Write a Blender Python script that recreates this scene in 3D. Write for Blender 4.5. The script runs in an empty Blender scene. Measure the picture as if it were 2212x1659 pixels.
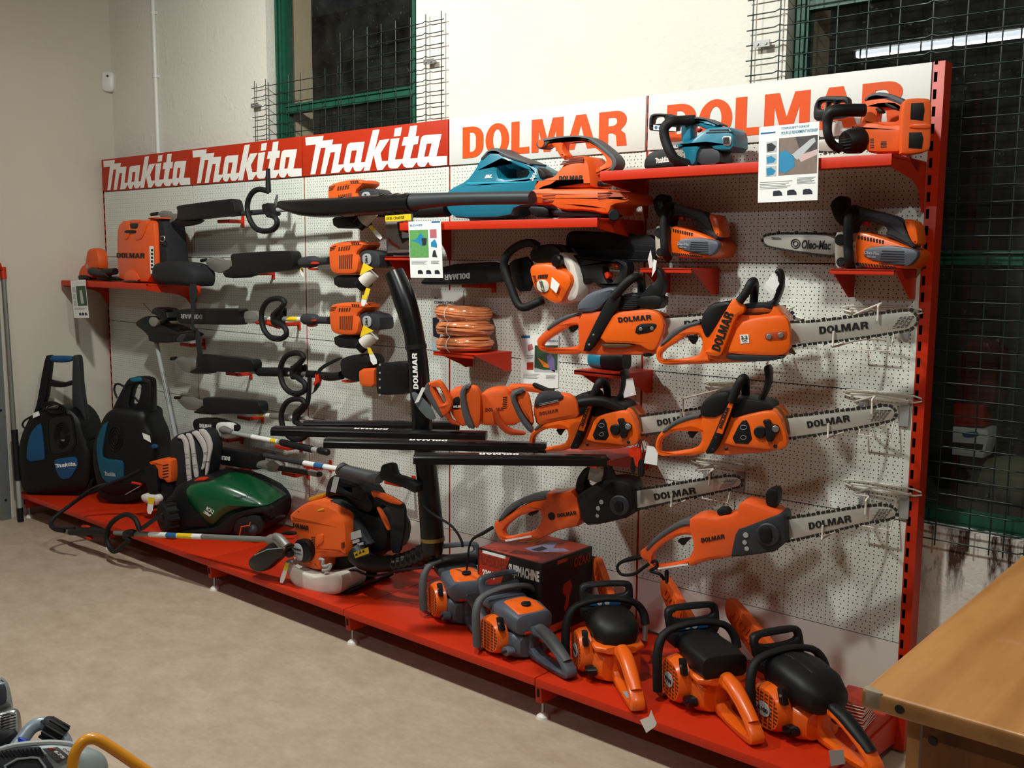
import bpy, bmesh, math, random
from mathutils import Vector, Matrix
from mathutils.geometry import tessellate_polygon
random.seed(7)
SC = bpy.context.scene
COL = SC.collection

# ------------------------------------------------------------------ camera
CAM = Vector((6.029127, -3.120891, 1.569925))
RX = Vector((0.7590834, 0.6509412, 0.0082497))      # image right
RY = Vector((0.0876344, -0.0896198, -0.9921131))    # image down
RZ = Vector((-0.6450681, 0.7538195, -0.1250738))    # view direction
FPX, CX, CY = 2144.78, 1106.0, 829.5
cam_data = bpy.data.cameras.new('camera')
cam_data.sensor_width = 36.0
cam_data.lens = 36.0 * FPX / 2212.0
cam_data.clip_start = 0.02
cam = bpy.data.objects.new('camera', cam_data)
COL.objects.link(cam)
cam.matrix_world = Matrix(((RX.x, -RY.x, -RZ.x, CAM.x), (RX.y, -RY.y, -RZ.y, CAM.y), (RX.z, -RY.z, -RZ.z, CAM.z), (0, 0, 0, 1)))
SC.camera = cam

# ------------------------------------------------------------------ light and exposure
W = bpy.data.worlds.new('night')
SC.world = W
W.use_nodes = True
W.node_tree.nodes['Background'].inputs[0].default_value = (0.012, 0.013, 0.016, 1)
W.node_tree.nodes['Background'].inputs[1].default_value = 0.5
SC.view_settings.view_transform = 'Standard'
SC.view_settings.look = 'None'
SC.view_settings.gamma = 1.0
SC.view_settings.use_curve_mapping = False
SC.view_settings.exposure = 0.0


def area_light(name, loc, sx, sy, watt, col, target):
    d = bpy.data.lights.new(name, 'AREA')
    d.shape = 'RECTANGLE'
    d.size, d.size_y, d.energy, d.color = sx, sy, watt, col
    o = bpy.data.objects.new(name, d)
    COL.objects.link(o)
    o.location = loc
    o.rotation_euler = (Vector(target) - Vector(loc)).to_track_quat('-Z', 'Y').to_euler()
    return o


area_light('shop_lamp', (2.5, -1.5, 3.08), .14, .10, 54, (.97, 1.0, .94), (2.5, -.3, .9))
area_light('shop_lamp', (4.25, -1.6, 3.08), .14, .10, 40, (.97, 1.0, .94), (4.25, -.3, .9))
area_light('shop_lamp', (6.1, -1.6, 3.08), .14, .10, 13, (.97, 1.0, .94), (6.1, -.3, .9))
area_light('rear_lamp', (3.8, -3.8, 3.04), 1.45, .06, 20, (.97, .98, 1.0), (3.8, -3.6, 0))


# ------------------------------------------------------------------ picture measurements -> places in the room
def fr(ox, oy, s):
    """points read in an enlarged detail -> picture points"""
    def g(*pts):
        return [(ox + p[0] / s, oy + p[1] / s) + tuple(p[2:]) for p in pts]
    return g


def ray(u, v):
    return (RX * ((u - CX) / FPX) + RY * ((v - CY) / FPX) + RZ)


class Plane:
    """upright plane in the room: a point, a heading in degrees (0 = parallel to the back wall)"""
    def __init__(s, p, deg=0.0, tilt=0.0):
        s.p = Vector(p)
        a = math.radians(deg)
        s.r = Vector((math.cos(a), math.sin(a), 0))
        n = Vector((math.sin(a), -math.cos(a), 0))
        t = math.radians(tilt)
        s.up = Vector((0, 0, 1)) * math.cos(t) - n * math.sin(t)
        s.n = s.r.cross(s.up)

    def hit(s, u, v):
        d = ray(u, v)
        return CAM + d * ((s.p - CAM).dot(s.n) / d.dot(s.n))

    def ab(s, u, v):
        q = s.hit(u, v) - s.p
        return (q.dot(s.r), q.dot(s.up))

    def w(s, a, b, d=0.0):
        return s.p + s.r * a + s.up * b + s.n * d

    def off(s, d):
        q = Plane((0, 0, 0))
        q.p, q.r, q.up, q.n = s.p + s.n * d, s.r, s.up, s.n
        return q


def yp(y):
    return Plane((0, y, 0))


def on_z(u, v, z):
    d = ray(u, v)
    return CAM + d * ((z - CAM.z) / d.z)


def pxr(p, r):
    """radius of r picture pixels at the place p, in metres"""
    return r * (p - CAM).dot(RZ) / FPX


# ------------------------------------------------------------------ materials
def lin(h):
    out = []
    for i in (0, 2, 4):
        c = int(h[i:i + 2], 16) / 255
        out.append(c / 12.92 if c <= .04045 else ((c + .055) / 1.055) ** 2.4)
    return (out[0], out[1], out[2], 1)


MATS = {}


def mat(name, hexcol, rough=.45, metal=0.0, bump=0.0, scale=200.0, vary=.06, spec=.5, coat=0.0, trans=0.0):
    if name in MATS:
        return MATS[name]
    m = bpy.data.materials.new(name)
    m.use_nodes = True
    nt = m.node_tree
    b = nt.nodes['Principled BSDF']
    c = lin(hexcol)
    tc = nt.nodes.new('ShaderNodeTexCoord')
    nz = nt.nodes.new('ShaderNodeTexNoise')
    nz.inputs['Scale'].default_value = scale
    nz.inputs['Detail'].default_value = 3
    nt.links.new(tc.outputs['Object'], nz.inputs['Vector'])
    mx = nt.nodes.new('ShaderNodeMix')
    mx.data_type = 'RGBA'
    mx.inputs[6].default_value = tuple(x * (1 - vary) for x in c[:3]) + (1,)
    mx.inputs[7].default_value = tuple(min(1, x * (1 + vary)) for x in c[:3]) + (1,)
    nt.links.new(nz.outputs[0], mx.inputs[0])
    nt.links.new(mx.outputs[2], b.inputs['Base Color'])
    b.inputs['Roughness'].default_value = rough
    b.inputs['Metallic'].default_value = metal
    b.inputs['Specular IOR Level'].default_value = spec
    b.inputs['Coat Weight'].default_value = coat
    b.inputs['Coat Roughness'].default_value = .15
    b.inputs['Transmission Weight'].default_value = trans
    if bump:
        bp = nt.nodes.new('ShaderNodeBump')
        bp.inputs['Strength'].default_value = bump
        bp.inputs['Distance'].default_value = .002
        nt.links.new(nz.outputs[0], bp.inputs['Height'])
        nt.links.new(bp.outputs[0], b.inputs['Normal'])
    MATS[name] = m
    return m


ORANGE = mat('orange_plastic', 'E0561A', .36, coat=.12)
ORANGE2 = mat('bright_orange_plastic', 'E8600F', .34, coat=.15)
ORMATT = mat('matt_orange_plastic', 'DB5A1E', .5, spec=.35)
REDM = mat('red_lacquered_steel', 'C02A07', .45, scale=60, spec=.35)
BLACK = mat('black_plastic', '0E0E10', .5, bump=.1, scale=600, spec=.32)
BLACKM = mat('matt_black_rubber', '0F0F11', .62, bump=.15, scale=500, spec=.3)
GLOSSB = mat('gloss_black_plastic', '0B0B0D', .3, spec=.4)
DGREY = mat('dark_grey_plastic', '2C2D31', .5, spec=.35)
GREY = mat('slate_grey_plastic', '50555F', .45, bump=.06)
MGREY = mat('grey_grip_rubber', '4A4B4D', .6)
LGREY = mat('light_grey_plastic', '9A9C9C', .5)
TEAL = mat('teal_plastic', '0D7189', .4, coat=.1)
BLUE = mat('blue_plastic', '0C4670', .45)
WHITE = mat('white_plastic', 'DEDCD6', .4)
TANK = mat('translucent_white_tank', 'DAD3C8', .45, trans=.12)
STEEL = mat('bare_steel', 'A9A9A6', .35, .85)
DSTEEL = mat('dark_steel', '2A2624', .5, .3)
ALU = mat('cast_aluminium', '8E8C88', .5, .6)
CREAM = mat('cream_white_wire', 'D9D2C4', .4)
PAPER = mat('white_paper', 'E6E6E2', .6, vary=.02)
BROWN = mat('brown_oiled_steel', '6B5234', .45, .4)
INK = mat('black_ink', '0E0D0F', .5)
WINK = mat('white_ink', 'E4E2DC', .5)
OINK = mat('orange_red_ink', 'D64C08', .5, spec=.3)
YEL = mat('yellow_label', 'E6C31A', .5)
BLUINK = mat('blue_ink', '1B5E92', .5)
GREENP = mat('green_plastic', '064A28', .3, coat=.3)
BARM = mat('pale_steel_bar', 'B9B6AC', .38, .35)


# ------------------------------------------------------------------ shapes
class G:
    """a bag of vertices and faces in room coordinates"""
    def __init__(s):
        s.v, s.f = [], []

    def add(s, v, f):
        n = len(s.v)
        s.v += [Vector(x) for x in v]
        s.f += [tuple(i + n for i in q) for q in f]
        return s

    def __add__(s, o):
        g = G()
        g.add(s.v, s.f)
        g.add(o.v, o.f)
        return g

    def moved(s, m):
        g = G()
        g.add([m @ x for x in s.v], s.f)
        return g


def area2(p):
    return sum(p[i][0] * p[(i + 1) % len(p)][1] - p[(i + 1) % len(p)][0] * p[i][1] for i in range(len(p)))


def spline(p, k=3, closed=True):
    out, n = [], len(p)
    rng = range(n) if closed else range(n - 1)
    for i in rng:
        if closed:
            a, b, c, d = p[i - 1], p[i], p[(i + 1) % n], p[(i + 2) % n]
        else:
            a, b, c, d = p[max(0, i - 1)], p[i], p[i + 1], p[min(n - 1, i + 2)]
        for j in range(k):
            t = j / k
            out.append(tuple(.5 * ((2 * b[q]) + (c[q] - a[q]) * t + (2 * a[q] - 5 * b[q] + 4 * c[q] - d[q]) * t * t + (3 * b[q] - a[q] - 3 * c[q] + d[q]) * t ** 3) for q in range(len(b))))
    if not closed:
        out.append(tuple(p[-1]))
    return out


def rounded(p, k=2):
    """cut the corners of a closed outline (Chaikin)"""
    for _ in range(k):
        q = []
        for i in range(len(p)):
            a, b = p[i], p[(i + 1) % len(p)]
            q.append(tuple(a[j] * .78 + b[j] * .22 for j in (0, 1)))
            q.append(tuple(a[j] * .22 + b[j] * .78 for j in (0, 1)))
        p = q
    return p


def inset(p, d):
    n, out = len(p), []
    for i in range(n):
        a, b, c = Vector(p[i - 1][:2]), Vector(p[i][:2]), Vector(p[(i + 1) % n][:2])
        e, f = (b - a), (c - b)
        if e.length < 1e-9 or f.length < 1e-9:
            out.append(tuple(b))
            continue
        e.normalize()
        f.normalize()
        m = Vector((-e.y - f.y, e.x + f.x))
        if m.length < 1e-6:
            m = Vector((-e.y, e.x))
        m.normalize()
        k = max(.45, m.dot(Vector((-e.y, e.x))))
        out.append(tuple(b + m * (d / k)))
    return out


def prism(loops, place, t, bev=.003, seg=2):
    """2D loops (first outer, others holes), place(a,b,depth): depth 0 = front, -t = back"""
    ls = []
    for i, l in enumerate(loops):
        l = [tuple(x[:2]) for x in l]
        if (area2(l) > 0) != (i == 0):
            l = l[::-1]
        ls.append(l)
    g = G()
    bev = min(bev, t * .45)
    rings = [(bev * (1 - math.sin(math.pi / 2 * j / seg)), -bev * (1 - math.cos(math.pi / 2 * j / seg))) for j in range(seg + 1)] if bev > 0 else [(0, 0)]
    stack = rings + [(o, -t - d) for o, d in rings[::-1]]
    base = []
    for l in ls:
        b0 = len(g.v)
        base.append(b0)
        n = len(l)
        for o, d in stack:
            q = inset(l, o) if o > 1e-7 else l
            g.v += [place(a, b, d) for a, b in q]
        for r in range(len(stack) - 1):
            for i in range(n):
                j = (i + 1) % n
                g.f.append((b0 + r * n + i, b0 + (r + 1) * n + i, b0 + (r + 1) * n + j, b0 + r * n + j))
    tri = tessellate_polygon([[Vector((a, b, 0)) for a, b in l] for l in ls])
    idx0, idx1 = [], []
    for l, b0 in zip(ls, base):
        n = len(l)
        idx0 += [b0 + i for i in range(n)]
        idx1 += [b0 + (len(stack) - 1) * n + i for i in range(n)]
    flat = [p for l in ls for p in l]
    for a, b, c in tri:
        pa, pb, pc = flat[a], flat[b], flat[c]
        if (pb[0] - pa[0]) * (pc[1] - pa[1]) - (pb[1] - pa[1]) * (pc[0] - pa[0]) < 0:
            b, c = c, b
        g.f.append((idx0[a], idx0[b], idx0[c]))
        g.f.append((idx1[a], idx1[c], idx1[b]))
    return g


def slab(pl, pts, t, bev=.004, holes=(), rnd=1, lift=0.0):
    """outline read in the picture, standing in the plane pl, t thick away from the viewer"""
    def cv(l):
        l = [pl.ab(p[0], p[1]) for p in l]
        return rounded(l, rnd) if rnd else l
    q = pl.off(lift)
    return prism([cv(pts)] + [cv(h) for h in holes], lambda a, b, d: q.w(a, b, d), t, bev)


def pillow(pl, pts, dome, t, rnd=2, rings=5, lift=0.0, power=2.0):
    """outline swelling towards the viewer by dome, t thick behind it"""
    l = rounded([pl.ab(p[0], p[1]) for p in pts], rnd)
    if area2(l) < 0:
        l = l[::-1]
    n = len(l)
    cx, cy = sum(p[0] for p in l) / n, sum(p[1] for p in l) / n
    g = G()
    prof = [(1.0, -t)]
    for k in range(rings):
        a = math.pi / 2 * k / rings
        prof.append((math.cos(a) ** (2 / power), math.sin(a) ** (2 / power) * dome))
    for s, d in prof:
        g.v += [pl.w(cx + (a - cx) * s, cy + (b - cy) * s, d + lift) for a, b in l]
    for r in range(len(prof) - 1):
        for i in range(n):
            j = (i + 1) % n
            g.f.append((r * n + i, r * n + j, (r + 1) * n + j, (r + 1) * n + i))
    c = len(g.v)
    g.v.append(pl.w(cx, cy, dome + lift))
    r0 = (len(prof) - 1) * n
    for i in range(n):
        g.f.append((r0 + i, r0 + (i + 1) % n, c))
    g.f.append(tuple(range(n))[::-1])
    return g


def tube(pts, rad, sides=10, k=4, caps=True, closed=False, flat=None):
    """swept round bar through room points; rad one number or one per point"""
    if not hasattr(rad, '__len__'):
        rad = [rad] * len(pts)
    q = [tuple(p) + (r,) for p, r in zip(pts, rad)]
    q = spline(q, k, closed) if (k > 1 and (len(q) > 2)) else q
    P = [Vector(x[:3]) for x in q]
    Rr = [x[3] for x in q]
    n = len(P)
    g = G()
    nrm = None
    for i in range(n):
        t = (P[(i + 1) % n] - P[i - 1]) if closed else (P[min(n - 1, i + 1)] - P[max(0, i - 1)])
        if t.length < 1e-9:
            t = Vector((0, 0, 1))
        t.normalize()
        if nrm is None:
            nrm = Vector((0, 0, 1)) if abs(t.z) < .9 else Vector((0, 1, 0))
        nrm = (nrm - t * nrm.dot(t))
        if nrm.length < 1e-6:
            nrm = t.orthogonal()
        nrm.normalize()
        bn = t.cross(nrm)
        for j in range(sides):
            a = 2 * math.pi * j / sides
            fy = flat if flat else 1.0
            g.v.append(P[i] + nrm * (math.cos(a) * Rr[i]) + bn * (math.sin(a) * Rr[i] * fy))
    for i in range(n if closed else n - 1):
        i2 = (i + 1) % n
        for j in range(sides):
            j2 = (j + 1) % sides
            g.f.append((i * sides + j, i * sides + j2, i2 * sides + j2, i2 * sides + j))
    if caps and not closed:
        g.f.append(tuple(range(sides))[::-1])
        g.f.append(tuple((n - 1) * sides + j for j in range(sides)))
    return g


def cyl(a, b, r, r2=None, sides=20, bev=0.0):
    a, b = Vector(a), Vector(b)
    r2 = r if r2 is None else r2
    if bev:
        d = (b - a).normalized() * bev
        return tube([a, a + d, b - d, b], [r - bev, r, r2, r2 - bev], sides, 1)
    return tube([a, b], [r, r2], sides, 1)


def box(c, sx, sy, sz, bev=.003, rot=None, seg=2):
    hx, hy = sx / 2, sy / 2
    g = prism([[(-hx, -hy), (hx, -hy), (hx, hy), (-hx, hy)]], lambda a, b, d: Vector((a, b, d + sz / 2)), sz, bev, seg)
    m = Matrix.Translation(Vector(c)) @ (rot.to_4x4() if rot else Matrix.Identity(4))
    return g.moved(m)


def ball(c, rx, ry, rz, n=16, m=10):
    g = G()
    c = Vector(c)
    for i in range(m + 1):
        a = -math.pi / 2 + math.pi * i / m
        for j in range(n):
            b = 2 * math.pi * j / n
            g.v.append(c + Vector((rx * math.cos(a) * math.cos(b), ry * math.cos(a) * math.sin(b), rz * math.sin(a))))
    for i in range(m):
        for j in range(n):
            k = (j + 1) % n
            g.f.append((i * n + j, i * n + k, (i + 1) * n + k, (i + 1) * n + j))
    return g


def loft(secs, sides=28, power=3.0, axis='x'):
    """rounded body: sections (pos, cy, cz, half_y, half_z) along x; superellipse rings"""
    g = G()
    for s in secs:
        x, cy, cz, hy, hz = s[:5]
        pw = s[5] if len(s) > 5 else power
        for j in range(sides):
            a = 2 * math.pi * j / sides
            ca, sa = math.cos(a), math.sin(a)
            yy = math.copysign(abs(ca) ** (2 / pw), ca) * hy + cy
            zz = math.copysign(abs(sa) ** (2 / pw), sa) * hz + cz
            g.v.append(Vector((x, yy, zz)) if axis == 'x' else (Vector((yy, x, zz)) if axis == 'y' else Vector((yy, zz, x))))
    n = len(secs)
    for i in range(n - 1):
        for j in range(sides):
            k = (j + 1) % sides
            g.f.append((i * sides + j, i * sides + k, (i + 1) * sides + k, (i + 1) * sides + j))
    g.f.append(tuple(range(sides))[::-1])
    g.f.append(tuple((n - 1) * sides + j for j in range(sides)))
    return g


def ptube(pl, pts, r, **kw):
    """bar through picture points (u, v[, lift towards viewer]) in plane pl; r in metres"""
    P = []
    for p in pts:
        q = pl.off(p[2]) if len(p) > 2 else pl
        P.append(q.hit(p[0], p[1]))
    return tube(P, r, **kw)


def disc(pl, u, v, rpx, t, lift=0.0, bev=.002, sides=24):
    """flat round knob facing the viewer side of the plane"""
    q = pl.off(lift)
    c = q.hit(u, v)
    r = pxr(c, rpx)
    return cyl(c - q.n * t, c, r, r, sides, min(bev, t * .3))


def pbox(pl, u0, v0, u1, v1, t, bev=.003, lift=0.0):
    return slab(pl, [(u0, v0), (u1, v0), (u1, v1), (u0, v1)], t, bev, rnd=0, lift=lift)


# ------------------------------------------------------------------ objects
def mesh_object(name, g, m, parent=None, inv=None, smooth=40):
    me = bpy.data.meshes.new(name)
    vs = [inv @ x for x in g.v] if inv is not None else g.v
    me.from_pydata([tuple(x) for x in vs], [], g.f)
    me.validate()
    bm = bmesh.new()
    bm.from_mesh(me)
    bmesh.ops.recalc_face_normals(bm, faces=bm.faces)
    bm.to_mesh(me)
    bm.free()
    me.materials.append(m)
    if smooth:
        for p in me.polygons:
            p.use_smooth = True
        me.set_sharp_from_angle(angle=math.radians(smooth))
    o = bpy.data.objects.new(name, me)
    COL.objects.link(o)
    if parent:
        o.parent = parent
    return o


# details that belong to a part: the part they sit on becomes their parent
SUB = {
    'bar_lettering': ('guide_bar',), 'bar_maker_mark': ('guide_bar',), 'bar_slots': ('guide_bar',), 'bar_emblem': ('guide_bar',),
    'column_lettering': ('handle_column', 'column_label'), 'column_label': ('handle_column',), 'sticker_lettering': ('power_sticker',), 'cover_recess': ('clutch_cover',),
    'nut_recess': ('clutch_cover',), 'power_sticker': ('clutch_cover',), 'cover_plate': ('clutch_cover',), 'plate_symbols': ('clutch_cover', 'side_cover', 'motor_housing'),
    'cover_lettering': ('clutch_cover', 'blade_cover', 'bar_cover', 'engine_cover'), 'fin_ribs': ('cylinder_fins',), 'dial_key': ('tension_dial',),
    'starter_vents': ('starter_cover',), 'cover_label': ('starter_cover',), 'cover_model_number': ('starter_cover',), 'air_slots': ('body', 'fan_housing'), 'lower_air_slots': ('body',), 'upper_knob': ('side_plate',), 'lower_knob': ('side_plate',),
    'guard_label': ('hand_guard',), 'label_signs': ('guard_label', 'warning_label', 'label_strip'), 'window_grid': ('cover_window',), 'cap_vents': ('motor_cap',), 'socket_latch': ('battery_mount',),
    'body_lettering': ('body',), 'handle_label': ('rear_handle', 'carry_handle'), 'tag_head': ('hang_tag',), 'plate_lettering': ('maker_plate', 'starter_plate'), 'maker_plate': ('crankcase',),
    'cooling_slots': ('engine_shroud', 'engine_cover'), 'tank_cap': ('fuel_tank',), 'battery_clips': ('battery_box',), 'cover_rib': ('blade_cover',), 'panel_lettering': ('body_panel',),
    'body_panel': ('body',), 'cover_vents': ('top_cover',), 'badge_lettering': ('badge',), 'reel_knob': ('hose_coil',), 'strap_seams': ('back_pad',), 'label_mark': ('pole_label', 'shaft_label'),
    'wheel_treads': ('wheel',), 'wheel_hub': ('wheel',), 'model_lettering': ('green_hood',), 'hood_lettering': ('green_hood',), 'yellow_sticker': ('engine_cover',), 'tube_lettering': ('lower_tube',),
    'side_lettering': ('box_body',), 'front_print': ('box_body',), 'top_print': ('box_body',), 'front_lettering': ('box_body',), 'watt_lettering': ('box_body',), 'faded_lettering': ('front_print',), 'top_picture': ('top_print',), 'top_picture_wheel': ('top_picture',), 'top_lettering': ('top_print',),
    'starter_ribs': ('starter_cover',), 'starter_slots': ('starter_cover',), 'number_plate': ('starter_cover',), 'plate_number': ('number_plate',), 'grip_rivet': ('starter_grip',), 'cap_bar': ('fuel_cap',), 'screw_slot': ('cover_screw',),
    'cover_ridge': ('top_cover',), 'cover_panel': ('top_cover',), 'scabbard_lettering': ('bar_scabbard',), 'photo_bar': ('photo',), 'photo_saw': ('photo',), 'photo_arm': ('photo',), 'photo_dark': ('photo',), 'photo_blower': ('photo',), 'photo_vent': ('photo',),
    'photo_figure': ('photo',), 'photo_tool': ('photo',), 'photo_lawn': ('photo',), 'small_photo_tool': ('small_photo',), 'charger_screen': ('charger_picture',), 'grip_recess': ('tank',), 'gauge': ('tank',), 'side_rib': ('tank',), 'label_strip': ('tank',),
    'lower_panel': ('tank',), 'foot_gap': ('tank',), 'pad_edge': ('back_pad',), 'nozzle_mouth': ('nozzle',), 'lock_lever': ('lock_collar',), 'bolt_hole': ('channel',), 'worn_corner': ('worktop',), 'vent_ribs': ('vent_field',), 'label_red': ('series_label',),
    'label_number': ('series_label',), 'label_scribble': ('white_label',), 'cage_slots': ('muffler_cage',), 'filter_inset': ('filter_cover',), 'grip_ribs': ('ribbed_grip',), 'carton_band': ('white_carton',), 'carton_emblem': ('white_carton',), 'spool_knob': ('line_spool',), 'shaft_print': ('shaft',),
    'grip_stripe': ('grip',), 'lettering': ('board',), 'switch_button': ('handle_grip',), 'pipe_collar': ('nozzle_pipe',), 'guard_edge': ('line_guard', 'blade_guard'), 'sensor_eye': ('housing',), 'lamp_tube': ('lamp_body',), 'side_print': ('carton',), 'arm_slot': ('foot_arm',), 'foot_pad': ('levelling_screw',),
}


class Thing:
    """an Empty at the thing's base that parents its parts; parts are given in room coordinates
    (local=True: in the thing's own coordinates)"""
    def __init__(s, name, label, cat, loc, group=None, rotz=0.0, kind=None):
        e = bpy.data.objects.new(name, None)
        e.empty_display_size = .05
        COL.objects.link(e)
        e.location = loc
        e.rotation_euler = (0, 0, rotz)
        e['label'], e['category'] = label, cat
        if group:
            e['group'] = group
        if kind:
            e['kind'] = kind
        s.e = e
        s.m = Matrix.Translation(Vector(loc)) @ Matrix.Rotation(rotz, 4, 'Z')
        s.inv = s.m.inverted()

    def add(s, name, g, m, parent=None, local=False, label=None, smooth=40):
        if parent is None:
            for host in SUB.get(name, ()):
                for c in s.e.children:
                    if c.name.split('.')[0] == host:
                        parent = c
        o = mesh_object(name, g, m, parent or s.e, None if local else s.inv, smooth)
        if label:
            o['label'] = label
        return o


def single(name, g, m, label, cat, group=None, kind=None, smooth=40):
    """a thing that is one mesh, its origin at its base"""
    c = sum(g.v, Vector()) / len(g.v)
    c.z = min(x.z for x in g.v)
    o = mesh_object(name, g, m, None, Matrix.Translation(-c), smooth)
    o.location = c
    o['label'], o['category'] = label, cat
    if group:
        o['group'] = group
    if kind:
        o['kind'] = kind
    return o


def struct(name, g, m, smooth=0):
    o = mesh_object(name, g, m, None, None, smooth)
    o['kind'] = 'structure'
    return o


def dup(root, shift, label, group=None, skip=(), scale=1.0):
    """copy of a thing with copies of its parts and sub-parts"""
    r = root.copy()
    COL.objects.link(r)
    r.location = root.location + Vector(shift)
    r['label'] = label
    if group:
        r['group'] = group

    def rec(a, b):
        for ch in list(a.children):
            if ch.name.split('.')[0] in skip:
                continue
            c = ch.copy()
            COL.objects.link(c)
            c.parent = b
            rec(ch, c)
    rec(root, r)
    return r


# ------------------------------------------------------------------ lettering
def _ell(cx, cy, rx, ry, a0, a1, n=12):
    return [(cx + rx * math.cos(math.radians(a0 + (a1 - a0) * i / n)), cy + ry * math.sin(math.radians(a0 + (a1 - a0) * i / n))) for i in range(n + 1)]


GLYPH = {
    'D': (.70, [[(0, 0), (.32, 0)] + _ell(.32, .36, .38, .36, -90, 0, 8) + _ell(.32, .64, .38, .36, 0, 90, 8) + [(0, 1)], [(.24, .19), (.30, .19)] + _ell(.30, .36, .15, .17, -90, 0, 6) + _ell(.30, .64, .15, .17, 0, 90, 6) + [(.24, .81)]]),
    'O': (.76, [_ell(.38, .5, .38, .52, 0, 355, 30), _ell(.38, .5, .14, .33, 0, 355, 24)]),
    'L': (.56, [[(0, 0), (.56, 0), (.56, .2), (.25, .2), (.25, 1), (0, 1)]]),
    'M': (.94, [[(0, 0), (.21, 0), (.21, .66), (.37, 0), (.57, 0), (.73, .66), (.73, 0), (.94, 0), (.94, 1), (.63, 1), (.47, .38), (.31, 1), (0, 1)]]),
    'A': (.86, [[(0, 0), (.25, 0), (.30, .18), (.56, .18), (.61, 0), (.86, 0), (.57, 1), (.29, 1)], [(.345, .36), (.43, .70), (.515, .36)]]),
    'R': (.76, [[(0, 0), (.25, 0), (.25, .38), (.36, .38), (.46, .31), (.49, 0), (.75, 0), (.70, .34), (.58, .45)] + _ell(.46, .73, .28, .27, -50, 90, 8) + [(0, 1)], [(.25, .58), (.39, .58)] + _ell(.39, .70, .10, .115, -90, 90, 6) + [(.25, .815)]]),
}


def word_loops(word='DOLMAR', gap=.07):
    x, out = 0.0, []
    for ch in word:
        w, loops = GLYPH[ch]
        out.append([[(x + a, b) for a, b in l] for l in loops])
        x += w + gap
    x -= gap
    return [[[(a / x, b) for a, b in l] for l in gl] for gl in out]


def decal(glyphs, o, e1, e2, n, t=.0012, lift=.0004):
    """unit-square glyph loops laid on a surface: corner o, along e1, up e2, outward n"""
    g = G()
    for loops in glyphs:
        ls = [[(a, b) for a, b in l] for l in loops]
        g = g + prism(ls, lambda a, b, d: o + e1 * a + e2 * b + n * (d + t + lift), t, 0)
    return g


TXT = {}


def text_mesh(s, bold=.0, shear=0.0):
    k = (s, bold, shear)
    if k not in TXT:
        cu = bpy.data.curves.new('t', 'FONT')
        cu.body, cu.shear = s, shear
        cu.offset = bold
        cu.resolution_u = 3
        o = bpy.data.objects.new('t', cu)
        me = bpy.data.meshes.new_from_object(o)
        v = [tuple(x.co) for x in me.vertices]
        f = [tuple(p.vertices) for p in me.polygons]
        bpy.data.objects.remove(o)
        bpy.data.curves.remove(cu)
        bpy.data.meshes.remove(me)
        x0, x1 = min(a[0] for a in v), max(a[0] for a in v)
        y0, y1 = min(a[1] for a in v), max(a[1] for a in v)
        TXT[k] = ([((a[0] - x0) / (x1 - x0), (a[1] - y0) / (y1 - y0)) for a in v], f)
    return TXT[k]


def text_at(s, o, e1, e2, n, bold=.02, shear=0.0, lift=.0012):
    v, f = text_mesh(s, bold, shear)
    g = G()
    g.add([o + e1 * a + e2 * b + n * lift for a, b in v], f)
    return g


def ptext(s, pl, bl, br, tl, lift=.0012, **kw):
    q = pl
    o, b, c = q.hit(*bl), q.hit(*br), q.hit(*tl)
    if s == 'DOLMAR':
        return decal(word_loops(), o, b - o, c - o, q.n, .0008, lift)
    return text_at(s, o, b - o, c - o, q.n, lift=lift, **kw)


_cs = fr(600, 240, 5.027)
SCRIPT_LOGO = [
    [_cs((302, 288), (500, 268), (490, 322), (605, 308), (592, 364), (700, 355), (658, 582), (715, 578), (752, 390), (762, 362), (790, 345), (945, 332), (905, 557), (950, 553), (1035, 208), (1108, 200), (1055, 430), (1110, 315), (1218, 302), (1118, 458), (1134, 543), (1200, 540), (1228, 303), (1325, 292), (1275, 527), (1360, 520), (1392, 373), (1348, 378), (1370, 285), (1417, 280), (1440, 165), (1517, 155), (1500, 273), (1537, 270), (1522, 360), (1478, 365), (1440, 515), (1520, 510), (1555, 310), (1568, 278), (1600, 262), (1782, 248), (1725, 492), (1840, 488), (1840, 586), (1690, 597), (1655, 588), (1637, 548), (1605, 598), (1592, 606), (1550, 606), (1525, 590), (1512, 550), (1470, 612), (1400, 616), (1372, 600), (1352, 560), (1305, 620), (1235, 625), (1208, 610), (1193, 568), (1140, 637), (1082, 643), (1043, 475), (1000, 645), (935, 650), (948, 595), (905, 650), (895, 652), (850, 655), (832, 640), (820, 598), (785, 660), (750, 664), (728, 645), (715, 605), (668, 668), (580, 675), (625, 446), (576, 450), (520, 680), (466, 684), (522, 398), (471, 402), (410, 685), (357, 690), (415, 362), (308, 374)),
     _cs((805, 430), (862, 425), (835, 562), (782, 568)), _cs((1620, 355), (1675, 350), (1640, 492), (1592, 497))],
    [_cs((1275, 188), (1352, 175), (1335, 268), (1262, 278))],
]


def logo_loops():
    """the white script lettering of the red signs, unit square"""
    p0 = yp(-.012)
    L = [[[p0.ab(*p) for p in l] for l in gl] for gl in SCRIPT_LOGO]
    fl = [p for gl in L for l in gl for p in l]
    x0, x1 = min(p[0] for p in fl), max(p[0] for p in fl)
    y0, y1 = min(p[1] for p in fl), max(p[1] for p in fl)
    return [[[((a - x0) / (x1 - x0), (b - y0) / (y1 - y0)) for a, b in l] for l in gl] for gl in L], (x0, y0, x1, y1)


LOGO, LOGO_BOX = logo_loops()


def plogo(pl, bl, br, tl, lift=.001):
    o, b, c = pl.hit(*bl), pl.hit(*br), pl.hit(*tl)
    return decal(LOGO, o, b - o, c - o, pl.n, .0008, lift)
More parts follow.
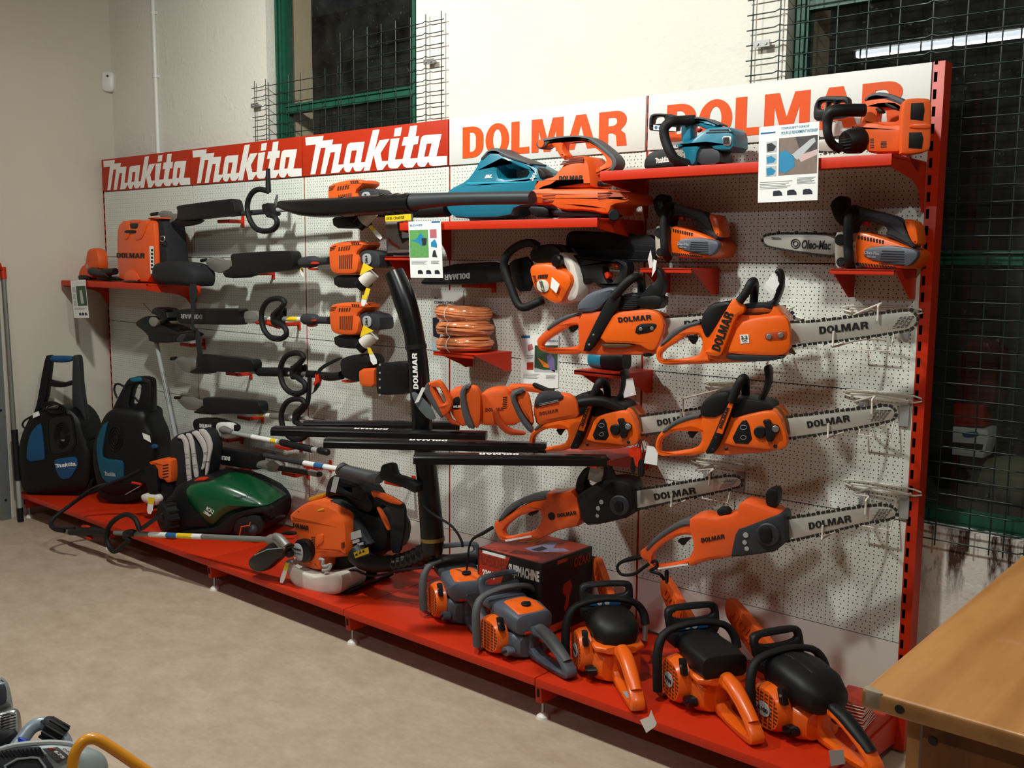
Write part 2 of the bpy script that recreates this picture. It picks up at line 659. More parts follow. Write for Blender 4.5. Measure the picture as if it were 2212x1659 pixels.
# ------------------------------------------------------------------ node helper
class N:
    def __init__(s, m):
        s.nt = m.node_tree

    def new(s, t, **kw):
        n = s.nt.nodes.new(t)
        for k, v in kw.items():
            setattr(n, k, v)
        return n

    def put(s, v, sock):
        if isinstance(v, (int, float)):
            sock.default_value = v
        elif isinstance(v, tuple):
            sock.default_value = v
        else:
            s.nt.links.new(v, sock)

    def m(s, op, a, b=0.0, c=0.0):
        n = s.new('ShaderNodeMath', operation=op)
        s.put(a, n.inputs[0])
        s.put(b, n.inputs[1])
        s.put(c, n.inputs[2])
        return n.outputs[0]

    def mix(s, f, a, b):
        n = s.new('ShaderNodeMix', data_type='RGBA')
        s.put(f, n.inputs[0])
        s.put(a, n.inputs[6])
        s.put(b, n.inputs[7])
        return n.outputs[2]

    def noise(s, vec, scale, detail=4.0, rough=.5):
        n = s.new('ShaderNodeTexNoise')
        s.put(vec, n.inputs['Vector'])
        n.inputs['Scale'].default_value = scale
        n.inputs['Detail'].default_value = detail
        n.inputs['Roughness'].default_value = rough
        return n.outputs[0]

    def ramp(s, f, lo, hi):
        n = s.new('ShaderNodeMapRange', clamp=True)
        s.put(f, n.inputs[0])
        n.inputs[1].default_value, n.inputs[2].default_value = lo, hi
        return n.outputs[0]


def base(name, rough=.6):
    m = bpy.data.materials.new(name)
    m.use_nodes = True
    b = m.node_tree.nodes['Principled BSDF']
    b.inputs['Roughness'].default_value = rough
    n = N(m)
    tc = n.new('ShaderNodeTexCoord').outputs['Object']
    xyz = n.new('ShaderNodeSeparateXYZ')
    n.put(tc, xyz.inputs[0])
    return m, b, n, tc, xyz.outputs


def plaster(name, hexcol, bump, stain=False):
    m, b, n, tc, xyz = base(name, .75)
    big = n.noise(tc, 1.6, 4)
    col = n.mix(n.ramp(big, .3, .75), lin(hexcol), tuple(x * .9 for x in lin(hexcol)[:3]) + (1,))
    spk = n.ramp(n.noise(tc, 9.0, 6, .7), .73, .78)
    col = n.mix(n.m('MULTIPLY', spk, .35), col, lin('6E6353'))
    if stain:
        st = n.new('ShaderNodeMapping')
        n.put(tc, st.inputs[0])
        st.inputs['Scale'].default_value = (1.0, 1.0, .22)
        f = n.ramp(n.noise(st.outputs[0], 16, 6, .7), .47, .6)
        zz = n.m('MULTIPLY', n.ramp(xyz[2], .48, .62), n.m('SUBTRACT', 1.0, n.ramp(xyz[2], .76, .82)))
        xx = n.ramp(xyz[0], 4.9, 5.02)
        f = n.m('MULTIPLY', n.m('MULTIPLY', f, zz), xx)
        col = n.mix(f, col, lin('3A2014'))
    n.put(col, b.inputs['Base Color'])
    bp = n.new('ShaderNodeBump')
    bp.inputs['Strength'].default_value = bump
    bp.inputs['Distance'].default_value = .006
    h = n.m('ADD', n.noise(tc, 38, 5, .6), n.m('MULTIPLY', n.ramp(n.noise(tc, 14, 3), .6, .75), .6))
    n.put(h, bp.inputs['Height'])
    n.put(bp.outputs[0], b.inputs['Normal'])
    return m


WALLM = plaster('white_plaster', 'DFDACF', .45, True)
WALL2 = plaster('smooth_plaster', 'CFC7B8', .12)
CEIL = plaster('ceiling_plaster', '8E897E', .1)
WALL3 = plaster('darkened_plaster', 'A59C8C', .1)  # unseen walls and ceiling kept darker to lower the fill light


def floor_mat():
    m, b, n, tc, xyz = base('mottled_beige_vinyl', .5)
    mp = n.new('ShaderNodeMapping')
    n.put(tc, mp.inputs[0])
    mp.inputs['Scale'].default_value = (.7, 1.0, 1.0)
    mp.inputs['Rotation'].default_value = (0, 0, .35)
    a = n.ramp(n.noise(mp.outputs[0], 9, 8, .68), .34, .66)
    c = n.ramp(n.noise(mp.outputs[0], 34, 6, .7), .35, .68)
    col = n.mix(a, lin('A9947F'), lin('BFAB98'))
    col = n.mix(n.m('MULTIPLY', c, .5), col, lin('A18E7C'))
    sp = n.ramp(n.noise(tc, 260, 2), .74, .78)
    col = n.mix(n.m('MULTIPLY', sp, .35), col, lin('D8CBB8'))
    n.put(col, b.inputs['Base Color'])
    bp = n.new('ShaderNodeBump')
    bp.inputs['Strength'].default_value = .12
    bp.inputs['Distance'].default_value = .002
    n.put(n.noise(tc, 120, 4), bp.inputs['Height'])
    n.put(bp.outputs[0], b.inputs['Normal'])
    return m


FLOORM = floor_mat()
YB, XL = .10, -.045


def quads(*boxes):
    g = G()
    for x0, x1, y0, y1, z0, z1 in boxes:
        g.add([(x0, y0, z0), (x1, y0, z0), (x1, y1, z0), (x0, y1, z0), (x0, y0, z1), (x1, y0, z1), (x1, y1, z1), (x0, y1, z1)],
              [(0, 3, 2, 1), (4, 5, 6, 7), (0, 1, 5, 4), (1, 2, 6, 5), (2, 3, 7, 6), (3, 0, 4, 7)])
    return g


XR, YF, ZC = 8.6, -6.4, 3.45
struct('floor', quads((XL, XR, YF, .21, -.08, 0)), FLOORM)
struct('ceiling', quads((XL, XR, YF, .46, ZC, ZC + .1)), CEIL)
struct('wall_left', quads((XL - .15, XL, YF, .46, 0, ZC)), WALL2)
struct('wall_right', quads((XR, XR + .15, YF, .46, 0, ZC)), WALL3)
struct('wall_front', quads((XL, XR, YF - .15, YF, 0, ZC)), WALL3)
# back wall with two openings
A0, A1, B0, B1 = 1.57, 2.69, 4.475, 6.30
ZS, ZT = .735, 3.12
FO = .062


def back_layer(name, y0, y1, e, m):
    a0, a1, b0, b1, zs, zt = A0 + e, A1 - e, B0 + e * .62, B1 - e, ZS + e * .2, ZT - e
    struct(name, quads((XL, a0, y0, y1, 0, ZC), (a0, a1, y0, y1, 0, zs), (a0, a1, y0, y1, zt, ZC), (a1, b0, y0, y1, 0, ZC),
                       (b0, b1, y0, y1, 0, zs), (b0, b1, y0, y1, zt, ZC), (b1, XR, y0, y1, 0, ZC)), m)


back_layer('wall_back', YB, .21, 0.0, WALLM)
back_layer('wall_outer', .2105, .335, .078, plaster('beige_outer_render', 'BFA98A', .2))

# windows: green timber frames with a dark pane, recessed
GREENW = mat('worn_green_paint', '0E4A38', .45, bump=.5, scale=40, vary=.3)


def glass_mat():
    m, b, n, tc, xyz = base('dusty_window_glass', .03)
    nt = m.node_tree
    b.inputs['Base Color'].default_value = (.9, .95, .95, 1)
    b.inputs['Transmission Weight'].default_value = 1.0
    b.inputs['IOR'].default_value = 1.1
    dust = n.new('ShaderNodeBsdfDiffuse')
    dust.inputs[0].default_value = lin('8C8F88')
    gl = n.new('ShaderNodeBsdfGlossy')
    gl.inputs['Roughness'].default_value = .015
    gl.inputs[0].default_value = (1, 1, 1, 1)
    f = n.m('MULTIPLY', n.ramp(n.noise(tc, 7, 6, .7), .35, .8), .045)
    f = n.m('ADD', f, n.m('MULTIPLY', n.ramp(n.noise(tc, 70, 3), .68, .74), .10))
    tr = n.new('ShaderNodeBsdfTransparent')
    tr.inputs[0].default_value = (.95, .97, .97, 1)
    fr_ = n.new('ShaderNodeFresnel')
    fr_.inputs[0].default_value = 1.5
    m1 = n.new('ShaderNodeMixShader')
    geo = n.new('ShaderNodeNewGeometry')
    n.put(n.m('MULTIPLY', fr_.outputs[0], n.m('SUBTRACT', 1.0, geo.outputs['Backfacing'])), m1.inputs[0])
    n.put(tr.outputs[0], m1.inputs[1])
    n.put(gl.outputs[0], m1.inputs[2])
    m2 = n.new('ShaderNodeMixShader')
    n.put(f, m2.inputs[0])
    n.put(m1.outputs[0], m2.inputs[1])
    n.put(dust.outputs[0], m2.inputs[2])
    n.put(m2.outputs[0], nt.nodes['Material Output'].inputs[0])
    return m


GLASSM = glass_mat()


def window(name, x0, x1, bars, fw):
    yf = .155
    g = quads((x0, x0 + fw, yf, yf + .05, ZS, ZT), (x1 - fw, x1, yf, yf + .05, ZS, ZT), (x0, x1, yf, yf + .05, ZS, ZS + fw), (x0, x1, yf, yf + .05, ZT - fw, ZT))
    for k in (.28, .62):
        g = g + quads((x0 + fw * k, x0 + fw * k + .012, yf - .012, yf, ZS, ZT), (x1 - fw * k - .012, x1 - fw * k, yf - .012, yf, ZS, ZT))
    for z in bars:
        g = g + quads((x0 + fw, x1 - fw, yf + .004, yf + .045, z - .022, z + .022), (x0 + fw, x1 - fw, yf - .006, yf + .01, z + .012, z + .022))
    o = struct(name, g, GREENW)
    p = mesh_object('pane', quads((x0 + .04, x1 - .04, yf + .022, yf + .026, ZS + .04, ZT - .04)), GLASSM, o, None, 0)
    return o


window('window_1', A0, A1, [2.335], .085)
window('window_2', B0, B1, [2.43, 1.585], .048)

# yard side seen through the far pane: a wall of the next building, a dim sill
DARKW = mat('night_render_wall', '3B3A38', .9)
struct('wall_outside', quads((-.5, 8.6, 1.9, 2.0, -.1, 3.4)), DARKW)
struct('floor_outside', quads((-.5, 8.6, .337, 1.9, -.1, .715)), DARKW)


# ------------------------------------------------------------------ wire grilles
WIRE = mat('dark_green_wire', '1C2A26', .4, .3)


def grille(label, x0, x1, z0, tops, clips):
    t = Thing('window_grille', label, 'wire grille', ((x0 + x1) / 2, YB, z0), 'wire grilles over the windows')
    g = G()
    y = .078
    for xa, xb, zt in tops:
        n = int(round((xb - xa) / .1))
        xs = [xa + i * (xb - xa) / n for i in range(n + 1)]
        for x in xs:
            g = g + tube([(x, y, z0 - .02), (x, y, zt + .012)], .0024, 6, 1)
        z = z0
        while z <= zt + .001:
            pts = []
            for i, x in enumerate(xs):
                if i == 0:
                    pts.append((x - .02, y - .003, z))
                pts += [(x - .018, y - .003, z), (x, y - .004, z + (.006 if i % 5 == 1 else 0)), (x + .018, y - .003, z)]
            g = g + tube(pts, .0022, 6, 1)
            z += .05
    t.add('wire_mesh', g, WIRE, smooth=60)
    for cx_, cz in clips:
        c = quads((cx_ - .03, cx_ + .03, y - .012, y - .006, cz - .011, cz + .011)) + cyl((cx_ - .015, YB, cz), (cx_ - .015, y - .016, cz), .006, sides=10) + cyl((cx_ + .016, YB, cz), (cx_ + .016, y - .016, cz), .006, sides=10)
        t.add('fixing_clip', c, STEEL)
    return t


grille('green wire grille over the narrow window above the red signs', 1.49, 2.87, 1.85, [(1.49, 2.17, 2.475), (2.19, 2.87, 2.625)], [(1.5, 2.36), (2.80, 2.43)])
grille('dark wire grille over the tall window beside the shelving end post', 4.36, 6.2, .70, [(4.36, 5.26, 2.75), (5.22, 6.2, 2.75)], [(4.40, 2.30)])

# ------------------------------------------------------------------ fittings on the walls
g = tube([(.497, YB - .012, 2.0), (.497, YB - .012, ZC)], .0125, 14, 1)
pipe = Thing('conduit_pipe', 'white painted conduit pipe running up the back wall', 'pipe', (.497, YB, 2.0))
pipe.add('pipe', g, WHITE)
for z in (2.62, 2.98):
    pipe.add('pipe_clip', tube([(.497, YB - .012, z - .008), (.497, YB - .012, z + .008)], .0165, 14, 1) + quads((.475, .519, YB - .006, YB, z - .008, z + .008)), WHITE)

P = Plane((-.02, .06, 2.6), 45)
det = Thing('motion_detector', 'small white rounded motion detector box in the room corner', 'motion detector', (-.02, .06, 2.55))
det.add('housing', pillow(P, [(219, 157), (226, 154), (240, 154), (247, 160), (247, 193), (240, 198), (226, 197), (219, 192)], .012, .035, 1), WHITE)
det.add('sensor_eye', disc(P, 232, 164, 2.4, .003, .014), INK)

# fluorescent tube lamps under the ceiling
LAMP = bpy.data.materials.new('lit_fluorescent_tube')
LAMP.use_nodes = True
_e = LAMP.node_tree.nodes['Principled BSDF']
_e.inputs['Emission Color'].default_value = (.86, .95, 1, 1)
_e.inputs['Emission Strength'].default_value = 22


def tube_lamp(x0, x1, y, z, label):
    t = Thing('tube_lamp', label, 'lamp', ((x0 + x1) / 2, y, z), 'fluorescent tube lamps')
    t.add('lamp_body', quads((x0, x1, y - .03, y + .03, z + .03, z + .08), (x0 + .1, x0 + .13, y - .01, y + .01, z + .08, ZC), (x1 - .13, x1 - .1, y - .01, y + .01, z + .08, ZC)), WHITE, smooth=0)
    t.add('lamp_tube', tube([(x0 + .02, y, z + .006), (x1 - .02, y, z + .006)], .019, 12, 1), LAMP)


tube_lamp(3.05, 4.55, -3.8, 3.06, 'long fluorescent tube lamp mirrored in the tall window glass')
# ------------------------------------------------------------------ shelving run: five bays of one metre
def peg_mat():
    m, b, n, tc, xyz = base('perforated_white_steel', .42)
    x, z = xyz[0], xyz[2]

    def dots(px_, pz, z0):
        a = n.m('SUBTRACT', n.m('DIVIDE', x, px_), n.m('ROUND', n.m('DIVIDE', x, px_)))
        a = n.m('MULTIPLY', a, px_)
        zz = n.m('DIVIDE', n.m('SUBTRACT', z, z0), pz)
        c = n.m('MULTIPLY', n.m('SUBTRACT', zz, n.m('ROUND', zz)), pz)
        d = n.m('SQRT', n.m('ADD', n.m('MULTIPLY', a, a), n.m('MULTIPLY', c, c)))
        return n.m('SUBTRACT', 1.0, n.ramp(d, .0018, .0024))
    f = n.m('MAXIMUM', dots(.015, .025, .0), dots(.025, .025, .0125))
    inx = n.m('MULTIPLY', n.m('GREATER_THAN', x, .022), n.m('LESS_THAN', x, .978))
    f = n.m('MULTIPLY', f, inx)
    col = n.mix(f, lin('D6D9CF'), lin('0A0908'))
    n.put(col, b.inputs['Base Color'])
    n.put(n.mix(f, (.42, .42, .42, 1), (.9, .9, .9, 1)), b.inputs['Roughness'])
    return m


PEG = peg_mat()
PANEL = mat('white_painted_steel', 'D8D6CC', .42, vary=.02)
SIGNR = mat('red_sign_board', 'AE2A0C', .5, vary=.04, spec=.3)
SIGNW = mat('white_sign_board', 'D2D2CB', .5, vary=.02)
ZH0, ZH1 = 1.963, 2.159
bay_words = ['end bay by the room corner', 'second bay from the room corner', 'middle bay of the run', 'fourth bay holding the blower shelf', 'end bay beside the dark window']
for k in range(5):
    t = Thing('back_panel', 'white perforated steel back wall of the ' + bay_words[k], 'pegboard', (k, 0, .16), 'perforated back panels')
    e = .005
    zs = [.363, .763, 1.163, 1.563, 1.963]
    for i in range(4):
        # dots are measured from the thing's own corner
        t.add('perforated_panel', quads((k + e, k + 1 - e, -.004, .0, zs[i] + .0015, zs[i + 1] - .0015)), PEG, smooth=0)
    t.add('plinth_panel', quads((k + e, k + 1 - e, -.003, .0, .165, .3615)), PANEL, smooth=0)

# signs
sx = [LOGO_BOX[0] - 2, LOGO_BOX[2] - 2]
for k in range(5):
    red = k < 3
    lab = ['red sign board with white script lettering nearest the room corner', 'red sign board with white script lettering between its two twins', 'red sign board with white script lettering next to a white sign',
           'white sign board with orange block letters above the leaf blowers', 'white sign board with orange block letters above the cordless saws'][k]
    t = Thing('brand_sign', lab, 'sign', (k + .5, 0, ZH0), 'sign boards along the shelf top')
    e = .002 if red else .006
    t.add('board', box((k + .5, -.006, (ZH0 + ZH1) / 2), 1 - 2 * e, .012, ZH1 - ZH0 - .002, .0015), SIGNR if red else SIGNW)
    if red:
        t.add('lettering', decal(LOGO, Vector((k + sx[0], -.012, LOGO_BOX[1])), Vector((sx[1] - sx[0], 0, 0)), Vector((0, 0, LOGO_BOX[3] - LOGO_BOX[1])), Vector((0, -1, 0))), WINK, smooth=0)
    else:
        t.add('lettering', decal(word_loops(), Vector((k + .085, -.012, 1.988)), Vector((.832, 0, 0)), Vector((0, 0, .128)), Vector((0, -1, 0))), OINK, smooth=0)

# uprights with slotted fronts
def slotted():
    m, b, n, tc, xyz = base('slotted_red_steel', .38)
    fx = n.m('MULTIPLY', n.m('GREATER_THAN', xyz[0], -.0135), n.m('LESS_THAN', xyz[0], -.0035))
    fz = n.m('LESS_THAN', n.m('FRACT', n.m('DIVIDE', xyz[2], .05)), .58)
    fz = n.m('MULTIPLY', fz, n.m('GREATER_THAN', xyz[2], .19))
    fy = n.m('LESS_THAN', xyz[1], -.0335)
    f = n.m('MULTIPLY', n.m('MULTIPLY', fx, fz), fy)
    n.put(n.mix(f, lin('C02A07'), lin('0B0706')), b.inputs['Base Color'])
    n.put(n.m('MULTIPLY', n.m('SUBTRACT', 1.0, f), .35), b.inputs['Specular IOR Level'])
    return m


SLOTTED = slotted()
SLOT = mat('dark_slot', '0B0706', .8)
for k in range(6):
    x = k + (.004 if k == 5 else 0) - (.004 if k == 0 else 0)
    w = .030 if 0 < k < 5 else .034
    if k == 5:
        x = 5.014
    t = Thing('shelf_upright', ['red slotted steel upright in the room corner', 'red slotted upright between the two outer red signs', 'red slotted upright between the second and third red signs', 'red slotted upright where red and white signs meet',
                                'red slotted upright between the two white signs', 'tall red slotted end upright beside the dark window'][k], 'upright', (x, .035, .0), 'red shelving uprights')
    y0 = .001 if k < 5 else -.008
    t.add('post', box((x, (y0 + .055) / 2, 1.085), w, .055 - y0, 2.15, .002), SLOTTED)
    # foot arm under the deck
    xb = min(max(x, .03), 4.99)
    arm = prism([[(-.60, .1265), (0.0, .1265), (.05, .04), (.03, .03), (-.2, .05), (-.595, .062)]], lambda a, b, d: Vector((xb - .014 - d, a, b)), .028, .002)
    t.add('foot_arm', arm, REDM)
    t.add('arm_slot', quads((xb - .004, xb + .004, -.6012, -.597, .085, .112)), SLOT, smooth=0)
    t.add('levelling_screw', cyl((xb, -.572, .012), (xb, -.572, .066), .005, sides=12), STEEL)
    t.add('foot_pad', cyl((xb, -.572, 0), (xb, -.572, .008), .023, .021) + cyl((xb, -.572, .008), (xb, -.572, .02), .021, .008), WHITE)

# bottom deck, one tray per bay
for k in range(5):
    g = box((k + .5, -.311, .143), .996, .612, .030, .003)
    single('base_shelf', g, REDM, ['red steel base tray under the two pressure washers', 'red steel base tray under the green mower', 'red steel base tray under the backpack blower', 'red steel base tray under the boxed grinder',
                                   'red steel base tray under the three orange saws'][k], 'shelf', 'red base trays')


# big shelves
def big_shelf(x0, x1, z, depth, label):
    t = Thing('wall_shelf', label, 'shelf', ((x0 + x1) / 2, 0, z - .03), 'red steel shelves')
    e = .004
    t.add('tray', box(((x0 + x1) / 2, -depth / 2 - .006, z - .005), x1 - x0 - 2 * e, depth - .012, .010, .002) + box(((x0 + x1) / 2, -depth + .004, z - .016), x1 - x0 - 2 * e, .010, .032, .002), REDM)
    for x in (x0 + .008, x1 - .008):
        pr = [(-depth + .008, z - .006), (-.004, z - .006), (-.004, z - .15), (-.022, z - .15), (-.035, z - .115), (-.06, z - .082), (-.11, z - .06), (-depth + .008, z - .036)]
        t.add('shelf_bracket', prism([pr], lambda a, b, d: Vector((x + .002 + d, a, b)), .004, 0), REDM, smooth=0)
    return t


big_shelf(4.0, 5.0, 1.869, .30, 'upper red steel shelf carrying two cordless saws')
big_shelf(3.0, 4.0, 1.713, .30, 'red steel shelf carrying the two leaf blowers')
big_shelf(0.0, 1.0, 1.418, .30, 'red steel shelf carrying the orange backpack tank')


def small_shelf(u0, v0, u1, v1, depth, drop, label, z=None):
    pl = yp(-depth)
    a, b = pl.hit(u0, v0), pl.hit(u1, v1)
    z = (a.z + b.z) / 2 if z is None else z
    b.x = min(b.x, 4.984)
    t = Thing('bracket_shelf', label, 'shelf', ((a.x + b.x) / 2, 0, z - drop), 'small red bracket shelves')
    xm, wd = (a.x + b.x) / 2, b.x - a.x
    t.add('tray', box((xm, -depth / 2 - .003, z - .004), wd, depth - .006, .008, .002) + box((xm, -depth + .004, z - .008), wd, .008, .016, .002), REDM)
    for x in (a.x + .002, b.x - .002):
        pr = [(-depth + .01, z - .004), (-.006, z - .004), (-.006, z - drop), (-.05, z - drop), (-.07, z - drop + .012)]
        t.add('shelf_bracket', prism([pr], lambda p, q, d: Vector((x + .0015 + d, p, q)), .003, 0), REDM, smooth=0)
    return (a, b, z)


SHELF = {}
SHELF['o2'] = small_shelf(1792, 580, 1942, 583, .20, .09, 'small red bracket shelf under the saw with the bare bar')
SHELF['o1'] = small_shelf(1383, 580.5, 1493, 578, .20, .09, 'small red bracket shelf under the saw with the covered bar')
SHELF['cord'] = small_shelf(936, 759, 1022, 767, .24, .08, 'small red bracket shelf under the three cord coils')
SHELF['tool'] = small_shelf(1240, 801, 1340, 807, .22, .085, 'small red bracket shelf under the teal hand tool')
SHELF['card'] = small_shelf(831, 554, 884, 554, .16, .10, 'small red bracket shelf under the charger card')
SHELF['hedge'] = small_shelf(1150, 985, 1290, 996, .34, .07, 'small red bracket shelf under the bundle of hedge trimmers')
# ------------------------------------------------------------------ chain saws hanging on the perforated wall
c1, c2, c3, a4 = fr(860, 560, 3.607), fr(1350, 560, 3.1155), fr(980, 980, 2.212), fr(1350, 120, 3.1155)


def chain(pl, pts, lift=-.002, step=.0155):
    """drive links and cutters following a bar outline"""
    l = spline([pl.ab(*p) for p in pts], 6)
    L = [Vector((a, b)) for a, b in l]
    g = G()
    # walk along the outline
    acc, k = 0.0, 0
    nxt = 0.0
    for i in range(len(L)):
        a, b = L[i], L[(i + 1) % len(L)]
        d = (b - a).length
        while nxt <= acc + d:
            q = a + (b - a) * ((nxt - acc) / max(d, 1e-9))
            t = (b - a).normalized()
            s = Vector((t.y, -t.x))
            if area2(l) < 0:
                s = -s
            h = .0085 if k % 4 == 0 else (.0045 if k % 2 else .006)
            w = .0115 if k % 4 == 0 else .0135
            e = [q - t * w / 2 - s * .003, q + t * w / 2 - s * .003, q + t * w * .35 + s * h, q - t * w * .5 + s * h * .8]
            g = g + prism([[tuple(x) for x in e]], lambda p, r, dd: pl.w(p, r, dd + .003 + lift), .006, 0)
            nxt += step
            k += 1
        acc += d
    return g


def bar_set(t, pl, bar, tip, txt, hooks, tb=.0045):
    t.add('guide_bar', slab(pl, bar, tb, .001, rnd=1), BARM)
    t.add('saw_chain', chain(pl, bar), DSTEEL, smooth=0)
    if txt:
        t.add('bar_lettering', ptext('DOLMAR', pl, *txt), INK, smooth=0)
    if tip:
        # slanted field of fine slots near the nose: four corners
        a, b, c, d = [pl.hit(*p) for p in tip]
        g = G()
        for i in range(8):
            for j in range(4):
                f0, f1 = (j + .08 + .12 * (i % 2)) / 4, (j + .86 + .12 * (i % 2)) / 4
                h0, h1 = (i + .25) / 8, (i + .62) / 8
                q = [(a + (b - a) * f) + ((d + (c - d) * f) - (a + (b - a) * f)) * h for f, h in ((f0, h0), (f1, h0), (f1, h1), (f0, h1))]
                g.add([p + pl.n * .0012 for p in q], [(0, 1, 2, 3)])
        t.add('bar_slots', g, INK, smooth=0)


def tag_on(t, pl, pts, lift, name='price_tag', m=None):
    t.add(name, slab(pl, pts, .0008, 0, rnd=0, lift=lift), m or PAPER, smooth=0)


def screw(t, pl, u, v, r, lift=.002, name='nut', m=None):
    t.add(name, disc(pl, u, v, r, .006, lift), m or STEEL)


def saw_base(name_pl):
    return name_pl


HEAD = 14
# --- saw B: large, smooth front handle column with lettering
pb = Plane((4.30, -.405, 1.25), HEAD)
pB = pb.off(-.055)
B = Thing('chainsaw', 'orange chainsaw with a square 2.2 kW sticker, hanging closest to the end post', 'chainsaw', tuple(pb.hit(1560, 780)), 'petrol chainsaws on wall hooks')
bar_set(B, pB, c2((1060, 440), (1300, 415), (1700, 366), (1890, 345), (1940, 357), (1967, 395), (1962, 432), (1925, 465), (1850, 487), (1500, 540), (1300, 562), (1060, 575)),
        c2((1850, 385), (1955, 380), (1900, 460), (1790, 470)), c2((1310, 503), (1640, 466), (1306, 455)), None)
B.add('crankcase', slab(pb.off(-.02), c2((500, 440), (560, 380), (700, 320), (1000, 300), (1090, 410), (1100, 600), (1060, 670), (900, 690), (560, 700), (520, 560)), .13, .01), ORANGE2)
B.add('rear_handle', slab(pb.off(-.03), c2((203, 630), (214, 595), (265, 550), (330, 482), (420, 437), (505, 422), (525, 470), (560, 560), (620, 650), (900, 668), (900, 692), (480, 706), (275, 714), (225, 698), (206, 668)), .036, .009,
                              [c2((236, 640), (265, 605), (335, 565), (395, 522), (440, 505), (490, 510), (515, 545), (515, 595), (495, 645), (440, 662), (260, 686), (237, 668))]), ORANGE2)
B.add('rear_grip', slab(pb.off(-.026), c2((226, 590), (300, 488), (400, 437), (505, 412), (506, 440), (425, 460), (350, 503), (262, 578)), .044, .006), MGREY)
B.add('throttle_trigger', slab(pb.off(-.04), c2((415, 515), (490, 515), (485, 545), (462, 580), (430, 548)), .016, .003), BLACK)
B.add('clutch_cover', slab(pb, c2((765, 428), (870, 392), (1060, 373), (1097, 408), (1112, 470), (1115, 590), (1080, 642), (1010, 655), (700, 640), (688, 615)), .03, .008), ORANGE2)
B.add('lower_guard', slab(pb.off(-.004), c2((672, 640), (900, 640), (1010, 654), (1082, 646), (1062, 672), (900, 692), (690, 678)), .02, .003), DGREY)
B.add('top_cover', slab(pb.off(-.015), c2((500, 440), (520, 365), (575, 296), (690, 280), (718, 282), (600, 480), (560, 535), (532, 525)), .13, .012), BLACK)
B.add('cylinder_fins', slab(pb.off(-.02), c2((760, 300), (990, 292), (1000, 370), (870, 388), (760, 380)), .11, .004), BLACK)
B.add('handle_column', slab(pb.off(.004), c2((712, 272), (745, 264), (808, 318), (798, 362), (748, 385), (668, 600), (642, 658), (560, 652), (528, 622), (580, 600), (600, 500)), .03, .007), ORANGE2)
B.add('column_lettering', ptext('DOLMAR', pb.off(.004), *c2((638, 622), (732, 368), (582, 600))), INK, smooth=0)
hp = [(770, 285, 0), (818, 218, 0), (845, 165, -.005), (868, 150, -.03), (872, 200, -.09), (866, 290, -.12)]
B.add('front_handle', tube([pb.off(p[2]).hit(*c2(p)[0][:2]) for p in hp], .0135, 12), BLACKM)
B.add('hand_guard', slab(pb.off(-.04), c2((1000, 88), (1018, 62), (1045, 66), (1060, 110), (1058, 190), (1035, 260), (1000, 330), (965, 372), (932, 388), (950, 288), (990, 275), (1015, 215), (1028, 140), (1020, 105)), .05, .008), BLACK)
tag_on(B, pb.off(-.03), c2((998, 85), (930, 185), (992, 244), (1040, 165)), .0)
B.add('cover_recess', slab(pb, c2((940, 505), (960, 492), (1085, 478), (1095, 500), (1085, 545), (960, 548), (940, 530)), .004, .001, lift=.001), mat('deep_orange_plastic', 'A83A0E', .45))
for u, v in ((968, 522), (1048, 512)):
    screw(B, pb, *c2((u, v))[0], 6.0, .006)
B.add('power_sticker', slab(pb, c2((772, 510), (832, 503), (837, 562), (780, 569)), .001, 0, rnd=0, lift=.0015), PAPER, smooth=0)
q = pb.off(.003)
B.add('sticker_lettering', ptext('2.2', q, *c2((782, 540), (826, 536), (780, 516)), bold=.04), INK, smooth=0)
B.add('sticker_lettering', ptext('kW', q, *c2((792, 558), (824, 555), (791, 545)), bold=.04), INK, smooth=0)
B.add('bumper_spike', slab(pB.off(.004), c2((1100, 575), (1118, 580), (1145, 628), (1162, 630), (1140, 642), (1110, 632), (1095, 610)), .003, 0, rnd=0), BROWN)

# --- saw A: grey top cover
pa = Plane((3.80, -.435, 1.25), HEAD)
pA = pa.off(-.08)
A = Thing('chainsaw', 'orange chainsaw with a grey top cover, its bar half hidden behind another saw', 'chainsaw', tuple(pa.hit(1300, 765)), 'petrol chainsaws on wall hooks')
bar_set(A, pA, c2((200, 408), (500, 375), (1000, 326), (1085, 334), (1128, 365), (1136, 405), (1110, 445), (1000, 470), (500, 510), (200, 535)), c2((1040, 355), (1120, 372), (1070, 440), (960, 450)), c2((400, 450), (720, 415), (398, 415)), None)
A.add('crankcase', slab(pa.off(-.02), c1((1395, 420), (1560, 400), (1900, 400), (2030, 440), (2060, 540), (2010, 720), (1990, 747), (1430, 748), (1400, 700)), .13, .01), ORANGE)
A.add('rear_handle', slab(pa.off(-.03), c1((1072, 645), (1085, 612), (1185, 520), (1290, 450), (1395, 425), (1440, 520), (1450, 640), (1440, 745), (1200, 742), (1095, 715)), .036, .009,
                              [c1((1115, 665), (1200, 600), (1300, 540), (1390, 508), (1428, 560), (1422, 640), (1372, 688), (1130, 698))]), ORANGE)
A.add('rear_grip', slab(pa.off(-.026), c1((1150, 540), (1200, 488), (1290, 440), (1392, 412), (1396, 438), (1300, 472), (1200, 532), (1165, 560)), .044, .006), MGREY)
A.add('throttle_trigger', slab(pa.off(-.04), c1((1318, 530), (1390, 512), (1405, 530), (1350, 580)), .016, .003), BLACK)
A.add('clutch_cover', slab(pa, c1((1672, 432), (1735, 408), (1945, 390), (2010, 408), (2052, 448), (2076, 530), (2012, 698), (1962, 720), (1862, 660), (1548, 652), (1640, 480)), .03, .008), ORANGE2)
A.add('cover_lettering', ptext('DOLMAR', pa, *c1((1718, 492), (1976, 470), (1712, 454))), INK, smooth=0)
